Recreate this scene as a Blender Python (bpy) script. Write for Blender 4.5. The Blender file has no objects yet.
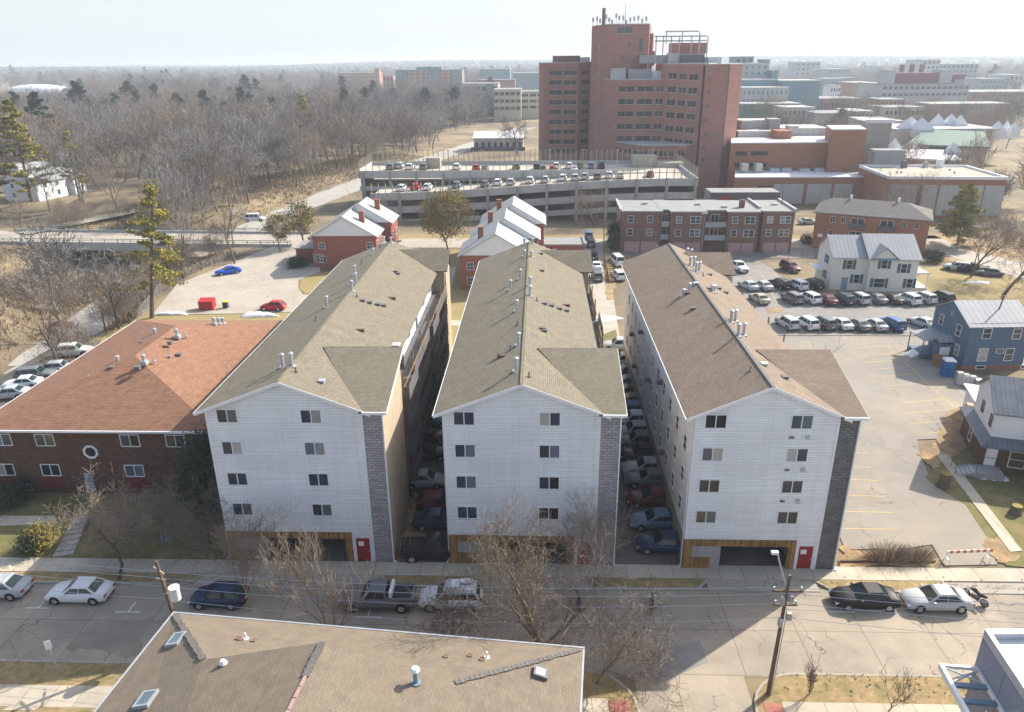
import bpy, math, random
from mathutils import Vector, Matrix
SC = bpy.context.scene
COL = SC.collection
R = math.radians
PI = math.pi
# ------------------------------------------------------------------ camera, sky, sun, exposure
F_PX, PITCH, YAW, ROLL, CAM_Z = 737.3, R(21.76), R(-1.95), R(-.52), 37.28
SUN_EL, SUN_X, SUN_Y = R(35), .792, .610          # the sun stands behind and to the right
cd = bpy.data.cameras.new('camera'); cam = bpy.data.objects.new('camera', cd); COL.objects.link(cam)
cd.sensor_fit = 'HORIZONTAL'; cd.sensor_width = 36; cd.lens = F_PX/1024*36
cd.clip_start = .5; cd.clip_end = 30000
fwd = Vector((math.sin(YAW)*math.cos(PITCH), math.cos(YAW)*math.cos(PITCH), -math.sin(PITCH)))
rgt = Vector((math.cos(YAW), -math.sin(YAW), 0)); upv = rgt.cross(fwd)
cr, sr = math.cos(ROLL), math.sin(ROLL)
r2 = rgt*cr + upv*sr; u2 = upv*cr - rgt*sr
cam.matrix_world = Matrix(((r2.x, u2.x, -fwd.x, 0), (r2.y, u2.y, -fwd.y, 0), (r2.z, u2.z, -fwd.z, CAM_Z), (0, 0, 0, 1)))
SC.camera = cam
w = bpy.data.worlds.new('World'); SC.world = w; w.use_nodes = True
nt = w.node_tree; nt.nodes.clear()
sky = nt.nodes.new('ShaderNodeTexSky'); sky.sky_type = 'NISHITA'; sky.sun_disc = False
sky.sun_elevation = SUN_EL; sky.sun_rotation = math.atan2(SUN_X, SUN_Y)
sky.dust_density = 3.0; sky.air_density = 1.0; sky.ozone_density = 1.5; sky.altitude = 200
bg = nt.nodes.new('ShaderNodeBackground'); bg.inputs[1].default_value = .145
wo = nt.nodes.new('ShaderNodeOutputWorld')
hs = nt.nodes.new('ShaderNodeHueSaturation'); hs.inputs['Saturation'].default_value = .8
mx = nt.nodes.new('ShaderNodeMix'); mx.data_type = 'RGBA'; mx.inputs[7].default_value = (3.45, 3.65, 3.8, 1)   # thin white overcast over the blue
tcw = nt.nodes.new('ShaderNodeTexCoord'); sxw = nt.nodes.new('ShaderNodeSeparateXYZ'); mrw = nt.nodes.new('ShaderNodeMapRange')   # the veil is thickest low down
mrw.inputs[1].default_value = .06; mrw.inputs[2].default_value = .38; mrw.inputs[3].default_value = .88; mrw.inputs[4].default_value = .0
nt.links.new(tcw.outputs['Generated'], sxw.inputs[0]); nt.links.new(sxw.outputs[2], mrw.inputs[0]); nt.links.new(mrw.outputs[0], mx.inputs[0])
nt.links.new(sky.outputs[0], hs.inputs['Color']); nt.links.new(hs.outputs[0], mx.inputs[6]); nt.links.new(mx.outputs[2], bg.inputs[0]); nt.links.new(bg.outputs[0], wo.inputs[0])
sl = bpy.data.lights.new('sun', 'SUN'); sl.energy = 4.5; sl.angle = R(.53); sl.color = (1, .915, .78)
so = bpy.data.objects.new('sun', sl); COL.objects.link(so)
sd = Vector((SUN_X*math.cos(SUN_EL), SUN_Y*math.cos(SUN_EL), math.sin(SUN_EL)))
so.rotation_euler = sd.to_track_quat('Z', 'Y').to_euler(); so.location = (60, 50, 120)
vs = SC.view_settings; vs.view_transform = 'Standard'; vs.look = 'None'; vs.gamma = 1; vs.use_curve_mapping = False
vs.exposure = .83
SC.cycles.max_bounces = 5; SC.cycles.diffuse_bounces = 3; SC.cycles.glossy_bounces = 2
SC.cycles.volume_bounces = 0; SC.cycles.transparent_max_bounces = 4; SC.cycles.caustics_reflective = False

def G(px, py, z=0.0, Y=None):
    """where the sight line through a pixel of the survey photograph meets height z (or depth Y)"""
    x = px-512; y = py-356
    x, y = x*cr+y*sr, -x*sr+y*cr
    cp, sp = math.cos(PITCH), math.sin(PITCH)
    r = x/F_PX; up = -y/F_PX
    fw = cp+up*sp; u = -sp+up*cp
    c, s = math.cos(YAW), math.sin(YAW)
    X = r*c+fw*s; Yy = -r*s+fw*c
    t = (Y/Yy) if Y is not None else (z-CAM_Z)/u
    return Vector((X*t, Yy*t, CAM_Z+u*t))

# ------------------------------------------------------------------ materials
MATS = {}
def mat(name, col, rough=.85, col2=None, scale=1.0, detail=4, metal=0, spec=.3, pat=None, bump=0, col3=None, **k):
    """noise-mottled procedural material; pat adds courses laid out on the faces' own metres (UV)"""
    if name in MATS: return MATS[name]
    m = bpy.data.materials.new(name); m.use_nodes = True; MATS[name] = m
    n = m.node_tree.nodes; L = m.node_tree.links; b = n['Principled BSDF']
    b.inputs['Roughness'].default_value = rough; b.inputs['Metallic'].default_value = metal
    b.inputs['Specular IOR Level'].default_value = spec
    c1 = (*col, 1); c2 = (*(col2 or tuple(v*.82 for v in col)), 1)
    tc = n.new('ShaderNodeTexCoord')
    no = n.new('ShaderNodeTexNoise'); no.inputs['Scale'].default_value = scale; no.inputs['Detail'].default_value = detail
    no.inputs['Roughness'].default_value = .65
    L.new(tc.outputs['Object'], no.inputs['Vector'])
    rp = n.new('ShaderNodeValToRGB'); rp.color_ramp.elements[0].position = .33; rp.color_ramp.elements[1].position = .67
    rp.color_ramp.elements[0].color = c2; rp.color_ramp.elements[1].color = c1
    if col3:
        e = rp.color_ramp.elements.new(.5); e.color = c1; rp.color_ramp.elements[2].color = (*col3, 1)
    L.new(no.outputs[0], rp.inputs[0]); out = rp.outputs[0]
    def mix(fac, a, bcol, mode='MIX', f=None):
        x = n.new('ShaderNodeMix'); x.data_type = 'RGBA'; x.blend_type = mode
        if f is not None: x.inputs[0].default_value = f
        else: L.new(fac, x.inputs[0])
        L.new(a, x.inputs[6])
        if isinstance(bcol, tuple): x.inputs[7].default_value = bcol
        else: L.new(bcol, x.inputs[7])
        return x.outputs[2]
    def math_(op, a, v=None):
        x = n.new('ShaderNodeMath'); x.operation = op
        L.new(a, x.inputs[0]) if not isinstance(a, (int, float)) else None
        if v is not None:
            if isinstance(v, (int, float)): x.inputs[1].default_value = v
            else: L.new(v, x.inputs[1])
        return x.outputs[0]
    hgt = None
    if pat:
        kind, bw, bh, mort, mcol, var = pat
        br = n.new('ShaderNodeTexBrick'); L.new(tc.outputs['UV'], br.inputs['Vector'])
        br.inputs['Scale'].default_value = 1; br.inputs['Brick Width'].default_value = bw; br.inputs['Row Height'].default_value = bh
        br.inputs['Mortar Size'].default_value = mort; br.inputs['Mortar Smooth'].default_value = .3
        br.inputs['Color1'].default_value = (1, 1, 1, 1); br.inputs['Color2'].default_value = (1-var, 1-var, 1-var, 1); br.inputs['Mortar'].default_value = (*mcol, 1)
        if kind == 'stack': br.offset = 0
        out = mix(None, out, br.outputs[0], 'MULTIPLY', f=1.0); hgt = br.outputs['Fac']
    if k.get('stain'):
        st, sc2 = k['stain']
        n2 = n.new('ShaderNodeTexNoise'); n2.inputs['Scale'].default_value = sc2; n2.inputs['Detail'].default_value = 6; n2.inputs['Roughness'].default_value = .7
        L.new(tc.outputs['Object'], n2.inputs['Vector'])
        r3 = n.new('ShaderNodeValToRGB'); r3.color_ramp.elements[0].position = .46; r3.color_ramp.elements[1].position = .62
        L.new(n2.outputs[0], r3.inputs[0]); out = mix(math_('MULTIPLY', r3.outputs[0], k.get('sf', .6)), out, (*st, 1))
    if k.get('streak'):
        mpn = n.new('ShaderNodeMapping'); mpn.inputs['Scale'].default_value = (1.6, .09, 1); L.new(tc.outputs['UV'], mpn.inputs[0])
        n5 = n.new('ShaderNodeTexNoise'); n5.inputs['Scale'].default_value = 1; n5.inputs['Detail'].default_value = 7; n5.inputs['Roughness'].default_value = .7; L.new(mpn.outputs[0], n5.inputs['Vector'])
        r5 = n.new('ShaderNodeValToRGB'); r5.color_ramp.elements[0].position = .4; r5.color_ramp.elements[1].position = .68; r5.color_ramp.elements[0].color = (1, 1, 1, 1); v_ = 1-k['streak']; r5.color_ramp.elements[1].color = (v_, v_, v_*.98, 1)
        L.new(n5.outputs[0], r5.inputs[0]); out = mix(None, out, r5.outputs[0], 'MULTIPLY', f=1.0)
    if k.get('joint'):
        jx, jy, jc = k['joint']; jb = n.new('ShaderNodeTexBrick'); L.new(tc.outputs['Object'], jb.inputs['Vector'])
        jb.offset = 0; jb.inputs['Scale'].default_value = 1; jb.inputs['Brick Width'].default_value = jx; jb.inputs['Row Height'].default_value = jy
        jb.inputs['Mortar Size'].default_value = .035; jb.inputs['Mortar Smooth'].default_value = .2
        jb.inputs['Color1'].default_value = (1, 1, 1, 1); jb.inputs['Color2'].default_value = (.88, .89, .9, 1); jb.inputs['Mortar'].default_value = (jc, jc, jc, 1)
        out = mix(None, out, jb.outputs[0], 'MULTIPLY', f=1.0)
    if k.get('crack'):
        cs, cw = k['crack']
        wn = n.new('ShaderNodeTexNoise'); wn.inputs['Scale'].default_value = .6; wn.inputs['Detail'].default_value = 5; L.new(tc.outputs['Object'], wn.inputs['Vector'])
        add = n.new('ShaderNodeVectorMath'); add.operation = 'MULTIPLY_ADD'; L.new(wn.outputs['Color'], add.inputs[0]); add.inputs[1].default_value = (2.4, 2.4, 0); L.new(tc.outputs['Object'], add.inputs[2])
        vo = n.new('ShaderNodeTexVoronoi'); vo.feature = 'DISTANCE_TO_EDGE'; vo.inputs['Scale'].default_value = cs; L.new(add.outputs[0], vo.inputs['Vector'])
        lt = math_('LESS_THAN', vo.outputs['Distance'], cw)
        pn = n.new('ShaderNodeTexNoise'); pn.inputs['Scale'].default_value = .13; L.new(tc.outputs['Object'], pn.inputs['Vector'])
        g = math_('GREATER_THAN', pn.outputs[0], .5)
        out = mix(math_('MULTIPLY', math_('MULTIPLY', lt, g), .6), out, (.05, .045, .04, 1))
    if k.get('objcol'):
        oi = n.new('ShaderNodeObjectInfo'); out = mix(None, oi.outputs['Color'], out, 'MULTIPLY', f=1.0)
    if k.get('rnd'):
        oi = n.new('ShaderNodeObjectInfo'); r4 = n.new('ShaderNodeValToRGB'); r4.color_ramp.interpolation = 'CONSTANT'
        r4.color_ramp.elements[0].color = c1; el = r4.color_ramp.elements[1]; el.position = k['rnd'][0][0]; el.color = (*k['rnd'][0][1], 1)
        for pz, cz in k['rnd'][1:]: e = r4.color_ramp.elements.new(pz); e.color = (*cz, 1)
        L.new(oi.outputs['Random'], r4.inputs[0]); out = r4.outputs[0]
    if k.get('rndv'):
        oi = n.new('ShaderNodeObjectInfo'); mr = n.new('ShaderNodeMapRange'); mr.inputs[3].default_value = 1-k['rndv']; mr.inputs[4].default_value = 1+k['rndv']
        L.new(oi.outputs['Random'], mr.inputs[0]); out = mix(None, out, mr.outputs[0], 'MULTIPLY', f=1.0)
    L.new(out, b.inputs['Base Color'])
    if k.get('coat'): b.inputs['Coat Weight'].default_value = k['coat']; b.inputs['Coat Roughness'].default_value = .05
    if bump:
        bp = n.new('ShaderNodeBump'); bp.inputs['Strength'].default_value = bump; bp.inputs['Distance'].default_value = .04
        L.new(no.outputs[0] if hgt is None else hgt, bp.inputs['Height'])
        if hgt is not None: bp.invert = True
        L.new(bp.outputs[0], b.inputs['Normal'])
    return m

mat('shingle_tan', (.262, .236, .18), .95, (.205, .185, .138), .9, 8, pat=('b', .32, .16, .022, (.55, .53, .5), .22), stain=((.2, .175, .13), .15), sf=.35, bump=.5)
mat('shingle_brown', (.30, .24, .185), .95, (.235, .185, .14), .8, 8, pat=('b', .32, .16, .02, (.6, .57, .55), .22), stain=((.19, .15, .12), .2), sf=.3, bump=.5)
mat('shingle_red', (.355, .20, .125), .95, (.26, .145, .092), 1.6, 9, pat=('b', .6, .19, .025, (.6, .56, .54), .25), stain=((.3, .14, .1), .9), sf=.45, bump=.5)
mat('shingle_near', (.255, .212, .158), .95, (.19, .158, .12), 1.2, 10, pat=('b', .3, .12, .012, (.7, .69, .68), .16), stain=((.22, .175, .13), .35), sf=.4, bump=.6)
mat('shingle_white', (.40, .42, .42), .9, (.33, .35, .355), .5, 6, pat=('b', .9, .3, .02, (.8, .8, .8), .08))
mat('shingle_grey', (.2, .19, .18), .95, (.15, .14, .135), .7, 8, pat=('b', .33, .15, .02, (.6, .6, .6), .2))
mat('siding', (.88, .915, .945), .6, (.80, .83, .865), .35, 8, pat=('b', 3.7, .21, .016, (.56, .58, .63), .09), stain=((.50, .51, .53), .22), sf=.2, streak=.09)
mat('siding_blue', (.10, .16, .25), .7, (.085, .14, .22), .4, 5, pat=('b', 3.6, .15, .012, (.65, .65, .68), .06))
mat('siding_cream', (.74, .715, .63), .7, (.68, .655, .57), .4, 5, pat=('b', 3.6, .15, .012, (.75, .75, .75), .05))
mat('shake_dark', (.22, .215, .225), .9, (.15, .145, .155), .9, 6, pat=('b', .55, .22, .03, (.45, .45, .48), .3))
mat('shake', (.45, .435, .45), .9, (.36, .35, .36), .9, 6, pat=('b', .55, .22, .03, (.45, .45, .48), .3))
mat('stucco_tan', (.50, .415, .30), .9, (.42, .35, .26), .7, 8, pat=('b', .5, .2, .02, (.82, .8, .78), .1))
mat('brick_dark', (.17, .095, .065), .9, (.10, .06, .045), 3, 9, pat=('b', .42, .11, .016, (1.0, .98, .95), .45))
mat('brick_red', (.36, .13, .09), .9, (.28, .10, .075), 1.2, 7, pat=('b', .3, .1, .012, (1.0, 1.1, 1.1), .25))
mat('brick_brown', (.21, .12, .09), .9, (.16, .09, .07), 1.2, 7, pat=('b', .3, .1, .012, (1.1, 1.1, 1.1), .25))
mat('brick_orange', (.36, .16, .09), .9, (.29, .125, .075), .8, 7, pat=('b', .3, .1, .012, (1.1, 1.1, 1.1), .2))
mat('brick_hospital', (.37, .18, .145), .9, (.31, .15, .12), .35, 6, pat=('b', 7.5, 3.6, .06, (1.35, 1.3, 1.25), .06))
mat('cedar', (.46, .26, .09), .8, (.25, .135, .05), 1.5, 8, pat=('stack', .14, 4, .012, (.3, .28, .25), .5))
mat('rail_wood', (.36, .2, .09), .8, (.22, .12, .055), 2)
mat('trim', (.8, .81, .83), .5, (.74, .75, .77), 1)
mat('trim_dark', (.09, .10, .12), .5)
mat('tan_metal', (.46, .38, .26), .6)
mat('concrete', (.42, .39, .33), .92, (.34, .315, .27), .5, 8, stain=((.27, .25, .21), .3), sf=.4)
mat('pier', (.42, .41, .4), .92, (.33, .32, .31), .5, 8, streak=.25, stain=((.28, .27, .25), .3), sf=.4)
mat('sidewalk', (.56, .49, .38), .92, (.46, .41, .33), .6, 8, joint=(1.8, 40, .6), stain=((.38, .33, .26), .35), sf=.5)
mat('street', (.42, .355, .275), .92, (.35, .30, .235), .5, 9, joint=(4.6, 4.15, .55), stain=((.24, .21, .175), .16), sf=.55, crack=(.34, .006))
mat('lot', (.335, .29, .232), .93, (.255, .232, .202), .16, 9, stain=((.23, .22, .21), .07), sf=.75, crack=(.3, .006))
mat('lot_patch', (.315, .285, .245), .93, (.26, .24, .21), .4, 9)
mat('lot_dark', (.28, .265, .245), .93, (.22, .21, .2), .4, 9, stain=((.19, .18, .17), .15), sf=.6, crack=(.3, .005))
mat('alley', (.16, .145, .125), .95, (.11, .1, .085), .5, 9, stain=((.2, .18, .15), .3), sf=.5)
mat('driveway', (.43, .39, .33), .93, (.37, .335, .285), .3, 9, stain=((.3, .27, .23), .2), sf=.45, crack=(.25, .006))
mat('road_wet', (.31, .27, .215), .8, (.2, .175, .14), .35, 9)
mat('road', (.43, .415, .38), .93, (.36, .35, .32), .3, 8, stain=((.3, .29, .27), .15), sf=.5)
mat('lawn', (.365, .275, .135), .97, (.25, .195, .09), .7, 10, stain=((.19, .19, .06), .35), sf=.5)
mat('lawn_green', (.17, .16, .06), .97, (.12, .12, .045), 1.1, 10, stain=((.25, .19, .09), .5), sf=.7)
mat('verge', (.40, .29, .15), .97, (.24, .17, .09), 1.8, 12, stain=((.15, .15, .05), .7), sf=.6)
mat('leaf_litter', (.42, .29, .16), .97, (.26, .18, .10), 1.1, 12, stain=((.16, .115, .07), .5), sf=.6)
mat('earth', (.24, .185, .12), .97, (.14, .115, .08), .06, 12, stain=((.34, .27, .15), .03), sf=.7)
mat('undergrowth', (.33, .245, .15), .97, (.17, .125, .09), .3, 6)
mat('snow', (.85, .87, .9), .7, (.7, .72, .75), 2)
mat('yellow_paint', (.55, .41, .18), .8, (.42, .31, .14), 2.5, 8)
mat('white_paint', (.7, .7, .68), .8, (.5, .49, .46), 3, 8)
mat('red_door', (.32, .02, .025), .5)
mat('steel', (.5, .53, .57), .45, (.4, .43, .48), 1, metal=.35)
mat('steel_dark', (.15, .15, .155), .6)
mat('rust', (.22, .13, .10), .9)
mat('gallery_grey', (.15, .15, .155), .8, (.10, .10, .105), 1)
mat('panel_grey', (.33, .34, .36), .7, (.27, .28, .3), 1)
mat('glass', (.03, .038, .05), .12, spec=.6, rnd=[(.26, (.09, .11, .13)), (.36, (.03, .045, .075)), (.6, (.26, .27, .27)), (.67, (.02, .022, .025)), (.84, (.12, .16, .20)), (.91, (.10, .08, .05)), (.95, (.38, .38, .36))])
mat('glass_dark', (.018, .024, .03), .25, spec=.3, rnd=[(.5, (.025, .03, .04)), (.9, (.06, .06, .055))])
mat('car_glass', (.012, .03, .032), .06, spec=.55)
mat('paint', (1, 1, 1), .5, (1, 1, 1), 1, spec=.2, objcol=True, coat=.25)
mat('tyre', (.02, .02, .02), .9); mat('rim', (.5, .5, .52), .3, metal=.6)
mat('headlight', (.75, .78, .8), .15, spec=.8); mat('tail_light', (.45, .02, .02), .2, spec=.7)
mat('black_trim', (.025, .025, .028), .6)
mat('bark_tan', (.27, .215, .14), .95, (.15, .12, .085), 2, 8)
mat('panel_maroon', (.17, .035, .03), .8)
mat('far_wood', (.11, .115, .115), .95, (.08, .085, .09), .01)
mat('bark', (.16, .125, .095), .95, (.10, .08, .06), 2, 8, rndv=.25)
mat('bark_pale', (.33, .29, .235), .95, (.2, .165, .13), 2, 8, rndv=.15)
mat('twig', (.25, .205, .165), .95, (.17, .14, .115), .4, 4, rndv=.35)
mat('twig_dark', (.22, .17, .12), .95, (.13, .10, .075), .4, 4)
mat('twig_grey', (.26, .24, .225), .95, (.175, .165, .165), .08, 4, rndv=.45)
mat('twig_pink', (.33, .265, .205), .95, (.22, .175, .135), .6, 4)
mat('twig_yellow', (.40, .31, .17), .95, (.3, .22, .13), .6, 4)
mat('needle', (.30, .27, .065), .9, (.13, .15, .05), .5, 4, col3=(.55, .44, .10), rndv=.15)
mat('needle_dark', (.06, .085, .045), .9, (.03, .05, .03), .5, 4, rndv=.2)
mat('leaf_olive', (.23, .18, .06), .9, (.12, .10, .04), .5, 4, col3=(.36, .27, .09), rndv=.15)
mat('leaf_gold', (.36, .27, .06), .9, (.2, .17, .05), 1, 4)
mat('roof_gravel', (.45, .41, .34), .95, (.37, .34, .28), .2, 8)
mat('roof_grey', (.30, .31, .31), .95, (.23, .24, .24), .35, 8, stain=((.28, .28, .28), .15), sf=.5)
mat('roof_membrane', (.66, .67, .69), .7, (.72, .73, .75), .2, 6)
mat('metal_roof', (.33, .35, .375), .65, (.28, .30, .325), .5, 4, pat=('stack', .7, 30, .07, (.62, .63, .66), .05))
mat('metal_roof_dark', (.21, .23, .255), .5, (.12, .14, .17), .5, 4, pat=('stack', .42, 30, .03, (.55, .55, .55), .05))
mat('white_stucco', (.72, .74, .78), .85, (.64, .66, .7), .5, 5)
mat('precast', (.50, .50, .49), .9, (.42, .42, .41), .15, 6, streak=.22)
mat('deck', (.52, .47, .39), .93, (.45, .41, .35), .1, 8)
mat('pink_door', (.42, .27, .27), .7, (.38, .24, .24), .5, pat=('stack', 3, .5, .02, (.7, .7, .7), .03))
mat('teal', (.06, .12, .15), .6); mat('wood_pole', (.2, .14, .095), .95, (.13, .09, .065), 2, 8)
mat('portable_blue', (.02, .11, .36), .6); mat('bin_blue', (.05, .12, .25), .6); mat('dumpster_red', (.5, .03, .035), .6)
mat('bin_dark', (.03, .035, .04), .6); mat('bin_yellow', (.6, .6, .03), .5)
mat('ramp_red', (.42, .17, .13), .9); mat('orange', (.65, .18, .02), .6)
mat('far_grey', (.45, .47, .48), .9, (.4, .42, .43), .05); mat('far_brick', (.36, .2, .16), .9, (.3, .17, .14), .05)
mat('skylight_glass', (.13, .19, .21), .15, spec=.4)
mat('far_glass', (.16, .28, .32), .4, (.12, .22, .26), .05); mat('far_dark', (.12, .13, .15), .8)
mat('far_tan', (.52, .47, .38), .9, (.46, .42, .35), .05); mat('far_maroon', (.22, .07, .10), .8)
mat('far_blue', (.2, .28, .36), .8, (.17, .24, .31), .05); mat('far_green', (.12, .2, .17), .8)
mat('modern_wall', (.28, .31, .36), .7, (.25, .28, .33), .5, 4, pat=('stack', 2.4, 3.0, .03, (.4, .4, .45), .05))
mat('wood_dark', (.12, .08, .055), .9)
mat('fence_mesh', (.33, .33, .31), .7)

# ------------------------------------------------------------------ mesh builder
class MB:
    def __init__(s): s.v = []; s.f = []; s.m = []; s.mi = 0; s.sm = False
    def poly(s, pts):
        n = len(s.v); s.v += [tuple(p) for p in pts]; s.f.append(tuple(range(n, n+len(pts)))); s.m.append(s.mi); return s
    def box(s, x0, x1, y0, y1, z0, z1):
        n = len(s.v); s.v += [(x, y, z) for z in (z0, z1) for x, y in ((x0, y0), (x1, y0), (x1, y1), (x0, y1))]
        for q in ((0, 3, 2, 1), (4, 5, 6, 7), (0, 1, 5, 4), (1, 2, 6, 5), (2, 3, 7, 6), (3, 0, 4, 7)): s.f.append(tuple(n+i for i in q)); s.m.append(s.mi)
        return s
    def prism(s, pts, z0, z1, cap=True):
        k = len(pts); n = len(s.v)
        a = sum(pts[i][0]*pts[(i+1) % k][1]-pts[(i+1) % k][0]*pts[i][1] for i in range(k))
        if a < 0: pts = pts[::-1]
        s.v += [(p[0], p[1], z0) for p in pts]+[(p[0], p[1], z1) for p in pts]
        for i in range(k): j = (i+1) % k; s.f.append((n+i, n+j, n+k+j, n+k+i)); s.m.append(s.mi)
        if cap: s.f.append(tuple(n+k+i for i in range(k))); s.m.append(s.mi); s.f.append(tuple(n+i for i in range(k))[::-1]); s.m.append(s.mi)
        return s
    def slab(s, pts, t):
        """a plate: top polygon given in 3D, extruded straight down by t"""
        k = len(pts); n = len(s.v); s.v += [tuple(p) for p in pts]+[(p[0], p[1], p[2]-t) for p in pts]
        s.f.append(tuple(range(n, n+k))); s.m.append(s.mi); s.f.append(tuple(range(n+k, n+2*k))[::-1]); s.m.append(s.mi)
        for i in range(k): j = (i+1) % k; s.f.append((n+j, n+i, n+k+i, n+k+j)); s.m.append(s.mi)
        return s
    def tube(s, pts, rad, n=5, cap=True):
        if not isinstance(rad, (list, tuple)): rad = [rad]*len(pts)
        base = len(s.v); P = [Vector(p) for p in pts]
        d0 = (P[1]-P[0]).normalized(); a = d0.cross(Vector((0, 0, 1)))
        if a.length < .1: a = d0.cross(Vector((1, 0, 0)))
        a.normalize()
        for i, p in enumerate(P):
            d = (P[min(i+1, len(P)-1)]-P[max(i-1, 0)]).normalized()
            a = (a-d*a.dot(d)); a.normalize(); b = d.cross(a)
            for k in range(n): t = 2*PI*k/n; s.v.append(tuple(p+(a*math.cos(t)+b*math.sin(t))*rad[i]))
        for i in range(len(P)-1):
            for k in range(n):
                q = base+i*n; s.f.append((q+k, q+(k+1) % n, q+n+(k+1) % n, q+n+k)); s.m.append(s.mi)
        if cap and n > 2:
            s.f.append(tuple(base+(len(P)-1)*n+k for k in range(n))); s.m.append(s.mi)
            s.f.append(tuple(base+k for k in range(n))[::-1]); s.m.append(s.mi)
        return s
    def cyl(s, x, y, z0, z1, r, n=10, r1=None): return s.tube([(x, y, z0), (x, y, z1)], [r, r if r1 is None else r1], n)
    def mesh(s, name, mats, smooth=False, uv=True):
        me = bpy.data.meshes.new(name); me.from_pydata(s.v, [], s.f)
        for m in ([mats] if isinstance(mats, str) else mats): me.materials.append(MATS[m])
        me.polygons.foreach_set('material_index', s.m)
        if smooth: me.polygons.foreach_set('use_smooth', [True]*len(s.f))
        if uv:
            ul = me.uv_layers.new(name='UVMap').data; Z = Vector((0, 0, 1)); co = [v.co for v in me.vertices]; arr = [0.0]*(2*len(me.loops))
            for p in me.polygons:
                nn = p.normal
                if abs(nn.z) > .995: ua = Vector((1, 0, 0))
                else: ua = Z.cross(nn).normalized()
                va = nn.cross(ua)
                for li in p.loop_indices:
                    c = co[me.loops[li].vertex_index]; arr[2*li] = c.dot(ua); arr[2*li+1] = c.dot(va)
            ul.foreach_set('uv', arr)
        me.update(); return me
    def build(s, name, mats, parent=None, loc=(0, 0, 0), rz=0, smooth=False, uv=True):
        return link(name, s.mesh(name, mats, smooth, uv), parent, loc, rz)
def link(name, me, parent=None, loc=(0, 0, 0), rz=0):
    o = bpy.data.objects.new(name, me); COL.objects.link(o); o.parent = parent; o.location = loc
    if rz: o.rotation_euler = (0, 0, rz)
    if parent: KIDS.setdefault(parent.name, []).append(o)
    return o
KIDS = {}
def tag(o, label=None, cat=None, group=None, kind=None):
    if label: o['label'] = label
    if cat: o['category'] = cat
    if group: o['group'] = group
    if kind: o['kind'] = kind
    return o
def thing(name, label, cat, loc=(0, 0, 0), rz=0, group=None):
    o = bpy.data.objects.new(name, None); COL.objects.link(o); o.empty_display_size = .5
    o.location = loc; o.rotation_euler = (0, 0, rz); return tag(o, label, cat, group)
def copy_tree(o, parent=None):
    c = o.copy(); COL.objects.link(c); c.parent = parent
    for ch in list(KIDS.get(o.name, [])): copy_tree(ch, c)
    return c
def L2(x, y, a):  # rotate
    return (x*math.cos(a)-y*math.sin(a), x*math.sin(a)+y*math.cos(a))
ORD = ['first', 'second', 'third', 'fourth', 'fifth', 'sixth', 'seventh', 'eighth', 'ninth', 'tenth', 'eleventh', 'twelfth', 'thirteenth', 'fourteenth', 'fifteenth', 'sixteenth']
# ------------------------------------------------------------------ the ground
LOW = [(-66, 40), (-70, 70), (-73.5, 94), (-77.5, 110), (-80, 131), (-80.5, 163), (-78.5, 190), (-72.5, 215), (-67, 240), (-60, 270), (-50, 305), (-40, 338), (-24, 398), (-5, 470)]
LOWZ = [-5, -5, -5, -5, -5, -5, -4.6, -3.5, -2.6, -2, -1.4, -.8, -.3, 0]
def low_near(x, y):
    best = (1e9, 0)
    for i in range(len(LOW)-1):
        ax, ay = LOW[i]; bx, by = LOW[i+1]; dx, dy = bx-ax, by-ay
        t = max(0, min(1, ((x-ax)*dx+(y-ay)*dy)/(dx*dx+dy*dy)))
        d = math.hypot(x-ax-t*dx, y-ay-t*dy)
        if d < best[0]: best = (d, LOWZ[i]*(1-t)+LOWZ[i+1]*t)
    return best
def sm(a, b, x): t = max(0, min(1, (x-a)/(b-a))); return t*t*(3-2*t)
def hill(x, y):
    r = math.hypot(x, y); h = 0
    if r > 900:
        h = sm(1500, 3600, r)*(27+7*math.sin(x*.0011+1)+5*math.sin(y*.0017+x*.0006)+4*math.sin(x*.004+y*.001))
    return h
def zt(x, y):
    h = hill(x, y)
    if -130 < x < 30 and y < 480:
        d, z = low_near(x, y); wst = x < -80 and y < 200; k = 1-sm(5.2+(22 if wst else 0)*sm(120, 150, y)*(1-sm(185, 200, y)), 13+(20 if wst else 0)*sm(110, 145, y)*(1-sm(190, 210, y)), d); h += z*k
        if x < -88 and y > 180: h += 3.0*sm(-88, -120, x)*sm(180, 215, y)
    return h
def axis(lo, hi, fine0, fine1, fs):
    a = []; x = fine0
    while x <= fine1: a.append(x); x += fs
    s = fs; x = fine0
    while x > lo: s *= 1.13; x -= s; a.insert(0, x)
    s = fs; x = fine1
    while x < hi: s *= 1.13; x += s; a.append(x)
    return a
gx = axis(-4500, 4500, -135, 30, 3); gy = axis(-60, 6500, 30, 480, 4)
b = MB(); b.v = [(x, y, zt(x, y)-.02) for y in gy for x in gx]; nx = len(gx)
for j in range(len(gy)-1):
    for i in range(nx-1): q = j*nx+i; b.f.append((q, q+1, q+nx+1, q+nx)); b.m.append(0)
tag(b.build('ground', 'earth', smooth=True, uv=False), kind='structure')

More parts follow.
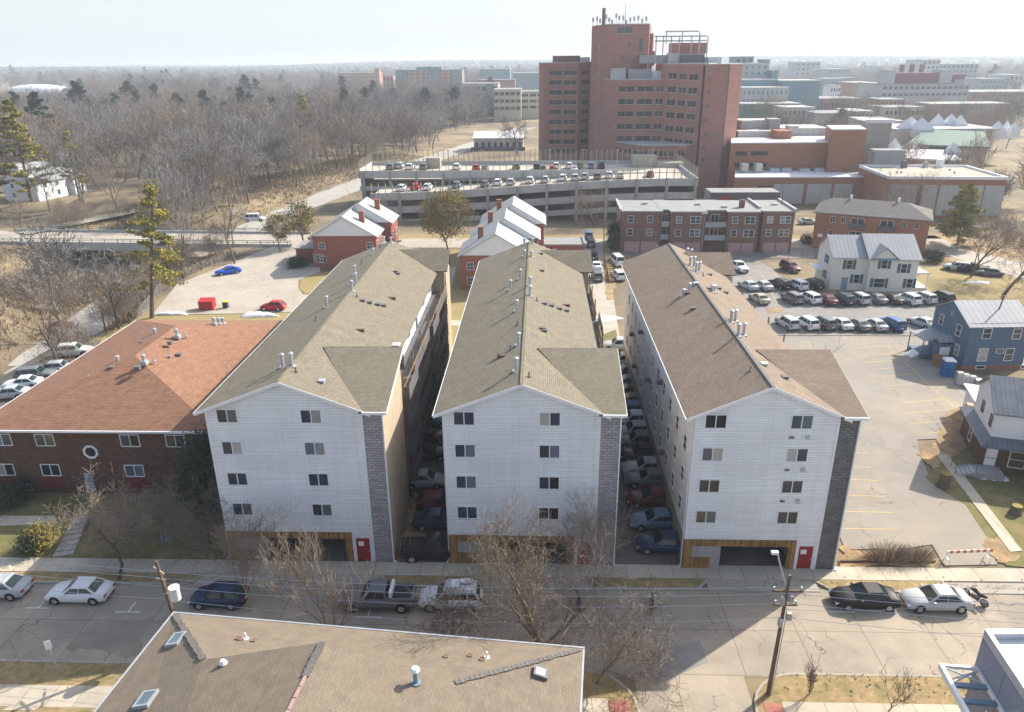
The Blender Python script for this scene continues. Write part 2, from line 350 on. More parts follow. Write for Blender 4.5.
def W(*pp, z=0): return [G(*p, z).to_2d() for p in pp]
JR = random.Random(2)
def sheet(name, pts, m, z=.0, label=None):
    if m in ('leaf_litter', 'road_wet') or name == 'asphalt_patch':            # ragged edges where litter lies over the paving
        q = []
        for i in range(len(pts)):
            a = Vector(pts[i]).to_2d(); c = Vector(pts[(i+1) % len(pts)]).to_2d(); n = max(1, int((c-a).length/.55)); s = min(.28, (c-a).length*.12)
            q += [a.lerp(c, k/n)+Vector((JR.uniform(-s, s), JR.uniform(-s, s))) for k in range(n)]
        pts = q
    o = MB().prism([tuple(p) for p in pts], z-.3, z, cap=True).build(name, m, uv=False)
    return tag(o, kind='structure')
def strip(name, path, wd, m, dz=.02, zf=None):
    b = MB(); n = len(path); pr = []
    for i, p in enumerate(path):
        a = path[max(0, i-1)]; c = path[min(n-1, i+1)]; d = Vector((c[0]-a[0], c[1]-a[1])).normalized(); q = Vector((-d.y, d.x))
        z = (p[2] if len(p) > 2 else 0)+dz
        b.v += [(p[0]+q.x*wd/2, p[1]+q.y*wd/2, z), (p[0]-q.x*wd/2, p[1]-q.y*wd/2, z)]
    for i in range(n-1): b.f.append((2*i+1, 2*i+3, 2*i+2, 2*i)); b.m.append(0)
    return tag(b.build(name, m, uv=False), kind='structure')
def arc(cx, cy, r, a0, a1, n=8): return [(cx+r*math.cos(R(a0+(a1-a0)*i/n)), cy+r*math.sin(R(a0+(a1-a0)*i/n))) for i in range(n+1)]
YF = lambda x: 45.55+.004*x      # far kerb of the street
YN = 37.45                        # near kerb
# block level sheets (kerb height .12 above the street)
sheet('street', [(-220, YN-.2), (6.5, YN-.2), (6.5, -30), (13.6, -30), (13.6, YN-.2), (220, YN-.2), (220, 46.6), (-220, 45.2)], 'street', .0)
K = .13
def kerbstrip(name, pts, w=.16):
    b = MB(); P = [Vector(p) for p in pts]
    for i in range(len(P)-1):
        d = (P[i+1]-P[i]).normalized(); q = Vector((-d.y, d.x))*w/2
        b.prism([tuple(P[i]+q), tuple(P[i+1]+q), tuple(P[i+1]-q), tuple(P[i]-q)], -.25, K+.004)
    return tag(b.build(name, 'concrete', uv=False), kind='structure')
# far side: verge pieces between the drive openings, then the pavement
def far_verge(x0, x1):
    sheet('verge', [(x0+1.1, YF(x0)+.15), (x1-1.1, YF(x1)+.15), (x1, YF(x1)+1.25), (x0, YF(x0)+1.25)], 'verge', K)
    kerbstrip('kerb', [(x0-.1, YF(x0)+1.4), (x0+1.1, YF(x0)+.08), (x1-1.1, YF(x1)+.08), (x1+.1, YF(x1)+1.4)])
for x0, x1 in ((-220, -25.8), (-12.0, -5.0), (4.2, 13.4), (21.4, 31.2), (38.6, 200)): far_verge(x0, x1)
sheet('pavement', [(-220, YF(-220)+1.3), (-24.8, YF(-25)+1.3), (-24.8, 48.45), (-220, 47.9)], 'sidewalk', K+.004)
sheet('pavement', [(-24.79, YF(-25)+1.3), (220, YF(220)+1.3), (220, 49.3), (30, 48.55), (-24.79, 48.4)], 'sidewalk', K+.006)
for x0, x1 in ((-26.2, -12.0), (-5.4, 4.4), (13.2, 21.5), (31, 38.8)):
    sheet('driveway_apron', [(x0, YF(x0)+.0), (x1, YF(x1)+.0), (x1, YF(x1)+1.32), (x0, YF(x0)+1.32)], 'driveway', .05)
# near side
for x0, x1, s in ((-220, 6.4, 1), (13.7, 220, -1)):
    if s == 1:
        pv = [(x0, YN)]+[(3.2+3.2*math.sin(R(t)), YN-3.2+3.2*math.cos(R(t))) for t in range(0, 91, 15)]+[(6.4, -30), (x0, -30)]
        kb = [(x0, YN)]+[(3.2+3.25*math.sin(R(t)), YN-3.2+3.2*math.cos(R(t))) for t in range(0, 91, 15)]+[(6.45, 10)]
    else:
        pv = [(x1, YN)]+[(16.9-3.2*math.sin(R(t)), YN-3.2+3.2*math.cos(R(t))) for t in range(0, 91, 15)]+[(13.7, -30), (x1, -30)]
        kb = [(x1, YN)]+[(16.9-3.25*math.sin(R(t)), YN-3.2+3.2*math.cos(R(t))) for t in range(0, 91, 15)]+[(13.65, 10)]
    sheet('verge', pv, 'verge', K-.01); kerbstrip('kerb', kb)
sheet('pavement', [(-220, 33.7), (-22, 33.7), (4.6, 33.6), (4.6, 35.15), (-20, 35.4), (-220, 35.6)], 'sidewalk', K)
sheet('pavement', [(15.4, 33.6), (220, 33.6), (220, 35.3), (15.4, 35.15)], 'sidewalk', K)
sheet('footpath', W((2, 712), (35, 712), (52, 698), (30, 698)), 'sidewalk', K+.01)
sheet('ramp_pad', [(4.7, 33.75), (5.9, 33.75), (5.9, 35.0), (4.7, 35.0)], 'ramp_red', K+.01)
sheet('ramp_pad', [(14.2, 33.75), (15.35, 33.75), (15.35, 35.0), (14.2, 35.0)], 'ramp_red', K+.01)
# road patches and gutter grime on the street: real dark repairs
sheet('road_patch', W((95, 622), (150, 620), (140, 655), (62, 650)), 'road_wet', .006)
sheet('road_patch', W((640, 655), (700, 640), (708, 662), (655, 685)), 'lot_dark', .006)
# stall ticks
def ticks(px, py, s=1):
    g = G(px, py, 0); b = MB()
    b.box(g.x-.95, g.x+.95, g.y-.05, g.y+.05, 0, .008); b.box(g.x-.05, g.x+.05, g.y+.05, g.y+1.15*s, 0, .008)
    tag(b.build('stall_mark', 'white_paint', uv=False), kind='structure')
for q in ((38, 608), (128, 612), (368, 617), (452, 620), (842, 612)): ticks(*q)
# left block: lawn of the brick house, steps path
sheet('lawn', [(-120, 48.0), (-25.2, 48.35), (-25.2, 57.4), (-120, 60)], 'lawn_green', K)
sheet('footpath', W((0, 517), (55, 517), (58, 525), (0, 527)), 'sidewalk', K+.012)
# alleys between the apartment houses
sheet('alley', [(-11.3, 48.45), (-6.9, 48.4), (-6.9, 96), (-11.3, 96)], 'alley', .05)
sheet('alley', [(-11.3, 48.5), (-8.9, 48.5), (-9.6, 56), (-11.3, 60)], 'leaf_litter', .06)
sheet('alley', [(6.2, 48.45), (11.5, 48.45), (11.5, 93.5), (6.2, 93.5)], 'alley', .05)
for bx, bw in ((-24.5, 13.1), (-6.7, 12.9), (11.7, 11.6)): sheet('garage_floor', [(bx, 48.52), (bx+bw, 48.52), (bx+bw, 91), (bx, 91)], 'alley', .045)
# right lots
sheet('parking_lot', W((838, 532), (845, 550), (905, 549), (932, 545), (944, 566), (998, 565), (986, 546), (1001, 537), (981, 505), (962, 490), (936, 488), (928, 474), (921, 458), (917, 440), (942, 439), (969, 433), (955, 412), (978, 404), (948, 375), (930, 352))+[Vector((57.2, 101.6)), Vector((23.4, 101.6)), Vector((23.4, 53))], 'lot', .06)
sheet('parking_lot', [(22.9, 101.6), (78, 101.6), (80, 128), (61, 125.5), (46.5, 120), (44.5, 147), (22.9, 150)], 'lot_dark', .055)
sheet('verge', W((843, 545), (852, 551), (905, 552), (940, 560), (935, 566), (838, 567)), 'leaf_litter', .10)
sheet('lawn', W((962, 450), (940, 462), (925, 478), (943, 492), (965, 505), (1006, 566), (1100, 575), (1100, 440), (1000, 410)), 'lawn_green', .07)
sheet('verge', W((947, 413), (966, 406), (985, 415), (985, 440), (960, 452), (932, 470), (918, 455), (938, 440)), 'leaf_litter', .085)
sheet('verge', W((984, 541), (1000, 537), (1020, 557), (1018, 563), (996, 564)), 'leaf_litter', .095)
sheet('footpath', W((936, 455), (948, 456), (1022, 552), (1010, 553)), 'sidewalk', .13)
sheet('lawn', W((910, 290), (925, 268), (1000, 262), (1060, 280), (1060, 330), (960, 305)), 'lawn', .07)
sheet('lawn', W((935, 262), (925, 235), (1060, 225), (1060, 262)), 'leaf_litter', .05)
sheet('far_street', W((928, 250), (990, 270), (1060, 290), (1060, 272), (1000, 258), (935, 243)), 'driveway', .09)
for q in (((870, 470), (925, 478), (935, 500), (895, 505)), ((858, 505), (905, 512), (915, 530), (862, 528)), ((850, 380), (885, 384), (890, 405), (858, 402)), ((905, 345), (930, 345), (935, 357), (908, 358)), ((880, 430), (905, 432), (902, 450), (885, 448))):
    sheet('asphalt_patch', W(*q), 'lot_patch', .0625)
# yellow stall lines of the lots
def line(p, q, w=.11, z=.068, m='yellow_paint'):
    a = Vector(p).to_2d(); c = Vector(q).to_2d(); d = (c-a).normalized(); n = Vector((-d.y, d.x))*w/2
    return [tuple(a+n), tuple(c+n), tuple(c-n), tuple(a-n)]
def lines(name, segs, z=.06, m='yellow_paint', w=.12):
    b = MB()
    for p, q in segs: b.prism(line(G(*p), G(*q), w), z, z+.008)
    return tag(b.build(name, m, uv=False), kind='structure')
L1 = []
for y0, x0, x1 in ((348, 851, 890), (355, 858, 898), (362, 866, 904), (369, 873, 910), (376, 881, 916), (385, 889, 930)): L1.append(((x0, y0+1), (x1, y0-2)))
for y0, x0, x1 in ((414, 903, 949), (424, 913, 957), (434, 925, 963), (403, 905, 950)): L1.append(((x0, y0), (x1, y0-4)))
L1.append(((888, 347), (954, 408)))
L1.append(((945, 378), (975, 405)))
for y0, x1 in ((453, 868), (467, 871), (480, 878), (496, 884), (512, 893), (529, 897)): L1.append(((850-(y0-450)*.12, y0), (x1, y0+1)))
lines('stall_lines', L1)
L3 = []
for i in range(8): L3.append(((776+i*17.2, 318), (786+i*17.6, 333)))
for i in range(10): L3.append(((752+i*17.4, 289), (760+i*17.8, 305)))
for i in range(4): L3.append(((745+i*14, 272), (752+i*14, 281)))
lines('stall_lines', L3, .055)
sheet('verge', W((765, 308), (783, 308), (781, 313), (768, 313)), 'leaf_litter', .075)
# behind the first building: the concrete drive with its turning circle
sheet('driveway', [(-61.5, 110.5), (-44, 111.5), (-33, 113), (-33, 120), (-40.5, 122), (-42.5, 126), (-44, 131), (-41.5, 137), (-49.5, 163), (-57, 160), (-61, 145), (-65.5, 128)], 'driveway', .05)
sheet('lawn', [(-65, 98), (-30, 98), (-30, 112.5), (-44, 111.2), (-63, 109.8)], 'lawn', .035)
sheet('lawn', [(-42.2, 125.6), (-40.3, 122.2), (-28, 120), (-26, 136), (-41.2, 136.6), (-43.5, 131)], 'lawn', .06)
sheet('lawn', [(-26, 96), (-10.8, 96), (-9, 154.5), (-32, 154.5), (-28, 120)], 'lawn', .045)
sheet('footpath', [(-25.6, 128), (-24.2, 128), (-24.8, 155.2), (-26.2, 155.2)], 'sidewalk', .08)
sheet('footpath', [(-15.2, 96), (-13.9, 96), (-15.5, 140), (-17, 140)], 'sidewalk', .08)
sheet('footpath', [(-20, 105.5), (-9.5, 105.5), (-9.5, 108), (-20, 108)], 'sidewalk', .085)
# service road in front of the garage and across the bridge
sheet('service_road', [(-56, 156.2), (90, 156.2), (90, 164.2), (-56, 165.5)], 'driveway', .06)
sheet('verge', [(-60, 164.4), (90, 163.4), (90, 167.6), (-60, 170)], 'lawn', .05)
sheet('alley_lane', [(5.3, 93.5), (11.9, 93.5), (13.4, 125), (16.5, 156.5), (8.6, 156.5), (8.4, 125), (5.0, 108)], 'driveway', .058)
sheet('yard', [(6.2, 88.2), (11.8, 88.2), (12.0, 104), (7.2, 99)], 'lawn_green', .066)
sheet('yard', W((612, 243), (620, 250), (640, 262), (640, 275), (619, 275), (612, 300), (606, 300), (603, 262)), 'leaf_litter', .064)
sheet('yard', [(-9.5, 140), (9, 140), (9, 156), (-9.5, 156)], 'driveway', .05)
sheet('yard', [(39, 147), (66, 147), (66, 156.5), (14, 156.5), (14, 151)], 'lot_dark', .057)
strip('lower_road', [(x, y, z) for (x, y), z in zip(LOW, LOWZ)][:8], 9.4, 'road', .05)
strip('far_road', [(x, y, z) for (x, y), z in zip(LOW, LOWZ)][6:], 11.5, 'road', .07)
ym = MB()
for i in range(len(LOW)-1):
    for o in (-.17, .17):
        a = Vector(LOW[i]); c = Vector(LOW[i+1]); d = (c-a).normalized(); n = Vector((-d.y, d.x)); a = a+n*o; c = c+n*o; h = n*.06
        za, zc = LOWZ[i]+.065, LOWZ[i+1]+.065
        ym.poly([(*(a-h), za), (*(c-h), zc), (*(c+h), zc), (*(a+h), za)])
tag(ym.build('centre_line', 'yellow_paint', uv=False), kind='structure')
strip('left_lane', [(-240, 190), (-160, 178), (-125, 168)], 9, 'driveway', .1)
strip('left_lane', [(-122, 170, .05), (-108, 195, .6), (-104, 235, 2.8)], 5, 'driveway', .3)
sheet('lawn', [(-150, 178), (-121, 176), (-110, 196), (-112, 215), (-190, 215)], 'lawn', 3.2) if False else None
sheet('side_lot', W((0, 412), (0, 378), (60, 343), (96, 334), (150, 322), (150, 400)), 'alley', .03)
# snow
def snow(name, px, py, rx, ry, h, label, seed):
    rnd = random.Random(seed); c = G(px, py, 0); b = MB(); n = 22
    rings = []
    for k, (f, z) in enumerate(((1, 0), (.85, .5), (.55, .9), (.2, 1))):
        base = len(b.v)
        for i in range(n):
            t = 2*PI*i/n; q = f*(1+.22*math.sin(3*t+seed)+.13*math.sin(7*t+seed*2))*(1+rnd.uniform(-.08, .08))
            b.v.append((math.cos(t)*rx*q, math.sin(t)*ry*q, max(0, h*z*(.75+.5*rnd.random()) if k else 0)))
        rings.append(base)
    for a, c2 in zip(rings, rings[1:]):
        for i in range(n): b.f.append((a+i, a+(i+1) % n, c2+(i+1) % n, c2+i)); b.m.append(0)
    b.f.append(tuple(rings[-1]+i for i in range(n))); b.m.append(0)
    o = b.build('snow_patch', 'snow', None, (c.x, c.y, .07), smooth=True, uv=False); tag(o, label, 'snow', 'patches of old snow')
snow('s', 606, 319, 2.2, 1.3, .25, 'white snow patch lying on the yard between the second and third long apartment houses', 1)
snow('s', 258, 316, 2.9, 1.0, .5, 'ploughed heap of snow on the grass beside the small red car', 2)
snow('s', 172, 314, 2.6, .8, .3, 'flat snow strip at the end of the concrete drive behind the red roof', 3)
snow('s', 994, 478, 1.3, .7, .2, 'small snow patch on the lawn below the porch steps of the white and brick house', 4)
snow('s', 978, 283, 2.2, .7, .2, 'thin snow remnant on the dry lawn near the bare trees by the side street', 5)
# ------------------------------------------------------------------ building helpers
WC = {}
def win_meshes(w, h, style, fm, gm):
    k = (w, h, style, fm, gm)
    if k in WC: return WC[k]
    f = MB(); g = MB(); t = min(.07, w*.06); D = .06
    if style == 'band':
        f.box(-w/2-.05, w/2+.05, -.03, .05, -h/2-.14, -h/2); f.box(-w/2-.05, w/2+.05, -.03, .05, h/2, h/2+.05)
        g.box(-w/2, w/2, -.012, .05, -h/2, h/2)
        for i in range(1, max(2, int(w/2.2))): x = -w/2+w*i/max(2, int(w/2.2)); f.box(x-.04, x+.04, -.03, .03, -h/2, h/2)
    else:
        f.box(-w/2-t, -w/2, -D, .04, -h/2-t, h/2+t); f.box(w/2, w/2+t, -D, .04, -h/2-t, h/2+t)
        f.box(-w/2, w/2, -D, .04, h/2, h/2+t); f.box(-w/2, w/2, -D-.03, .04, -h/2-t, -h/2)
        if style in ('slide', 'pair'): f.box(-t*.5, t*.5, -D+.012, .04, -h/2, h/2)
        if style in ('dh', 'pair'): f.box(-w/2, w/2, -D+.015, .035, -t*.35, t*.35)
        if style == 'grid':
            f.box(-.02, .02, -D+.015, .035, -h/2, h/2); f.box(-w/2, w/2, -D+.017, .034, -.02, .02)
        if style in ('slide', 'pair'): g.box(-w/2, -t*.5, -.02, .03, -h/2, h/2)
        else: g.box(-w/2, w/2, -.02, .03, -h/2, h/2)
    WC[k] = (f.mesh('window', fm), g.mesh('pane', gm)); return WC[k]
def win(parent, p0, p1, u, z, w, h, style='slide', fm='trim', gm='glass', pane=True, name='window'):
    a = math.atan2(p1[1]-p0[1], p1[0]-p0[0]); fmesh, gmesh = win_meshes(w, h, style, fm, gm)
    o = link(name, fmesh, parent, (p0[0]+math.cos(a)*u, p0[1]+math.sin(a)*u, z), a)
    link('pane', gmesh, o)
    if style in ('slide', 'pair'): link('pane', gmesh, o, (w/2+min(.07, w*.06)*.5, .002, 0))
    return o
def wins(parent, p0, p1, us, zs, w, h, style='slide', **k):
    for z in zs:
        for u in us: win(parent, p0, p1, u, z, w, h, style, **k)
def length(p0, p1): return math.hypot(p1[0]-p0[0], p1[1]-p0[1])
def spread(n, L, m=0): return [m+(L-2*m)*(i+.5)/n for i in range(n)]
def gable_walls(b, x0, x1, y0, y1, z0, ez, rz, axis='y'):
    b.box(x0, x1, y0, y1, z0, ez)
    if axis == 'y':
        xm = (x0+x1)/2
        for y in (y0, y1): pass
        n = len(b.v); b.v += [(x0, y0, ez), (x1, y0, ez), (xm, y0, rz), (x0, y1, ez), (x1, y1, ez), (xm, y1, rz)]
    else:
        ym = (y0+y1)/2
        n = len(b.v); b.v += [(x0, y1, ez), (x0, y0, ez), (x0, ym, rz), (x1, y1, ez), (x1, y0, ez), (x1, ym, rz)]
    b.f += [(n, n+1, n+2), (n+4, n+3, n+5)]; b.m += [b.mi]*2
def gable_roof(x0, x1, y0, y1, ez, rz, ov=.5, og=.3, t=.2, axis='y', xm=None):
    """two plates meeting at the ridge; overhang ov at the eaves, og at the gables"""
    b = MB()
    if axis == 'y':
        xm = (x0+x1)/2 if xm is None else xm; s = (rz-ez)/(xm-x0); s2 = (rz-ez)/(x1-xm)
        b.slab([(x0-ov, y0-og, ez-ov*s+t), (xm, y0-og, rz+t), (xm, y1+og, rz+t), (x0-ov, y1+og, ez-ov*s+t)][::-1], t)
        b.slab([(xm, y0-og, rz+t), (x1+ov, y0-og, ez-ov*s2+t), (x1+ov, y1+og, ez-ov*s2+t), (xm, y1+og, rz+t)][::-1], t)
    else:
        ym = (y0+y1)/2; s = (rz-ez)/(ym-y0)
        b.slab([(x0-og, y0-ov, ez-ov*s+t), (x1+og, y0-ov, ez-ov*s+t), (x1+og, ym, rz+t), (x0-og, ym, rz+t)], t)
        b.slab([(x0-og, ym, rz+t), (x1+og, ym, rz+t), (x1+og, y1+ov, ez-ov*s+t), (x0-og, y1+ov, ez-ov*s+t)], t)
    for i, f in enumerate(b.f):   # top faces must look up
        a, c, d = (Vector(b.v[f[j]]) for j in (0, 1, 2)); n = (c-a).cross(d-a)
    return b
def hip_roof(x0, x1, y0, y1, ez, rz, ov=.5, t=.18, ra=None, rb=None, axis='y'):
    b = MB(); s = 1
    X0, X1, Y0, Y1 = x0-ov, x1+ov, y0-ov, y1+ov
    if axis == 'y':
        xm = (X0+X1)/2; hw = (X1-X0)/2; a = (xm, Y0+(ra if ra is not None else hw), rz); c = (xm, Y1-(rb if rb is not None else hw), rz)
        b.poly([(X0, Y0, ez), (X1, Y0, ez), a]); b.poly([(X1, Y0, ez), (X1, Y1, ez), c, a]); b.poly([(X1, Y1, ez), (X0, Y1, ez), c]); b.poly([(X0, Y1, ez), (X0, Y0, ez), a, c])
    else:
        ym = (Y0+Y1)/2; hw = (Y1-Y0)/2; a = (X0+(ra if ra is not None else hw), ym, rz); c = (X1-(rb if rb is not None else hw), ym, rz)
        b.poly([(X0, Y0, ez), (X1, Y0, ez), c, a]); b.poly([(X1, Y0, ez), (X1, Y1, ez), c]); b.poly([(X1, Y1, ez), (X0, Y1, ez), a, c]); b.poly([(X0, Y1, ez), (X0, Y0, ez), a])
    b.prism([(X0, Y0), (X1, Y0), (X1, Y1), (X0, Y1)], ez-t, ez-.003)
    return b
def flue(parent, x, y, z, h=1.25, r=.13):
    b = MB(); b.cyl(x, y, z-.4, z+h, r, 10); b.cyl(x, y, z+h*.72, z+h*.78, r*1.15, 10); b.cyl(x, y, z+h, z+h+.12, r*1.5, 10); b.cyl(x, y, z+h+.12, z+h+.2, r*1.6, 10, r*.4)
    b.box(x-r*2, x+r*2, y-r*2, y+r*2, z-.35, z-.02+.05)
    return b.build('flue_pipe', 'steel', parent)
def vent(parent, x, y, z, kind='box', m='steel_dark'):
    b = MB()
    if kind == 'box': b.box(x-.2, x+.2, y-.2, y+.2, z-.15, z+.14); b.box(x-.26, x+.26, y-.26, y+.26, z+.14, z+.19)
    elif kind == 'long': b.box(x-.5, x+.5, y-.16, y+.16, z-.25, z+.12)
    elif kind == 'pipe': b.cyl(x, y, z-.3, z+.42, .055, 8); b.cyl(x, y, z+.02-.1, z+.06, .16, 8)
    return b.build('roof_vent', m, parent)

# ------------------------------------------------------------------ the three long apartment houses
EZ, RZ = 13.45, 15.7
def long_house(idx, x0, y0, wd, tw, L, skin, rot, label, wood, right_gallery):
    T = thing('apartment_building', label, 'apartment building', (x0, y0, 0), rot, 'long apartment houses standing side by side')
    sl = (RZ-EZ)/(wd/2); xm = wd/2
    b = MB()                                    # shell above the open garage
    b.box(0, wd, 0, L, 2.75, EZ)
    n = len(b.v); b.v += [(0, 0, EZ), (wd, 0, EZ), (xm, 0, RZ), (0, L, EZ), (wd, L, EZ), (xm, L, RZ)]; b.f += [(n, n+1, n+2), (n+4, n+3, n+5)]; b.m += [0, 0]
    b.build('wall', 'siding', T)
    # ground floor: wood faced frame round the garage mouth, concrete pier, door
    door_w = 1.7
    gx1 = wd-door_w
    wf = MB(); wf.box(0.02, gx1, -.06, .25, 2.2, 2.80); wf.box(gx1-.55, gx1, -.07, .25, 0, 2.2); wf.box(.02, .62, -.07, .25, 0, 2.2); wf.box(.62, 2.1, -.065, .25, 0, 1.15)
    wf.build('garage_surround', 'cedar', T)
    p = MB(); p.box(.64, 2.1, -.02, .3, 1.15, 2.2); p.box(2.1, 2.85, -.02, 1.2, 0, 2.2)
    p.box(.05, .3, .3, L-.1, 0, 2.75)
    if not right_gallery: pass
    for i in range(7):
        yy = 4+i*5.6; p.box(.3, .7, yy, yy+.4, 0, 2.75); p.box(wd-.7, wd-.3, yy, yy+.4, 0, 2.75)
    p.box(gx1+.0, gx1+.3, .3, L*.5, 0, 2.75)
    p.build('pier', 'pier', T)
    d = MB(); d.box(gx1, wd, 0, .2, 2.25, 2.75); d.box(gx1, gx1+.28, 0, .2, 0, 2.25); d.box(wd-.32, wd, 0, .2, 0, 2.25); d.build('wall', 'siding', T)
    dr = MB(); dr.box(gx1+.28, wd-.32, .06, .14, 0.02, 2.22); dro = dr.build('door', 'red_door', T)
    s = MB(); s.box(gx1+.45, gx1+.9, .035, .06, 1.5, 1.9); s.build('door_sign', 'trim', dro)
    s = MB(); s.box(wd-.46, wd-.4, .0, .06, 1.0, 1.1); s.build('handle', 'steel', dro)
    # corner boards, fascia
    c = MB(); c.box(-.03, .1, -.03, .12, 2.8, EZ-.05); c.build('corner_board', 'trim', T); c = MB(); c.box(wd-.1, wd+.03, -.035, .12, 0, EZ-.05); c.build('corner_board', 'trim', T)
    # roof
    ov, og, t = .72, .32, .2
    rf = gable_roof(0, wd, 0, L, EZ, RZ, ov, og, t); R_ = rf.build('roof', skin, T)
    fa = MB(); za = EZ-ov*sl
    for sx, xe in ((-1, -ov), (1, wd+ov)):
        for yy in (-og-.05, L+og+.02):
            fa.slab([(xe, yy, za+t+.015), (xm, yy, RZ+t+.015), (xm, yy+.03, RZ+t+.015), (xe, yy+.03, za+t+.015)][::(1 if sx < 0 else -1)], t+.05)
        if sx < 0: fa.box(xe-.08, xe, -og, L+og, za+.06, za+t-.03)
    fa.build('fascia', 'trim', R_)
    cap = MB(); cap.slab([(xm-.17, -og, RZ+t-.05), (xm+.17, -og, RZ+t-.05), (xm+.17, L+og, RZ+t-.05), (xm-.17, L+og, RZ+t-.05)], -.085) if False else cap.box(xm-.12, xm+.12, -og, L+og, RZ+t-.08, RZ+t+.03)
    cap.build('ridge_vent', 'steel_dark' if idx == 3 else skin, R_)
    # front tower (stair) with a sloping cross roof
    TD = 7.6
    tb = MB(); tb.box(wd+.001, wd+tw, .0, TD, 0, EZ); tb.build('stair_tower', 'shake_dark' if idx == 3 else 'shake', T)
    tl = MB(); n = 0
    tl.poly([(wd+tw+.02, 0, 0), (wd+tw+.02, TD, 0), (wd+tw+.02, TD, EZ+1.45), (wd+tw+.02, 0, EZ)]); tl.box(wd, wd+tw+.015, TD, TD+.15, 0, EZ+1.5)
    tl.build('side_wall', 'stucco_tan', T)
    cr_ = MB(); zr = RZ-.35; yr = TD+.2; xs = wd+ov*.0
    xv = xm+(RZ-zr)/sl+.2                        # where the cross roof dies into the main slope
    zE = EZ+.12; tx = wd+tw+.35
    cr_.slab([(wd-.15, -.38, zE), (tx, -.38, zE), (tx, yr, zr+.22), (xv, yr, zr+.22)], .16)
    cr_.poly([(xv, yr, zr+.2), (tx, yr, zr+.2), (tx, yr, EZ), (wd, yr, EZ)][::-1])
    cr_.build('tower_roof', skin if idx != 1 else skin, T)
    g = MB(); g.box(wd+.1, tx, -.48, -.36, EZ-.08, EZ+.12); g.box(tx-.02, tx+.04, -.40, .1, EZ-.1, EZ+.1)
    g.slab([(tx+.0, -.4, zE-.06), (tx+.05, -.4, zE-.06), (tx+.05, yr, zr+.16), (tx+.0, yr, zr+.16)], .2)
    g.build('gutter', 'trim', T)
    ds = MB(); ds.tube([(wd+tw-.02, -.1, EZ), (wd+tw-.02, -.1, .25), (wd+tw+.25, -.2, .12)], .06, 6); ds.build('downspout', 'trim', T)
    ds = MB(); ds.tube([(-.1, .15, EZ-.2), (-.1, .15, .35), (-.3, .0, .12)], .05, 6); ds.build('downspout', 'trim', T)
    # rear tower
    ry = L-5.5
    rt = MB(); rt.box(wd, wd+tw, ry, L, 0, EZ); rt.build('stair_tower', 'stucco_tan', T)
    rr_ = MB(); zr2 = RZ-.3; rr_.slab([(wd-.1, ry-.4, zE), (tx+.1, ry-.4, zE), (tx+.1, ry+3.2, zr2), (xm+1.4, ry+3.2, zr2)], .16); rr_.poly([(xm+1.4, ry+3.2, zr2), (tx+.1, ry+3.2, zr2), (tx+.1, ry+3.2, EZ), (wd, ry+3.2, EZ)]); rr_.build('tower_roof', skin, T)
    # front windows, two columns of four
    zs = [13.0, 10.3, 7.6, 4.87]; us = ((1.6, 7.9), (1.5, 7.8), (1.45, 7.6))[idx-1]
    for z in zs:
        for u in us: win(T, (0, 0), (wd, 0), u, z, 1.45, 1.02, 'slide')
    if idx == 3:
        for z in (11.75, 9.05, 6.35):
            q = MB(); q.box(us[1]-.75, us[1]-.4, -.12, 0, z-.07, z+.05); q.build('wall_vent', 'steel_dark', T)
            q = MB(); q.box(us[1]+.45, us[1]+.72, -.2, 0, z-.12, z+.14); q.build('wall_vent', 'steel', T)
    zs = [12.45, 9.8, 7.1, 4.45]
    if idx == 3:
        for j in range(12):
            for z in zs: win(T, (0, L), (0, 0), L-2.6-j*3.35, z+.05, .95, 1.25, 'dh', gm='glass_dark')
        ds = MB(); ds.tube([(-.09, 22.3, EZ-.1), (-.09, 22.3, .2)], .06, 6); ds.build('downspout', 'trim', T)
        ac = [(3, 1), (5, 0), (5, 2), (7, 1), (8, 3), (9, 2), (2, 3)]
        for j, r in ac: q = MB(); q.box(-.55, 0, 2.6+j*3.35+.7, 2.6+j*3.35+1.2, zs[r]+.1, zs[r]+.45); q.build('air_conditioner', 'steel_dark', T)
    elif idx == 2:
        for j in range(11):
            for z in zs: win(T, (0, L), (0, 0), L-2.6-j*3.6, z, .95, 1.25, 'dh', gm='glass_dark')
    # galleries along the right wall
    y0g, y1g = TD+.3, ry
    gl = (y1g-y0g); nb = 6
    for li, z in enumerate((2.75, 5.42, 8.1, 10.78)):
        sb = MB(); sb.box(wd, wd+tw+.25, y0g, y1g, z-.22, z); fl = sb.build('gallery', 'gallery_grey', T)
        rp = MB(); 
        for q in range(nb):
            ya = y0g+gl*q/nb+.12; yb = y0g+gl*(q+1)/nb-.12
            if q in (0, 3): rp.box(wd+tw+.26, wd+tw+.6, ya, yb, z-.2, z); rp.box(wd+tw+.54, wd+tw+.6, ya, yb, z, z+1.05); rp.box(wd+tw+.2, wd+tw+.54, ya, ya+.06, z, z+1.05)
            else: rp.box(wd+tw+.19, wd+tw+.25, ya, yb, z+.08, z+1.05)
        rp.build('railing_panel', 'gallery_grey', fl)
        po = MB(); po.box(wd+tw+.19, wd+tw+.26, y0g, y1g, z+1.05, z+1.1)
        for q in range(nb+1): yy = y0g+gl*q/nb; po.box(wd+tw+.05, wd+tw+.17, max(y0g, yy-.06), min(y1g, yy+.06), z, z+2.45)
        po.build('railing_post', 'rail_wood', fl)
        for q in range(nb): 
            yy = y0g+gl*(q+.5)/nb
            if (q+li) % 3: win(T, (wd, 0), (wd, L), yy, z+1.3, 1.4, 1.2, 'slide', gm='glass_dark')
            else:
                dd = MB(); dd.box(wd, wd+.05, yy-.45, yy+.45, z, z+2.05); dd.build('door', 'red_door' if q == 4 else 'trim_dark', T)
    return T
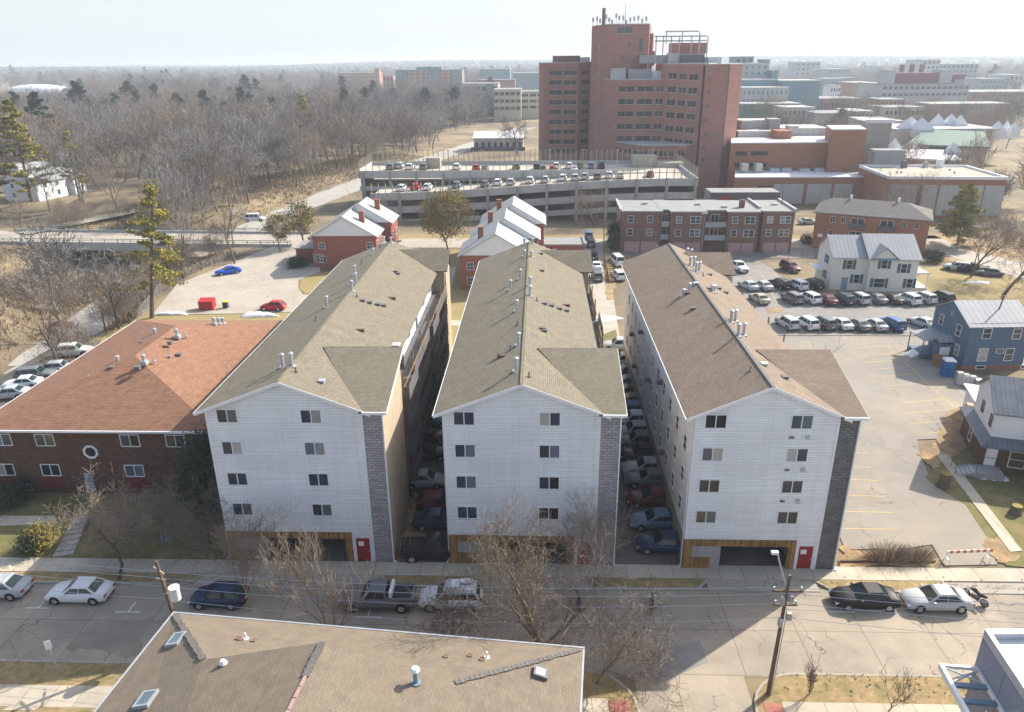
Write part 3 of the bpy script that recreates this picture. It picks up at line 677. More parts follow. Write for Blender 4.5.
B1 = long_house(1, -24.5, 48.6, 11.7, 1.55, 44.6, 'shingle_tan', 0.0, 'long white gabled apartment house with tan shingles, nearest the brick house with the reddish roof', True, True)
B2 = long_house(2, -6.72, 48.45, 11.5, 1.5, 44.4, 'shingle_tan', -.004, 'middle long white gabled apartment house with tan shingles, bare tree before its front', True, True)
B3 = long_house(3, 11.62, 48.2, 10.3, 1.45, 43.4, 'shingle_brown', 0.0, 'long white gabled apartment house with brown shingles, beside the open parking lot', True, True)
def zroof(b, x, wd): return RZ+.2-abs(x-wd/2)*(RZ-EZ)/(wd/2)
def on_roof(B, idx, x0, wd, items):
    for kind, px, py in items:
        # find the roof point under the pixel
        z = 15
        for _ in range(12): g = G(px, py, z); z = zroof(None, g.x-x0, wd)
        lx, ly = g.x-B.location.x, g.y-B.location.y
        if kind == 'f': flue(B, lx, ly, z, .95)
        elif kind == 's': flue(B, lx, ly, z, .6)
        elif kind == 'p': vent(B, lx, ly, z, 'pipe')
        elif kind == 'b': vent(B, lx, ly, z, 'box')
        elif kind == 'l': vent(B, lx, ly, z, 'long', 'rust')
        elif kind == 'm': vent(B, lx, ly, z, 'box', 'steel')
on_roof(B1, 1, -24.5, 11.7, [('f', 283, 367), ('f', 292, 366), ('p', 296, 372), ('f', 327, 307), ('f', 352, 291), ('f', 356, 283), ('f', 355, 275), ('s', 373, 254), ('s', 384, 242), ('s', 391, 243),
    ('p', 316, 320), ('p', 362, 264), ('p', 357, 297), ('b', 363, 301), ('b', 370, 303), ('b', 378, 305), ('b', 384, 306), ('l', 391, 298), ('b', 396, 272), ('b', 398, 274), ('l', 359, 330), ('m', 322, 382), ('p', 380, 247)])
on_roof(B2, 2, -6.72, 11.5, [('f', 516, 371), ('f', 518, 345), ('f', 516, 311), ('f', 509.5, 290), ('f', 519, 279), ('f', 529, 296), ('f', 529, 287), ('s', 523, 256), ('s', 530, 257), ('s', 523, 244), ('s', 531, 244),
    ('p', 517, 325), ('p', 510, 350), ('p', 536, 301), ('p', 529, 377), ('b', 544, 304), ('b', 551, 306), ('b', 559, 309), ('b', 566, 311), ('l', 564, 305), ('b', 542, 329), ('b', 544, 331), ('b', 541, 271), ('b', 540, 254), ('l', 503, 356), ('p', 518, 270)])
on_roof(B3, 3, 11.62, 10.3, [('f', 738, 336), ('f', 743.5, 335), ('f', 731, 322), ('f', 735, 321), ('f', 696, 272), ('f', 699, 271), ('f', 690, 266), ('f', 694, 266), ('s', 687, 254), ('s', 691, 255), ('s', 712, 292), ('s', 714, 292), ('s', 689, 290), ('s', 683, 296),
    ('p', 750, 371), ('p', 703, 276), ('m', 764, 365), ('m', 693, 258), ('b', 719, 289), ('b', 726, 293), ('b', 709, 289), ('b', 785, 378), ('l', 689, 293), ('b', 693, 309), ('b', 710, 275), ('p', 657, 246), ('m', 696, 284)])

# white parabolic dish on the first house's gallery corner
b = MB(); b.cyl(0, 0, 0, .9, .04, 6); b.box(-.5, .1, -.3, .3, .7, .78); b.build('antenna_mast', 'trim', B1, (13.2, 8.1, 14.9))

# ------------------------------------------------------------------ reddish hip roofed brick house on the left
T = thing('brick_apartment_house', 'dark brick house with reddish hipped roof and an octagonal window', 'apartment house', (-50.6, 57.9, 0))
wdt, dep = 22.0, 29.5
b = MB(); b.box(.4, wdt-.4, .4, dep-.4, 0, 7.0); b.build('wall', 'brick_dark', T)
hip_roof(0, wdt, 0, dep, 7.0, 10.6, .35, .2, ra=9.0, rb=12.2).build('roof', 'shingle_red', T)
b = MB(); b.box(-.42, wdt+.42, -.48, -.36, 6.78, 6.98); b.box(-.48, -.36, -.42, dep+.4, 6.78, 6.98); b.box(wdt+.36, wdt+.48, -.42, dep+.4, 6.78, 6.98); b.build('gutter', 'trim', T)
def on_red(kind, px, py, z):
    g = G(px, py, z); lx, ly = g.x+50.6, g.y-57.9
    # height of the hip roof there
    s = 3.6/9.35; sx = 3.6/11.35; z = min(10.6, 7+(lx+.35)*sx, 7+(wdt+.35-lx)*sx, 7+(ly+.35)*s)
    g = G(px, py, z); lx, ly = g.x+50.6, g.y-57.9
    if kind == 'f': flue(T, lx, ly, z, .5, .15)
    elif kind == 'b': vent(T, lx, ly, z, 'box')
    else: vent(T, lx, ly, z, 'pipe', 'steel')
for q in (('f', 118, 362), ('f', 144, 361), ('p', 154, 361), ('f', 155, 334), ('f', 177, 335), ('p', 186, 336), ('b', 112, 368), ('b', 138, 368), ('b', 106, 382), ('p', 89, 379), ('b', 79, 384), ('p', 146, 378), ('b', 150, 385), ('b', 170, 343), ('b', 143, 343), ('p', 170, 356), ('b', 179, 355), ('f', 214, 323), ('f', 219, 323), ('f', 223, 323)): on_red(*q, 9.5)
p0, p1 = (.4, .4), (wdt-.4, .4)
for z, us, h in ((5.6, (1.5, 5.5, 13.4, 17.6), 1.1), (2.45, (.95, 5.3, 13.2), 1.1)):
    for u in us: win(T, p0, p1, u, z, 1.65, h, 'slide')
for u in (.95, 5.3, 13.2): q = MB(); q.box(.4+u-1.0, .4+u+1.0, .37, .42, .6, 1.85); q.build('panel', 'panel_maroon', T)
for u in (2.6, 8.7): 
    if u == 8.7: q = MB(); q.box(.4+u-.4, .4+u+.4, .34, .42, .1, 2.1); dq = q.build('door', 'far_blue', T)
    else: win(T, p0, p1, u, .55, .8, .6, 'slide')
oc = MB()
for i in range(8):
    a0, a1 = R(22.5+45*i), R(67.5+45*i); r0, r1 = .52, .70
    oc.slab([(r1*math.cos(a0), -.06, r1*math.sin(a0)), (r1*math.cos(a1), -.06, r1*math.sin(a1)), (r0*math.cos(a1), -.06, r0*math.sin(a1)), (r0*math.cos(a0), -.06, r0*math.sin(a0))], 0.001)
oc = MB(); pts = [(.72*math.cos(R(22.5+45*i)), .72*math.sin(R(22.5+45*i))) for i in range(8)]; pin = [(x*.72, z*.72) for x, z in pts]
for i in range(8):
    j = (i+1) % 8; a, c, d, e = pts[i], pts[j], pin[j], pin[i]
    oc.poly([(a[0], -.08, a[1]), (c[0], -.08, c[1]), (d[0], -.08, d[1]), (e[0], -.08, e[1])]); oc.poly([(a[0], 0, a[1]), (a[0], -.08, a[1]), (c[0], -.08, c[1]), (c[0], 0, c[1])]); oc.poly([(e[0], -.08, e[1]), (e[0], 0, e[1]), (d[0], 0, d[1]), (d[0], -.08, d[1])])
ow = oc.build('window', 'trim', T, (9.9, .4, 4.4)); pn = MB(); pn.poly([(x, -.02, z) for x, z in pin]); pn.build('pane', 'glass_dark', ow)
# steps from its door to the pavement
S0, S1 = G(77, 524, 0), G(62, 560, 0)
st = thing('garden_steps', 'flight of concrete steps on the lawn leading down to the pavement from the brick house', 'steps', (S1.x, S1.y, K))
b = MB()
for i in range(7): b.box(-.75+.05*i-.15*0-i*.0, .75, .3+i*.62, 5.2, 0, .12+.09*i)
b.build('tread', 'pier', st, rz=R(14))
b = MB(); b.tube([(-.8, .3, 0), (-.8, .3, .9), (-.8, 4.8, 1.6), (-.8, 4.8, .7)], .025, 5); b.build('handrail', 'steel_dark', st, rz=R(14))

# ------------------------------------------------------------------ near roof at the bottom edge (Dutch gable) and the house under it
e = Vector((math.cos(R(-5.5)), math.sin(R(-5.5)), 0)); nn = Vector((-e.y, e.x, 0))
Z6 = 6.5
P0 = G(174, 613, Z6); P1 = G(583, 648, Z6); Lw = (P1-P0).dot(e); P1 = P0+e*Lw
T = thing('foreground_house', 'tan shingle roof at the bottom edge with skylights and a white capped flue', 'house', (P0.x, P0.y, 0), R(-5.5))
D = 26.0; P2 = (5.1, -5.1, 8.25); XR = 11.6; ZR = 10.1; kx = 1.05
P2 = (4.9, -5.0, 8.25); P3 = (XR, -4.95, ZR); H2x = Lw-6.3
zH = ZR-(H2x-XR)*(ZR-Z6)/(Lw-XR)
H2 = (H2x, -4.95, zH)
rf = MB()
rf.poly([(0, 0, Z6), (Lw, 0, Z6), H2, (H2x-.01, -5, zH), (P2[0], -5, P2[2])][::-1])
rf.poly([(0, 0, Z6), P2, P3, (XR, -D, ZR), (0, -D, Z6)][::-1]); rf.poly([(Lw, 0, Z6), (Lw, -D, Z6), (XR, -D, ZR), P3, H2][::-1])
rf.poly([P2, H2, P3])
rf.prism([(0, 0), (Lw, 0), (Lw, -D), (0, -D)], Z6-.2, Z6-.01)
rf.build('roof', 'shingle_near', T)
b = MB(); b.box(.5, Lw-.5, -D+.5, -.5, 0, Z6-.2); b.build('wall', 'brick_brown', T)
b = MB(); b.box(-.1, Lw+.1, 0, .1, Z6-.22, Z6+.03); b.box(-.1, 0, -D, 0, Z6-.22, Z6+.03); b.box(Lw, Lw+.1, -D, 0, Z6-.22, Z6+.01); b.build('gutter', 'steel', T)
def hipstrip(a, c, w=.3, m='steel_dark', name='hip_cap'):
    a = Vector(a); c = Vector(c); b = MB(); d = (c-a); n = 14; r = random.Random(3)
    for i in range(n*2):
        p = a+d*(i/(n*2)); q = a+d*((i+.92)/(n*2)); s = Vector((-d.y, d.x, 0)).normalized()*w/2*(1+r.uniform(-.2, .2))
        b.slab([p+s+Vector((0, 0, .03)), q+s+Vector((0, 0, .03)), q-s+Vector((0, 0, .03)), p-s+Vector((0, 0, .03))], .05)
    return b.build(name, m, T)
hipstrip((.15, -.15, Z6+.05), (P2[0], P2[1], P2[2]+.02), .34, 'shingle_grey')
hipstrip((Lw-.15, -.15, Z6+.05), (H2[0], H2[1], H2[2]+.02), .3, 'shingle_grey')
hipstrip((XR, -4.95, ZR+.02), (XR, -7.2, ZR+.02), .36, 'shingle_grey'); hipstrip((XR, -7.2, ZR+.02), (XR, -D, ZR+.02), .16, 'pink_door')
def near_z(x, y): 
    zs = [Z6+x*(ZR-Z6)/XR, Z6+(Lw-x)*(ZR-Z6)/(Lw-XR)]
    z = min(zs)
    return min(z, Z6-y*(8.25-Z6)/5.0) if y > -5 else z
def near_pt(px, py):
    z = 8
    for _ in range(15):
        g = G(px, py, z); v = g-P0; x, y = v.dot(e), v.dot(nn); z = near_z(x, y)
    return x, y, z
def skylight(px, py, w, l, tilt, m, fm):
    x, y, z = near_pt(px, py); b = MB()
    s = (ZR-Z6)/XR*(1 if x < XR else -1)
    def q(dx, dy, dz): return (x+dx, y+dy, z+dx*s+dz)
    for (a0, a1, c0, c1) in ((-w, w, -l, -l+.12), (-w, w, l-.12, l), (-w, -w+.12, -l+.12, l-.12), (w-.12, w, -l+.12, l-.12)):
        b.slab([q(a0, c0, .22), q(a1, c0, .22), q(a1, c1, .22), q(a0, c1, .22)], .3)
    o = b.build('skylight', fm, T); p = MB(); p.slab([q(-w+.12, -l+.12, .2), q(w-.12, -l+.12, .2), q(w-.12, l-.12, .2), q(-w+.12, l-.12, .2)], .2); p.build('pane', m, o)
skylight(176, 641, .4, .5, 0, 'skylight_glass', 'steel'); skylight(146, 701, .45, .52, 0, 'skylight_glass', 'steel'); skylight(541, 674, .36, .36, 0, 'roof_membrane', 'steel_dark')
x, y, z = near_pt(416, 683); b = MB(); b.cyl(x, y, z-.3, z+.75, .13, 12); b.cyl(x, y, z-.1, z+.07, .25, 12); fp = b.build('flue_pipe', 'far_blue', T); b = MB(); b.cyl(x, y, z+.75, z+.83, .17, 12); b.cyl(x, y, z+.83, z+.98, .25, 12, .16); b.build('cap', 'trim', fp)
x, y, z = near_pt(224, 667); b = MB(); b.cyl(x, y, z-.3, z+.25, .11, 12); b.cyl(x, y, z+.25, z+.45, .21, 12, .12); b.build('flue_pipe', 'trim', T)
for px, py in ((487, 658), (246, 639)): x, y, z = near_pt(px, py); vent(T, x, y, z, 'pipe', 'trim')
for px, py in ((446, 657), (482, 660), (254, 641), (238, 639), (470, 656)): x, y, z = near_pt(px, py); b = MB(); b.box(x-.13, x+.13, y-.13, y+.13, z-.1, z+.1); b.build('roof_vent', 'rust', T)

# ------------------------------------------------------------------ modern grey building bottom right
zt_ = 9.6; A = G(985, 629, zt_); Bq = G(1024, 688, zt_); a = math.atan2(A.y-Bq.y, A.x-Bq.x)
T = thing('modern_building', 'grey panelled building with white roof and slatted canopy in the bottom right corner', 'building', (A.x, A.y, 0), 0)
wd_ = Vector((Bq.x-A.x, Bq.y-A.y)).normalized()*22; ed = Vector((14, .5))
pts = [(0, 0), (wd_.x, wd_.y), (wd_.x+ed.x, wd_.y+ed.y), (ed.x, ed.y)]
MB().prism(pts, 0, zt_-.55).build('wall', 'modern_wall', T)
b = MB(); cen = Vector((sum(p[0] for p in pts)/4, sum(p[1] for p in pts)/4))
inn = [tuple(Vector(p)+(cen-Vector(p)).normalized()*.4) for p in pts]
for i in range(4):
    j = (i+1) % 4; b.prism([pts[i], pts[j], inn[j], inn[i]], zt_-.55, zt_)
b.build('parapet', 'steel', T)
MB().prism(inn, zt_-.54, zt_-.4).build('roof', 'roof_membrane', T)
wn = wd_.normalized(); ou = Vector((wn.y, -wn.x)); ou = ou if ou.x < 0 else -ou
zc = 7.3
def cb(b, s0, s1, o0, o1, z0, z1): b.prism([tuple(wn*s0+ou*o0), tuple(wn*s1+ou*o0), tuple(wn*s1+ou*o1), tuple(wn*s0+ou*o1)], z0, z1)
b = MB(); cb(b, .3, 8.2, 1.75, 1.95, zc-.25, zc+.1); cb(b, .3, 8.2, .02, .14, zc-.2, zc+.08); cb(b, .3, .45, .14, 1.75, zc-.1, zc+.08)
cn = b.build('canopy', 'trim', T)
b = MB()
for i in range(7): s = 1.5+i*1.05; cb(b, s, s+.28, .14, 1.75, zc-.12, zc+.04)
b.build('canopy_slat', 'far_blue', cn)
b = MB(); b.tube([(*(wn*.6+ou*.1), zc+.04), (*(wn*1.5+ou*1.7), zc+.04)], .05, 5); b.tube([(*(wn*.6+ou*1.7), zc+.04), (*(wn*1.4+ou*.3), zc+.04)], .05, 5)
for s in (1.4, 4.2, 7): b.tube([(*(wn*s+ou*.02), zc+1.2), (*(wn*s+ou*1.8), zc+.05)], .025, 5)
b.build('canopy_rod', 'steel', cn)
for s in (2.6, 4.4, 6.2): win(T, (0, 0), tuple(wd_), s, 4.9, 1.2, 2.2, 'single', fm='trim')

# ------------------------------------------------------------------ white-roofed brick row houses behind
def row_house(px0, px1, py, ezp, nunits, label, y_len, wid, step, x0, y0, chim):
    T = thing('row_house', label, 'row house', (x0, y0, 0), R(1 if nunits == 2 else 0), 'brick row houses with pale roofs')
    for u in range(nunits):
        ox, oy = u*step, u*y_len
        ez, rz = 6.2+u*(.9 if nunits == 2 else .6), 9.9+u*(.9 if nunits == 2 else .6)
        b = MB(); gable_walls(b, ox, ox+wid, oy+.01*u, oy+y_len, 0, ez, rz, 'y'); 
        b.build('wall', 'brick_red', T)
        gb = MB(); xm = ox+wid/2
        gb.poly([(ox, oy-.02, ez+.02), (ox+wid, oy-.02, ez+.02), (xm, oy-.02, rz-.02)]); gb.build('gable', 'trim', T)
        r_ = gable_roof(ox, ox+wid, oy-.1, oy+y_len-.35, ez, rz, .5, .3, .15).build('roof', 'shingle_white', T)
        c = MB(); cx, cy = ox+wid*chim, oy+y_len*.45; c.box(cx-.5, cx+.5, cy-.35, cy+.35, ez, rz+.25); c.box(cx-.55, cx+.55, cy-.4, cy+.4, rz+.25, rz+.37); c.build('chimney', 'brick_orange', r_)
        wins(T, (ox+wid, oy), (ox+wid, oy+y_len), (2.2, 5.6), (1.4, 4.2), 1.1, 1.2, 'dh')
        for z in (1.6, 4.3): win(T, (ox, oy), (ox+wid, oy), wid*.14, z, 1.1, 1.2, 'grid') if u == 0 else None
        win(T, (ox, oy), (ox+wid, oy), wid*.9, 4.3, 1.1, 1.2, 'grid') if u == 0 else None
        d = MB(); d.box(ox+wid, ox+wid+.05, oy+3.5, oy+4.4, 0, 2.1); d.build('door', 'trim', T)
        d = MB(); d.box(ox+wid+.06, ox+wid+1.3, oy+3.2, oy+4.8, 2.3, 2.42); d.build('porch_roof', 'roof_grey', T)
    return T
RH1 = row_house(0, 0, 0, 0, 2, 'pair of red brick houses with pale gabled roofs beside the concrete turning circle', 8.4, 12.3, 1.6, -43.3, 140.0, .74)
b = MB(); b.box(-4.6, -.01, 3.5, 10, 0, 2.9); b.build('annex_wall', 'brick_red', RH1); b = MB(); b.box(-4.9, -.02, 3.2, 10.2, 2.9, 3.12); b.build('annex_roof', 'roof_grey', RH1)
b = MB(); b.box(-1.2, -.3, 3.44, 3.5, 0, 2.1); b.build('door', 'trim', RH1)
win(RH1, (0, 0), (11.5, 0), 1.0, 1.8, 1.3, 1.4, 'grid')
RH2 = row_house(0, 0, 0, 0, 3, 'row of three red brick houses with stepped pale gabled roofs behind the middle apartment house', 10.4, 12.4, 1.15, -13.1, 124.6, .27)
b = MB(); b.box(14.9, 23.0, 22, 28, 0, 2.8); b.build('annex_wall', 'brick_red', RH2); b = MB(); b.box(14.85, 23.2, 21.8, 28.2, 2.8, 3.05); b.box(22.7, 23.2, 21.8, 28.2, 3.05, 3.3); b.build('annex_roof', 'roof_grey', RH2)
b = MB(); b.box(13.7, 21.5, 12, 17, 0, 2.7); b.build('annex_wall', 'brick_red', RH2); b = MB(); b.box(13.65, 21.7, 11.8, 17.2, 2.7, 2.95); b.box(13.65, 21.7, 11.8, 12.1, 2.95, 3.2); b.build('annex_roof', 'roof_membrane', RH2)
b = MB(); b.box(16.5, 17.4, 21.9, 22.0, 0, 2.1); b.build('door', 'trim', RH2)

# ------------------------------------------------------------------ long flat roofed brick flats with garages
T = thing('flat_roof_apartment', 'dark brick three storey flats with a flat grey roof and pink garage doors', 'apartment building', (17.6, 152.5, 0), R(-1.5), )
KS = .885
secs = [(a*KS, c*KS, yo) for a, c, yo in [(0, 9.3, 0), (9.3, 11.4, 1.6), (11.4, 19.3, -.6), (19.3, 24.3, 1.0), (24.3, 31.4, -.8), (31.4, 32.4, .6), (32.4, 39.6, -.2)]]
HZ = 8.4
for (a, c, yo) in secs:
    b = MB(); b.box(a, c, yo, 12+.3*yo, 0, HZ); b.build('wall', 'brick_brown', T)
    r_ = MB(); r_.box(a-.25, c+.25, yo-.35, 12.4+.3*yo, HZ+.002*a, HZ+.25+.003*a); r_.build('roof', 'roof_grey', T)
for (a, c, yo) in (secs[0], secs[2], secs[4], secs[6]):
    L_ = c-a; p0, p1 = (a, yo), (c, yo)
    for z in (6.9, 4.2):
        win(T, p0, p1, L_*.24, z, 1.05, 1.35, 'dh'); win(T, p0, p1, L_*.72, z, 1.05 if a == 0 else 2.0, 1.35, 'dh' if a == 0 else 'pair')
    for f in (.3, .72): d = MB(); d.box(a+L_*f-L_*.19, a+L_*f+L_*.19, yo-.05, yo, .1, 2.2); d.build('garage_door', 'pink_door', T)
for (a, c, yo) in (secs[1], secs[3]):
    for z in (2.8, 5.5):
        d = MB(); d.box(a+.1, c-.1, yo-1.5, yo, z-.15, z); d.box(a+.1, c-.1, yo-1.5, yo-1.44, z, z+.95); bo = d.build('balcony', 'panel_grey', T)
        win(T, (a, yo), (c, yo), (c-a)*.5, z+1.2, min(1.5, (c-a)*.5), 2.0, 'slide', gm='glass_dark')
wins(T, (0, 12), (0, 0), (3, 8), (6.9, 4.2), 1.05, 1.35, 'dh')
b = MB(); b.box(24.6, 25.6, 3, 4, HZ, HZ+1.9); b.build('chimney', 'brick_brown', T)
for x, y in ((16, 6), (21, 3), (5, 7), (32, 6)): b = MB(); b.box(x, x+1.1, y, y+.8, HZ+.2, HZ+.7); b.build('roof_vent', 'steel', T)
b = MB(); b.box(28.3, 28.7, 2, 12.4, HZ+.35, HZ+.8); b.box(34.8, 35.3, -.4, 12.4, HZ+.35, HZ+.75); b.box(-.3, .1, -.3, 12.4, HZ+.25, HZ+.6); b.build('parapet', 'precast', T)

# red brick apartment with brown hip roof
A = G(811, 247.5); Bq = G(923, 258); a = math.atan2(Bq.y-A.y, Bq.x-A.x); Lr = (Bq-A).length
T = thing('hip_roof_apartment', 'orange brick three storey flats with a brown hipped roof, behind the cream house', 'apartment building', (A.x, A.y, 0), a)
b = MB(); b.box(0, Lr, 0, 12, 0, 7.6); b.build('wall', 'brick_orange', T)
hip_roof(0, Lr, 0, 12, 7.6, 9.8, .5, .2, ra=3, rb=5, axis='x').build('roof', 'shingle_grey', T)
for u, w_, z in ((4.5, .8, 6.3), (7.2, .8, 6.3), (10.8, 2.4, 6.0), (18, 2.4, 6.0), (22, .8, 6.3), (25, .8, 6.3), (4.5, .8, 3.5), (10.8, 2.4, 3.3), (18, 2.4, 3.3), (22, .8, 3.5)): win(T, (0, 0), (Lr, 0), u*Lr/28, z, w_, 1.2 if w_ < 1 else 1.7, 'slide', gm='glass_dark')
for u in (10.8*Lr/28, 18*Lr/28):
    for z in (5.1, 2.4): d = MB(); d.box(u-1.6, u+1.6, -1.1, 0, z-.12, z); d.box(u-1.6, u+1.6, -1.1, -1.04, z, z+.9); d.build('balcony', 'trim_dark', T)
wins(T, (Lr, 0), (Lr, 12), (3, 6, 9), (6.2, 3.6), 1.1, 1.3, 'slide', gm='glass_dark')
for u in (6, 15): b = MB(); b.cyl(u, 6, 9.3, 10.6, .25, 8); b.build('flue_pipe', 'trim', T)
b = MB(); b.box(1.0, 1.9, -.08, -.01, 2.4, 3.1); b.build('sign_panel', 'trim', T)

# cream house with pale roof and green shutters
A = G(829, 289.5); Bq = G(911, 291); a = math.atan2(Bq.y-A.y, Bq.x-A.x)
T = thing('cream_house', 'cream house with teal shutters and a pale grey roof beside the full parking lot', 'house', (A.x, A.y, 0), a)
Lc = (Bq-A).length; k = Lc/15
b = MB(); gable_walls(b, 0, 6.5*k, 0, 8.5, 0, 5.9, 8.6, 'x'); gable_walls(b, 6.3*k, Lc, -.9, 9.0, 0, 5.9, 8.9, 'x'); b.build('wall', 'siding_cream', T)
gable_roof(0, 6.4*k, 0, 8.5, 5.9, 8.6, .45, .35, .15, 'x').build('roof', 'metal_roof', T)
gable_roof(6.3*k, Lc, -.9, 9.0, 5.9, 8.9, .45, .4, .15, 'x').build('roof', 'metal_roof', T)
b = MB(); xa, xb = 6.4*k, 11.0*k; b.poly([(xa+.2, -1.25, 5.95), (xb-.2, -1.25, 5.95), ((xa+xb)/2, -1.25, 7.6)]); b.build('gable', 'siding_cream', T)
b = MB(); xm_ = (xa+xb)/2; b.slab([(xa-.2, -1.5, 5.9), (xm_, -1.5, 7.85), (xm_, 2.6, 7.85), (xa-.2, -.6, 5.9)][::-1], .15); b.slab([(xm_, -1.5, 7.85), (xb+.2, -1.5, 5.9), (xb+.2, -.6, 5.9), (xm_, 2.6, 7.85)][::-1], .15); b.build('roof', 'metal_roof', T)
b = MB(); b.box(xa-.1, xb+.1, -1.4, -1.3, 5.65, 5.95); b.build('fascia', 'far_blue', T)
def shut(p0, p1, u, z, w, h):
    win(T, p0, p1, u, z, w, h, 'dh', gm='glass_dark'); a_ = math.atan2(p1[1]-p0[1], p1[0]-p0[0])
    for s in (-1, 1):
        b = MB(); b.box(-.24, .24, -.06, 0, -h/2-.05, h/2+.05); uu = u+s*(w/2+.36); b.build('shutter', 'teal', T, (p0[0]+math.cos(a_)*uu, p0[1]+math.sin(a_)*uu, z), a_)
F0, F1 = (0, 0), (6.3*k, 0); E0, E1 = (6.3*k, -.9), (Lc, -.9)
shut(F0, F1, 3.0*k, 4.5, .9, 1.5); shut(F0, F1, 4.7*k, 2.0, .9, 1.5)
for u, z, w_ in ((2.6, 4.9, .9), (6.2, 4.2, .9), (2.2, 1.6, 1.7), (7.7, 1.6, .9)): shut(E0, E1, u*k, z, w_, 1.5)
shut((0, 8.5), (0, 0), 5, 4.6, .9, 1.4); shut((0, 8.5), (0, 0), 5, 1.9, .9, 1.4)
b = MB(); b.box(2.6*k-.5, 2.6*k+.5, -.06, 0, .1, 2.2); b.build('door', 'far_blue', T)
b = MB(); b.box(Lc, Lc+2.8, .5, 5, 2.9, 3.05); b.build('porch_roof', 'metal_roof', T)
b = MB(); [b.cyl(Lc+2.6, y, .0, 2.9, .12, 8) for y in (.7, 4.8)]; b.box(Lc, Lc+2.8, .5, 5, 0, .5); b.build('porch', 'trim', T)
b = MB(); b.box(-1.6, -.001, 3.5, 7.5, 2.5, 2.65); b.box(-1.6, -1.45, 3.5, 3.65, 0, 2.5); b.build('porch', 'trim', T)

# blue house
A = G(960.5, 369.5); Bq = G(1019, 369.5); a = math.atan2(Bq.y-A.y, Bq.x-A.x)
T = thing('blue_house', 'dark blue clapboard house with a pale ribbed roof and small side porch', 'house', (A.x, A.y, 0), a+R(2))
Lb = (Bq-A).length+.4; Wb = 8.0; ezb = 5.9; rzb = 7.9
b = MB(); gable_walls(b, 0, Lb, 0, Wb, .5, ezb, rzb, 'x'); b.build('wall', 'siding_blue', T)
b = MB(); b.box(.03, Lb-.03, .03, Wb-.03, 0, .5); b.build('foundation', 'brick_orange', T)
R_ = gable_roof(0, Lb, 0, Wb, ezb, rzb, .35, .3, .14, 'x').build('roof', 'metal_roof', T)
b = MB()
for i in range(24): b.box(.3+i*Lb/24, .42+i*Lb/24, .25, .34, ezb+.1, ezb+.35)
b.build('snow_guard', 'steel', R_)
b = MB(); b.tube([(Lb*.62, 2.6, 6.6), (Lb*.66, 2.6, 9.0)], .09, 8); b.build('flue_pipe', 'steel_dark', R_)
for u, z, w_, h_ in ((2.3, 4.9, 1.0, 1.3), (9.4*Lb/12, 4.8, 1.0, 1.3), (2.4, 2.0, 1.1, 1.6), (8.9*Lb/12, 2.0, 1.0, 1.6), (6.9*Lb/12, 2.5, .9, .5)): win(T, (0, 0), (Lb, 0), u, z, w_, h_, 'dh')
for u in (2.5, 8.3): win(T, (0, 0), (Lb, 0), u, .3, 1.1, .35, 'single')
for u, z, w_, h_ in ((1.9, 4.7, .8, 1.3), (5.9, 4.6, .9, 1.4), (6.4, 2.1, .9, 1.4), (3.9, 6.3, .4, .5)): win(T, (0, Wb), (0, 0), Wb-(Wb-u) if False else u, z, w_, h_, 'dh')
for x in (.02, Lb-.1): b = MB(); b.box(x, x+.1, -.03, .05, .5, ezb-.1); b.build('corner_board', 'trim_dark', T)
b = MB(); b.slab([(-3.4, 3.4, 2.75), (0, 3.4, 3.2), (0, 7.2, 3.2), (-3.4, 7.2, 2.75)], .12); b.slab([(-2.2, 2.2, 3.0), (0, 2.2, 3.0), (0, 3.4, 3.6), (-2.2, 3.4, 3.6)], .12); b.build('porch_roof', 'metal_roof', T)
b = MB(); [b.cyl(-3.3, y, 0, 2.7, .07, 8) for y in (3.6, 7.0)]; b.box(-3.3, 0, 3.5, 7.1, 0, .7); b.box(-2.1, -.1, 2.3, 3.5, 0, 2.6); b.build('porch', 'siding_blue', T)
b = MB()
for i in range(4): b.box(-4.4+i*.28, -3.3, 4.0, 5.6, 0, .17*(i+1))
b.build('porch_step', 'trim', T)
b = MB(); b.box(-1.8, -.5, 2.25, 2.3, 1.1, 2.2); b.build('window', 'trim', T)

# white and brick house at the right edge
A = G(979, 470); T = thing('white_gable_house', 'house with brick ground floor, white upper gable and dark ribbed roof at the right edge', 'house', (A.x, A.y, 0), R(-16))
# local: west wall along y, the house runs east
b = MB(); b.box(0, 14, 0, 8.2, 0, 3.2); b.build('wall', 'brick_dark', T)
b = MB(); gable_walls(b, .4, 14, .5, 7.0, 3.2, 6.2, 8.4, 'x'); b.build('wall', 'white_stucco', T)
gable_roof(.4, 14, .5, 7.0, 6.2, 8.4, .4, .35, .14, 'x').build('roof', 'metal_roof_dark', T)
b = MB(); b.slab([(-.5, -.7, 2.9), (14, -.7, 2.9), (14, .5, 3.5), (.4, .5, 3.5)], .14); b.slab([(-.5, 8.4, 2.9), (-.5, -.7, 2.9), (.4, .5, 3.5), (.4, 7.4, 3.5)], .14); b.build('skirt_roof', 'metal_roof_dark', T)
for u, z in ((2.6, 4.9), (5.6, 4.8)): win(T, (.4, 7), (.4, .5), u, z, .7, 1.1, 'dh', fm='wood_dark', gm='glass_dark')
win(T, (0, 8.2), (0, 0), 3.4, 1.6, .9, 1.5, 'dh')
win(T, (0, 0), (14, 0), 2.9, 1.6, 1.3, 1.6, 'dh'); win(T, (0, 0), (14, 0), 7.0, 1.7, 2.1, 1.7, 'pair')
b = MB(); b.box(.2, 1.15, -.06, 0, .6, 2.7); b.build('door', 'trim', T)
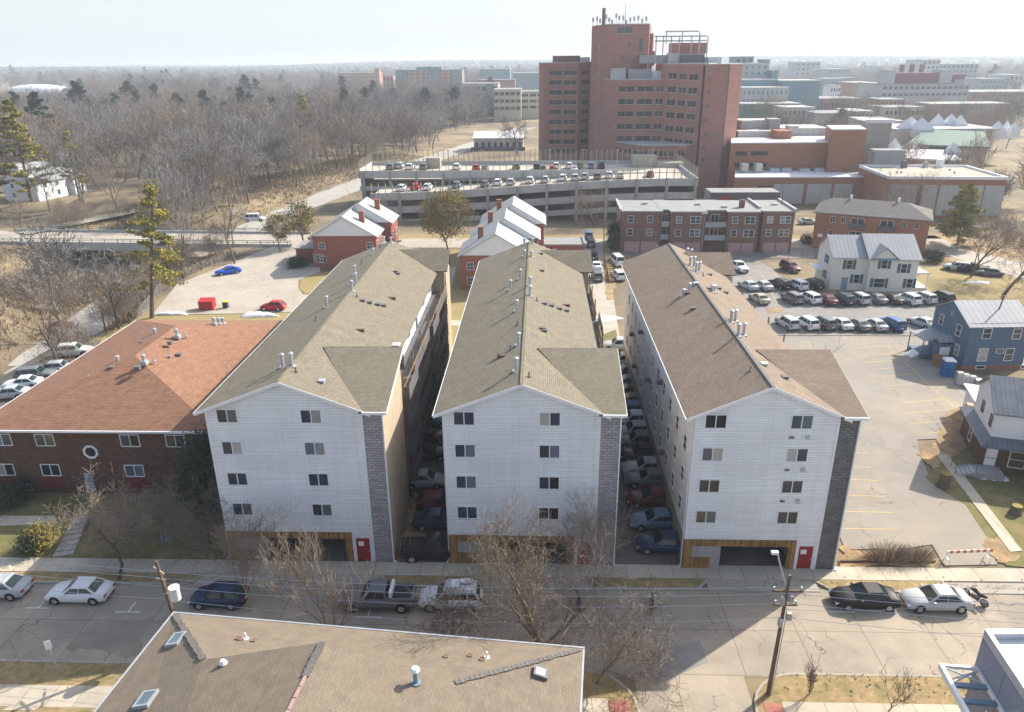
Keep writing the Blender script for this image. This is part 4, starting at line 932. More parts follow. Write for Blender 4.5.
b = MB(); b.box(4.5, 14, -4.5, -.01, 0, 2.6); b.build('wall', 'brick_dark', T); b = MB(); b.slab([(4.1, -4.9, 2.5), (14, -4.9, 2.5), (14, -.3, 4.1), (4.1, -.3, 4.1)], .14); b.build('roof', 'metal_roof_dark', T)
win(T, (4.5, -4.5), (14, -4.5), 1.6, 1.5, 1.8, 1.5, 'pair')
b = MB(); b.box(-.8, 1.6, -1.9, -.08, 0, .62); b.build('porch', 'pier', T)
b = MB()
for i in range(5): b.box(-2.6+i*.36, -.8, -1.9, -.2, 0, .12*(i+1))
b.build('porch_step', 'precast', T)
b = MB()
for y in (-1.85, -.25): b.tube([(-2.5, y, .1), (-2.5, y, .95), (-.8, y, 1.55), (1.5, y, 1.55), (1.5, y, .6)], .03, 5); b.tube([(-.8, y, .6), (-.8, y, 1.55)], .03, 5)
b.build('handrail', 'trim_dark', T)
b = MB(); b.box(1.5, 10, 8.2, 14.5, 0, 2.9); b.build('annex_wall', 'white_stucco', T); b = MB(); b.box(1.2, 10.2, 8.21, 14.8, 2.9, 3.1); b.build('annex_roof', 'roof_membrane', T)
b = MB(); b.box(.4, 1.2, 9.0, 9.8, 0, 2.9); b.build('chimney', 'stucco_tan', T)
# ------------------------------------------------------------------ hospital
def P(px, Y, py=150): g = G(px, py, Y=Y); return (g.x, g.y)
def Zp(px, py, Y): return G(px, py, Y=Y).z
H0 = G(650, 190, Y=240); hx, hy = H0.x, 236.0
T = thing('hospital', 'tall red brick hospital of stepped blocks with ribbon windows and masts on its tower', 'hospital', (hx, hy, 0))
def hl(p): return (p[0]-hx, p[1]-hy)
def block(pts, z, name='wall', m='brick_hospital', z0=0, par=.7, roof='roof_membrane'):
    q = [hl(p) for p in pts]; o = MB().prism(q, z0, z).build(name, m, T)
    c = Vector((sum(p[0] for p in q)/len(q), sum(p[1] for p in q)/len(q)))
    inn = [tuple(Vector(p)+(c-Vector(p)).normalized()*.6) for p in q]
    if roof: MB().prism([tuple(Vector(p)+(c-Vector(p)).normalized()*.05) for p in q], z, z+.25).build('roof', 'precast', T); 
    return q
# left wing
YL = 268; zL = Zp(565, 63, YL)
lw = block([P(539, YL+9, 63), P(543.5, YL, 63), P(579, YL, 63), P(594, YL+5, 63), P(594, YL+26, 63), P(540, YL+30, 63)], zL)
rows = [Zp(560, y, YL) for y in (73, 82.7, 92.5, 102.3, 112, 122, 131.8, 141.8, 151.6)]
p0, p1 = lw[1], lw[2]; LL = length(p0, p1); s = LL/35.5
for z in rows:
    for a, c in ((6, 18.5), (21, 33.5)): win(T, p0, p1, (a+c)/2*s, z, (c-a)*s, 1.45, 'band', fm='precast', gm='glass_dark')
    win(T, lw[2], lw[3], length(lw[2], lw[3])*.45, z, 3.4, 1.45, 'band', fm='precast', gm='glass_dark')
# tower
YT = 250; zT = Zp(625, 24.5, YT)
tw_ = block([P(591, YT+13, 60), P(608.5, YT, 60), P(648, YT, 60), P(650, YT+16, 60), P(600, YT+30, 60)], zT)
block([P(648, YT+4, 60), P(652, YT+4, 60), P(653, YT+20, 60), P(645, YT+20, 60)], Zp(650, 34, YT+4))
for y in (47, 61, 74, 85, 96, 106, 117, 128, 138, 149): win(T, tw_[0], tw_[1], length(tw_[0], tw_[1])*.48, Zp(598, y, YT+6), 1.0, 1.6, 'single', fm='precast', gm='far_glass')
win(T, tw_[1], tw_[2], length(tw_[1], tw_[2])*.38, Zp(618, 30, YT), 4.6, 1.9, 'band', fm='precast', gm='far_dark')
for px, py, ww, hh in ((640.5, 45, 1.1, 3.4), (622.5, 57, .8, .9), (629, 44, .8, .8)): win(T, tw_[1], tw_[2], length(tw_[1], tw_[2])*(px-608.5)/40, Zp(px, py, YT), ww, hh, 'single', fm='steel_dark', gm='far_dark')
# front wing and the oblique face
YW = 240; zW = Zp(640, 80, YW)
fw_ = block([P(604.7, YW+9, 80), P(617, YW, 80), P(664, YW, 80), P(664, YW+14, 80), P(606, YW+16, 80)], zW)
rw = [Zp(640, y, YW) for y in (89, 101.5, 113.8, 126.5, 138.5)]
p0, p1 = fw_[1], fw_[2]; LL = length(p0, p1); s = LL/47
for z in rw:
    for a, c in ((2, 18), (21, 36.5), (39.5, 47)): win(T, p0, p1, (a+c)/2*s, z, (c-a)*s-.1, 1.55, 'band', fm='precast', gm='glass_dark')
for y in (88, 100, 113, 125, 137, 148): win(T, fw_[0], fw_[1], length(fw_[0], fw_[1])*.5, Zp(611, y, YW+4), .7, 1.5, 'single', fm='brick_hospital', gm='far_dark')
zO = Zp(690, 64, 232)
ob = block([P(661, YW+3, 80), P(664.5, YW-.5, 80), P(699, 229.5, 80), P(708, 229.5, 80), P(724, 250, 80), P(655, 262, 80)], zO)
p0, p1 = ob[1], ob[2]; LL = length(p0, p1); s = LL/34.5
for y0 in (76, 89.5, 102.7, 115.5, 129, 141.5, 155):
    for (a, c) in ((3.5, 13), (14.5, 23), (24.5, 34)): px = 664.5+(a+c)/2; win(T, p0, p1, (a+c)/2*s, Zp(px, y0+(px-670)*.05, 235-(px-670)*.16), (c-a)*s-.5, 1.65, 'band', fm='precast', gm='glass_dark')
b = MB(); q0, q1 = Vector(hl(P(699.3, 229.2, 120))), Vector(hl(P(706, 229.2, 120))); b.prism([tuple(q0), tuple(q1), (q1.x, q1.y+2), (q0.x, q0.y+2)], 1, zO-.5); b.build('glass_strip', 'glass_dark', T)
# right tower block
zR = Zp(730, 64.5, 229)
rb = block([P(706, 228.6, 64), P(730, 226.6, 64), P(743, 231, 64), P(741, 256, 64), P(708, 250, 64)], zR)
for y, x in ((79, 710), (92, 709.5), (106, 709), (120, 708), (134, 707.5), (147, 707), (160, 706.5)): win(T, rb[0], rb[1], 1.4, Zp(x, y, 228.5), .8, 1.0, 'single', fm='brick_hospital', gm='far_dark')
# dark corner joint strips
for p in (rb[1],): b = MB(); b.box(p[0]-.15, p[0]+.15, p[1]-.12, p[1]+.1, 0, zR); b.build('joint', 'far_dark', T)
# low podium in front
zP = Zp(650, 146, 227)
pd = block([P(616, 240, 146), P(640, 227, 146), P(686, 228, 146), P(699, 231, 146), P(664, 240, 146)], zP, roof=True)
for (i, j, us) in ((0, 1, (.15, .5, .85)), (1, 2, (.1, .3, .5, .7, .9))):
    LL = length(pd[i], pd[j])
    for u in us: win(T, pd[i], pd[j], u*LL, Zp(640, 153.5, 228), LL/len(us)*.75, 1.5, 'band', fm='precast', gm='glass_dark')
# rooftop plant
def rb_box(px0, px1, py0, py1, Y, dep, name, m):
    a = G(px0, py1, Y=Y); c = G(px1, py0, Y=Y); b = MB(); b.box(a.x-hx, c.x-hx, Y-hy, Y-hy+dep, a.z, c.z); return b.build(name, m, T)
rb_box(553, 580, 55.5, 63.5, YL+8, 8, 'plant_room', 'brick_brown'); rb_box(580, 590, 57, 63.5, YL+8, 4, 'plant_room', 'steel')
rb_box(612, 626, 68, 79.8, YW+3, 6, 'plant_room', 'precast'); rb_box(628, 652, 69, 79.8, YW+4, 5, 'plant_room', 'panel_grey'); rb_box(652, 663, 71, 79.8, YW+3, 4, 'plant_room', 'steel')
rb_box(628, 655, 51, 66, YW+16, 6, 'plant_room', 'brick_hospital'); rb_box(640, 668, 55, 63.5, YW+6, 5, 'plant_room', 'panel_grey'); rb_box(672, 707, 42.5, 54, YW+8, 7, 'plant_room', 'brick_hospital'); rb_box(680, 705, 54, 63, YW+3, 7, 'plant_room', 'far_dark'); rb_box(668, 680, 53, 63.5, YW+4, 4, 'plant_room', 'precast')
rb_box(708, 722, 57, 64, 240, 6, 'plant_room', 'steel')
b = MB()
for x in (655, 662, 670, 678, 690, 698, 706): g0 = G(x, 64, Y=YW+5); g1 = G(x, 36, Y=YW+5); b.box(g0.x-hx-.15, g0.x-hx+.15, YW+5-hy, YW+5.3-hy, g0.z, g1.z)
for y in (36.5, 41): g0 = G(655, y, Y=YW+5); g1 = G(707, y, Y=YW+5); b.box(g0.x-hx, g1.x-hx, YW+5-hy, YW+5.25-hy, g0.z-.2, g0.z+.2)
g0 = G(666, 31.5, Y=YW+9); g1 = G(699, 31.5, Y=YW+9); b.box(g0.x-hx, g1.x-hx, YW+9-hy, YW+9.3-hy, g0.z-.2, g0.z+.2)
for x in (666, 682, 699): g0 = G(x, 44, Y=YW+9); g1 = G(x, 31.5, Y=YW+9); b.box(g0.x-hx-.15, g0.x-hx+.15, YW+9-hy, YW+9.3-hy, g0.z, g1.z)
b.build('plant_frame', 'precast', T)
rnd = random.Random(5)
for x, y in ((593, 17), (597, 16), (600, 18), (606, 14), (609, 17), (612, 19), (616, 13), (619, 15), (623, 15), (626, 19), (630, 17), (634, 16), (638, 15), (642, 18), (646, 16), (625, 5)):
    g0 = G(x, 25, Y=YT+3); g1 = G(x, y, Y=YT+3); b = MB(); b.tube([(g0.x-hx, g0.y-hy, g0.z-.2), (g0.x-hx, g0.y-hy, g1.z)], .1, 5)
    if y > 8: b.box(g0.x-hx-.3, g0.x-hx+.3, g0.y-hy-.2, g0.y-hy+.2, g1.z-1.4, g1.z-.2)
    b.build('antenna_mast', 'precast', T)
g0 = G(603.5, 25, Y=YT+4); g1 = G(603.5, 8, Y=YT+4); b = MB(); b.cyl(g0.x-hx, g0.y-hy, g0.z, g1.z, .55, 10); b.build('stack', 'rust', T)

# low brick wings to the right of the hospital
YB = 205; o_ = P(800, YB, 200); LX, LY = o_
T = thing('low_hospital_wing', 'low red brick wing with white panels and a tall blank block at its end', 'building', (LX, LY, 0))
def q4(px0, px1, py, Y, dep): a = P(px0, Y, py); c = P(px1, Y, py); return [(a[0]-LX, a[1]-LY), (c[0]-LX, c[1]-LY), (c[0]-LX+dep*.25, c[1]-LY+dep), (a[0]-LX+dep*.25, a[1]-LY+dep)]
zA = Zp(800, 178, YB); fr = q4(735, 866, 178, YB, 26); MB().prism(fr, 0, zA).build('wall', 'brick_orange', T)
MB().prism([(x, y+.2) for x, y in fr], zA, zA+.3).build('roof', 'roof_membrane', T)
for a, c in ((757, 769), (773, 803), (807, 831), (834, 852)):
    z1 = Zp((a+c)/2, 184, YB); u0 = P(a, YB, 190)[0]-LX; u1 = P(c, YB, 190)[0]-LX; b = MB(); b.box(u0, u1, -.12, 0, .6, z1 if a > 760 else z1*.5); b.build('wall_panel', 'precast', T)
b = MB(); u0 = P(757, YB, 190)[0]-LX; u1 = P(779, YB, 190)[0]-LX; b.box(u0, u0+4.5, -.06, 0, Zp(760, 191, YB), Zp(760, 186, YB)); b.build('window', 'glass_dark', T)
zB = Zp(780, 143, YB+14); bl = q4(731, 832, 144, YB+13, 24); MB().prism(bl, 0, zB).build('wall', 'brick_orange', T); MB().prism([(x, y+.2) for x, y in bl], zB, zB+.3).build('roof', 'roof_membrane', T)
zC = Zp(848, 130, YB+10); bl = q4(832, 867, 130, YB+9, 14); MB().prism(bl, 0, zC).build('wall', 'brick_orange', T); MB().prism(bl, zC, zC+.3).build('roof', 'precast', T)
for a, c in ((736, 747), (751, 768)):
    for y in (153.5, 165):
        u0 = P(a, YB+13, 150)[0]-LX; u1 = P(c, YB+13, 150)[0]-LX; b = MB(); b.box(u0, u1, 12.9, 12.99, Zp(745, y+2, YB+13), Zp(745, y-2.2, YB+13)); b.build('window', 'glass_dark', T)
def plant(px0, px1, py0, py1, Y, dep, m, name='plant_room'):
    a = G(px0, py1, Y=Y); c = G(px1, py0, Y=Y); b = MB(); b.box(a.x-LX, c.x-LX, Y-LY, Y-LY+dep, a.z-.5, c.z); b.build(name, m, T)
plant(738, 780, 120, 131, YB+36, 8, 'precast'); plant(741, 753, 121, 131, YB+34, 3, 'panel_grey'); plant(768, 781, 119, 130, YB+34, 5, 'panel_grey'); plant(738, 776, 131, 139, YB+28, 14, 'precast'); plant(780, 830, 128, 137, YB+32, 14, 'precast'); plant(789, 799, 126, 132, YB+28, 4, 'precast'); plant(776, 792, 131, 141, YB+22, 6, 'brick_orange')
for x in (742, 756): plant(x, x+7, 164, 170, YB+8, 3, 'precast')
for x in (770, 782, 800, 815, 832, 850): plant(x, x+10, 168.5, 171.5, YB+10, 2, 'steel', 'duct')
b = MB(); u0 = P(622+18, YB-14, 200)[0]
# dark entrance canopy with its red sign panel
YE = 186; g0 = G(710, 203, Y=YE); g1 = G(781, 190, Y=YE)
T = thing('entrance_hall', 'low dark entrance building with a small red sign, between the garage and the panelled wing', 'building', (g0.x, YE, 0))
z1 = Zp(745, 193, YE); b = MB(); b.box(0, g1.x-g0.x, 0, 7, 0, z1); b.build('wall', 'trim_dark', T); b = MB(); b.box(.1, g1.x-g0.x-.1, .2, 6.9, z1, z1+.15); b.build('roof', 'roof_grey', T)
b = MB(); b.box(2.4, 5.2, -.1, 0, z1-1.7, z1-.7); b.build('sign_panel', 'red_door', T)

# tan flat roofed building to the right of it
YG = 188; A = P(889, YG, 179); Bq = P(1006, YG-2, 185); a = math.atan2(Bq[1]-A[1], Bq[0]-A[0]); Lg = length(A, Bq)
T = thing('gallery_building', 'flat tan roofed building with white wall panels between brick piers, behind the big pine', 'building', (A[0], A[1], 0), a)
zG = Zp(889, 179, YG); b = MB(); b.box(0, Lg, 0, 22, 0, zG); b.build('wall', 'brick_orange', T)
for i in range(5):
    f0 = (.02, .31, .45, .66, .83)[i]; f1 = (.255, .43, .64, .82, .995)[i]; b = MB(); b.box(Lg*f0, Lg*f1, -.12, 0, .8, zG-1.4); b.build('wall_panel', 'precast', T)
b = MB(); b.box(Lg*.255, Lg*.30, -.07, 0, 1, zG-1.2); b.build('window', 'glass_dark', T)
b = MB(); b.box(-.2, Lg+.2, -.2, .3, zG, zG+.7); b.box(-.2, .3, .3, 22, zG, zG+.7); b.box(Lg-.3, Lg+.2, .3, 22, zG, zG+.7); b.box(.3, Lg-.3, 21.6, 22.1, zG, zG+.7); b.build('parapet', 'trim', T)
b = MB(); b.box(.3, Lg-.3, .3, 21.6, zG, zG+.2); b.build('roof', 'roof_gravel', T)
b = MB(); b.box(3.5, 11.5, 22.2, 27, zG-2, zG+4.5); b.build('plant_room', 'roof_grey', T)
for x, y, s, m in ((10, 19, 1.3, 'steel_dark'), (16, 20, 1.1, 'precast'), (19.5, 20, 1.5, 'trim'), (5, 9, .3, 'steel_dark'), (6, 9, .3, 'steel_dark'), (20, 14, .3, 'steel_dark'), (19, 9, .3, 'steel_dark')): b = MB(); b.box(x, x+s, y, y+s, zG+.2, zG+.2+s*1.2); b.box(x+s*.2, x+s*.8, y+.1, y+s*.9, zG+.2+s*1.2, zG+.35+s*1.3); b.build('roof_vent', m, T)

# museum with white pyramids
YM = 265; A = P(905, YM, 140); 
T = thing('museum', 'low tan museum whose roof carries many white pyramid skylights', 'museum', (A[0], YM, 0))
mw = P(1030, YM, 120)[0]-A[0]
zM = Zp(960, 120, YM+20)
def mp(px, py, Y): g = G(px, py, Y=Y); return (g.x-A[0], g.y-YM, g.z)
t0, t1, b0, b1 = mp(925, 129, 287), mp(984, 131, 287), mp(906, 144, 268), mp(991, 147, 268)
b = MB(); b.slab([b0, b1, t1, t0], .6); b.build('glazed_roof', 'far_green', T)
b = MB(); b.box(b0[0]+.5, b1[0]-.5, b0[1]+1, 60, 0, min(b0[2], b1[2])-.7); b.build('wall', 'stucco_tan', T)
w0 = mp(896, 128, 287); b = MB(); b.box(w0[0], t0[0], 22.2, 48, 0, t0[2]-.8); b.build('wall', 'far_tan', T)
b = MB(); b.box(w0[0], t1[0]+6, 22.3, 48, t0[2]-.75, t0[2]+.02); b.build('roof', 'precast', T)
def pyramid(px, pyb, pyt, Y, wpx, m='roof_membrane', par=None):
    g = G(px, pyb, Y=Y); gt = G(px, pyt, Y=Y+3); w_ = (G(px+wpx/2, pyb, Y=Y).x-g.x); b = MB(); x, y = g.x-A[0], Y-YM
    c = [(x-w_, y-0, g.z), (x+w_, y, g.z), (x+w_, y+2*w_*.7, g.z), (x-w_, y+2*w_*.7, g.z)]; t = (x-w_*.1, y+w_*.7, gt.z+.3)
    for i in range(4): b.poly([c[i], c[(i+1) % 4], t])
    b.prism([q[:2] for q in c], g.z-3, g.z-.01); return b.build('pyramid_skylight', m, T)
for px, pb, pt, Y, wp in ((914, 128, 117, 288, 22), (925, 129, 118, 284, 20), (940, 124, 114, 300, 14), (953, 124, 114, 300, 14), (962, 124, 115, 298, 12), (1000, 131, 121, 290, 14), (1008, 130, 121, 296, 10), (1016, 130, 122, 292, 10), (914, 151, 142, 250, 18), (896, 148, 138, 256, 12), (955, 152, 142, 246, 14)): pyramid(px, pb, pt, Y, wp)
b = MB(); g0 = P(866, 240, 150); x = g0[0]-A[0]; b.prism([(x, -22), (x+8, -22), (x+8, -12), (x, -12)], 0, Zp(870, 122, 240)); b.build('wall', 'pier', T)
b = MB(); b.prism([(x-.5, -22.5), (x+8.5, -22.5), (x+4, -15)], Zp(870, 124, 240), Zp(870, 122, 240)+.5); b.build('pyramid_skylight', 'roof_membrane', T)
b = MB(); b.box(x-1.8, x-.05, -20, -12, 0, Zp(870, 132, 240)); b.build('wall_panel', 'roof_membrane', T)
c0, c1, c2, c3 = mp(905, 158, 240), mp(962, 160, 240), mp(950, 150, 250), mp(905, 149, 250)
b = MB(); b.slab([c0, c1, c2, c3], .5); b.build('roof', 'roof_membrane', T)
b = MB(); b.box(c0[0]+.3, c1[0]-.3, c0[1]+.5, 2, 0, c0[2]-.7); b.build('wall', 'stucco_tan', T)

# ------------------------------------------------------------------ parking garage
YP = 185.5; A = P(372, YP, 220); Bq = P(694, YP+.5, 215); GX = A[0]; LG = Bq[0]-A[0]
T = thing('parking_garage', 'two bay concrete parking garage with fenced open top decks, behind the row houses', 'parking garage', (GX, YP, 0))
def ztop(x): return 6.0+3.4*sm(0, LG*.95, x)
N = 11
b = MB()
for i in range(N):
    x0, x1 = LG*i/N, LG*(i+1)/N; z0, z1 = ztop(x0), ztop(x1)
    for dz0, dz1, t in ((-.9, .95, .3), (-4.1, -2.45, .3), (-7.0, -5.7, .3)):
        a0, a1 = z0+dz0, z1+dz0; c0, c1 = z0+dz1, z1+dz1
        if c0 < .1: continue
        a0, a1 = max(0, a0), max(0, a1); n = len(b.v)
        b.v += [(x0, 0, a0), (x1, 0, a1), (x1, 0, c1), (x0, 0, c0), (x0, t, a0), (x1, t, a1), (x1, t, c1), (x0, t, c0)]
        for q in ((0, 1, 2, 3), (4, 7, 6, 5), (3, 2, 6, 7), (0, 4, 5, 1), (1, 5, 6, 2), (0, 3, 7, 4)): b.f.append(tuple(n+k for k in q)); b.m.append(0)
b.build('spandrel', 'precast', T)
b = MB()
for i in range(N):
    x0, x1 = LG*i/N, LG*(i+1)/N; z0, z1 = ztop(x0), ztop(x1); b.slab([(x0, .3, z0-.02), (x1, .3, z1-.02), (x1, 16.5, z1-.02), (x0, 16.5, z0-.02)], .5); b.slab([(x0, .3, z0-3.2), (x1, .3, z1-3.2), (x1, 16.5, z1-3.2), (x0, 16.5, z0-3.2)], .4)
b.build('deck', 'deck', T)
b = MB(); b.box(-6, LG, 16.5, 34, 9.0, 9.55); b.box(-6, LG*.2, 16.5, 34, 5.4, 5.8); b.build('deck', 'deck', T)
b = MB(); b.box(-6.2, LG*.78, 16.2, 16.5, 8.3, 10.3); b.box(-6.3, -6, 16.2, 34, 8.3, 10.6); b.box(-6.3, LG, 34, 34.3, 8.3, 10.6); b.box(LG-.01, LG+.3, 0, 34.3, 8.3, 10.4); b.box(-6.2, LG*.5, 16.2, 16.5, 5, 6.2); b.build('parapet', 'precast', T)
b = MB(); b.box(-6, LG-.5, 33.5, 34, 0, 5); b.box(LG-.5, LG, 0, 34, 0, 9); b.box(-6, -5.6, 17, 34, 0, 9.); b.box(1, LG-1, 15, 15.4, 0, 5.5); b.build('wall', 'pier', T)
for i in range(N+1): x = min(LG-.35, max(.35, LG*i/N)); b = MB(); b.box(x-.35, x+.35, -.35, -.01, 0, ztop(x)+1.05); b.build('column', 'pier', T)
for i in range(8): x = -5+i*7.2; b = MB(); b.box(x-.3, x+.3, 15.85, 16.19, 3.5, 10.3); b.build('column', 'pier', T)
b = MB()
for i in range(46): x = .4+(LG-.8)*i/45; b.box(x-.1, x+.1, .05, .25, ztop(x)+.9, ztop(x)+3.3)
for i in range(36): x = -6+LG*.8*i/36; b.box(x-.09, x+.09, 16.3, 16.4, 10.2, 12.6)
for i in range(60): x = -6+(LG+6)*i/59; b.box(x-.11, x+.11, 34.1, 34.2, 10.5, 13.6)
for i in range(16): y = 1+33*i/15; b.box(LG+.1, LG+.2, y-.05, y+.05, 10.3, 12.8); 
for i in range(8): y = 17+17*i/7; b.box(-6.2, -6.1, y-.05, y+.05, 10.5, 13)
b.build('fence_post', 'tan_metal', T)
b = MB()
def mesh_wires(p, q, z0, z1, n=7, h=.012):
    d = (Vector(q)-Vector(p)); 
    for k in range(n+1): z = z0+(z1-z0)*k/n; b.box(min(p[0], q[0])-.01, max(p[0], q[0])+.01, min(p[1], q[1])-.01, max(p[1], q[1])+.01, z-h, z+h)
    m = int(d.length/1.0)
    for k in range(m): c = Vector(p)+d*k/m; b.box(c.x-.012, c.x+.012, c.y-.012, c.y+.012, z0, z1)
mesh_wires((-6, 34.15), (LG, 34.15), 10.5, 13, 9); mesh_wires((-6.15, 17), (-6.15, 34), 10.5, 13, 9); mesh_wires((LG+.15, 0), (LG+.15, 34), 10.3, 12.8, 9)
b.build('fence_wire', 'fence_mesh', T)
g0 = P(631, 222, 170); 
b = MB(); x0 = P(632, 213, 170)[0]-GX; x1 = P(656, 213, 170)[0]-GX; x2 = P(682, 213, 170)[0]-GX; b.box(x0, x1, 26.5, 32, 9.5, Zp(640, 156, 213)); b.box(x1, x2, 25.5, 31, 9.5, Zp(665, 162, 213)); b.build('stair_house', 'concrete', T)
b = MB(); x0 = P(429, 217, 170)[0]-GX; b.box(x0, x0+4, 26, 29, 9.5, 12.4); b.build('stair_house', 'concrete', T)
for i in range(9):
    if i: x = LG*i/9.; b = MB(); b.cyl(x, 16.8, 9.5, 15.5, .09, 6); b.box(x-.5, x+.5, 16.7, 16.9, 15.4, 15.5); b.build('lamp_mast', 'tan_metal', T)

# ------------------------------------------------------------------ bridge over the lower road
T = thing('road_bridge', 'concrete road bridge with green railings over the lower road at the left', 'bridge', (-95, 166, 0), R(-3))
b = MB(); b.box(-32, 42, -6.2, 6.2, -1.1, .07); b.build('deck', 'concrete', T)
b = MB(); b.box(-32, 42, -6.5, -6.2, -1.3, .55); b.box(-32, 42, 6.2, 6.5, -1.3, .55); b.build('parapet', 'precast', T)
b = MB()
for y in (-6.35, 6.35):
    for i in range(25): x = -31+i*3; b.box(x-.06, x+.06, y-.06, y+.06, .55, 1.3)
    b.box(-32, 42, y-.05, y+.05, 1.2, 1.32); b.box(-32, 42, y-.04, y+.04, .85, .93)
b.build('railing', 'far_green', T)
for x in (-14.5, 6.5, 24.0):
    for i in range(6): b = MB(); b.box(x-.4, x+.4, -5.5+i*2.1, -4.7+i*2.1, -6, -1.1); b.build('pier', 'concrete', T)
b = MB(); b.box(-27, -26, -6, 6, -5.5, -1.1); b.box(29, 30, -6, 6, -5.5, -1.1); b.build('abutment', 'pier', T)
tag(MB().box(-35, 42, -4.4, 4.4, .075, .09).build('bridge_road', 'driveway', None, (-95, 166, 0), R(-3), uv=False), kind='structure')

# ------------------------------------------------------------------ houses in the wood
def wood_house(px, py, Y, w_, d_, ez, rz, wm, rm, rot, label, cat='house', nm='woodland_house', flat=None):
    x, y = P(px, Y, py); z = zt(x, y); T = thing(nm, label, cat, (x, y, z), R(rot)); b = MB(); gable_walls(b, 0, w_, 0, d_, 0, ez, rz, 'y' if rz > 0 else 'y')
    b.build('wall', wm, T); gable_roof(0, w_, 0, d_, ez, rz, .5, .3, .2).build('roof', rm, T)
    wins(T, (0, 0), (w_, 0), (w_*.28, w_*.72), (1.6, 4.3) if ez > 5 else (1.6,), 1, 1.3, 'dh'); wins(T, (w_, 0), (w_, d_), (d_*.3, d_*.7), (1.6, 4.3) if ez > 5 else (1.6,), 1, 1.3, 'dh')
    win(T, (0, 0), (w_, 0), w_*.5, (ez+rz)/2+.2, .9, 1, 'single'); return T
wood_house(8, 205, 218, 12, 11, 5.6, 10.4, 'white_stucco', 'shingle_white', -12, 'white gabled house under pines beyond the left end of the bridge')
T_ = wood_house(48, 205, 226, 9, 8, 5, 8, 'white_stucco', 'shingle_white', 10, 'small white wing house behind the pine trunks left of the wood')
wood_house(134, 170, 268, 6.5, 8, 4.5, 8.6, 'siding_cream', 'brick_orange', 15, 'cream gable of a house peeping out of the wood, left of the dark roofed one')
wood_house(196, 170, 272, 6, 14, 4.2, 8.4, 'siding_cream', 'shingle_grey', -50, 'cream gabled house with a long dark roof deep in the wood')
wood_house(160, 170, 280, 11, 7, 4, 6.5, 'stucco_tan', 'shingle_grey', -5, 'brown roofed house amid trees between the two cream gables')
wood_house(265, 150, 420, 12, 9, 5, 8, 'white_stucco', 'roof_grey', 0, 'pale house half hidden by trunks in the middle of the wood')
# white dome far left
x, y = P(36, 1150, 85); T = thing('sports_dome', 'long low white inflated hall far off above the wood at the left', 'sports hall', (x, y, zt(x, y)))
b = MB(); n = 14
for i in range(n+1):
    for j in range(9): t = i/n; u = PI*j/8; r = math.sin(PI*min(1, max(0, t*.92+.04)))**.3; b.v.append((-40+t*84, math.cos(u)*22*r, 1+math.sin(u)*11*r))
for i in range(n):
    for j in range(8): q = i*9+j; b.f.append((q, q+9, q+10, q+1)); b.m.append(0)
b.build('hull', 'snow', T, smooth=True); b = MB(); b.box(-41, 45, -22.5, 22.5, -1, 1.2); b.build('base', 'precast', T)

# ------------------------------------------------------------------ the far town
def far_block(px0, px1, py0, py1, Y, wm, label, rows=0, cols=0, dep=None, gm='glass_dark', cap=None, cat='building', nm='distant_building', extra=None, wf=.55):
    a = G(px0, py1, Y=Y); c = G(px1, py0, Y=Y); wd = c.x-a.x; hz = c.z; dep = dep or min(22, wd*.8)
    T = thing(nm, label, cat, (a.x, Y, 0)); b = MB(); b.box(0, wd, 0, dep, 0, hz); b.build('wall', wm, T)
    b = MB(); b.box(-.3, wd+.3, -.3, dep+.3, hz, hz+.5); b.build('roof', cap or ('roof_grey' if (px0 % 3) else 'precast'), T)
    zb = max(0, a.z)
    if rows:
        for r in range(rows):
            z = zb+(hz-zb)*(r+.5)/rows; w0 = wd/cols*wf; h0 = (hz-zb)/rows*.45
            me = FW.setdefault((round(w0, 1), round(h0, 1), gm), MB().box(-w0/2, w0/2, -.1, 0, -h0/2, h0/2).mesh('window', gm))
            for q in range(cols): link('window', me, T, (wd*(q+.5)/cols, 0, z))
    return T, wd, dep, hz, zb
FW = {}
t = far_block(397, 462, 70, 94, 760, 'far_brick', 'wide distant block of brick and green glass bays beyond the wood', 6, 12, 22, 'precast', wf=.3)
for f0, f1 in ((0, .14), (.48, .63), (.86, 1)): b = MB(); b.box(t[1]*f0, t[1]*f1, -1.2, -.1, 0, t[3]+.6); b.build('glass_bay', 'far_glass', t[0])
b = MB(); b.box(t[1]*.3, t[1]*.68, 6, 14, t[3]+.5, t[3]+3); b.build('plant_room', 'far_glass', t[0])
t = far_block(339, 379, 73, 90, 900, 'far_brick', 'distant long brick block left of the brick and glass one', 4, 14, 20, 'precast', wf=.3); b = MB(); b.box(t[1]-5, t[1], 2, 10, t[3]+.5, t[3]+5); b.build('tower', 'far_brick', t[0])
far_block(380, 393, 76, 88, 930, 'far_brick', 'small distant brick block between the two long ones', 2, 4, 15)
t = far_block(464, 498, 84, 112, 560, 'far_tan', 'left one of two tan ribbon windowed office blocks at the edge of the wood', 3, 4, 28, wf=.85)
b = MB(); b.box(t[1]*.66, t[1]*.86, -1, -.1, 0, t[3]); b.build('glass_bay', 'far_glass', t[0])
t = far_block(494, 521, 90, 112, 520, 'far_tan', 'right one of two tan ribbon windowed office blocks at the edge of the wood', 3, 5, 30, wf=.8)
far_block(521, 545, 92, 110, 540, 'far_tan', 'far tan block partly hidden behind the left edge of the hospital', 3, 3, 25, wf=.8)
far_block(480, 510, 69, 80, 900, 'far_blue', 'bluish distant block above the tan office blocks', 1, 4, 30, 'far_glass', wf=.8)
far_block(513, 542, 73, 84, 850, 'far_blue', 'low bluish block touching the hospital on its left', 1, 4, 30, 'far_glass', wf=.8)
far_block(478, 515, 80, 88, 700, 'far_brick', 'dull brick block behind the tan offices', 0, 0, 20)
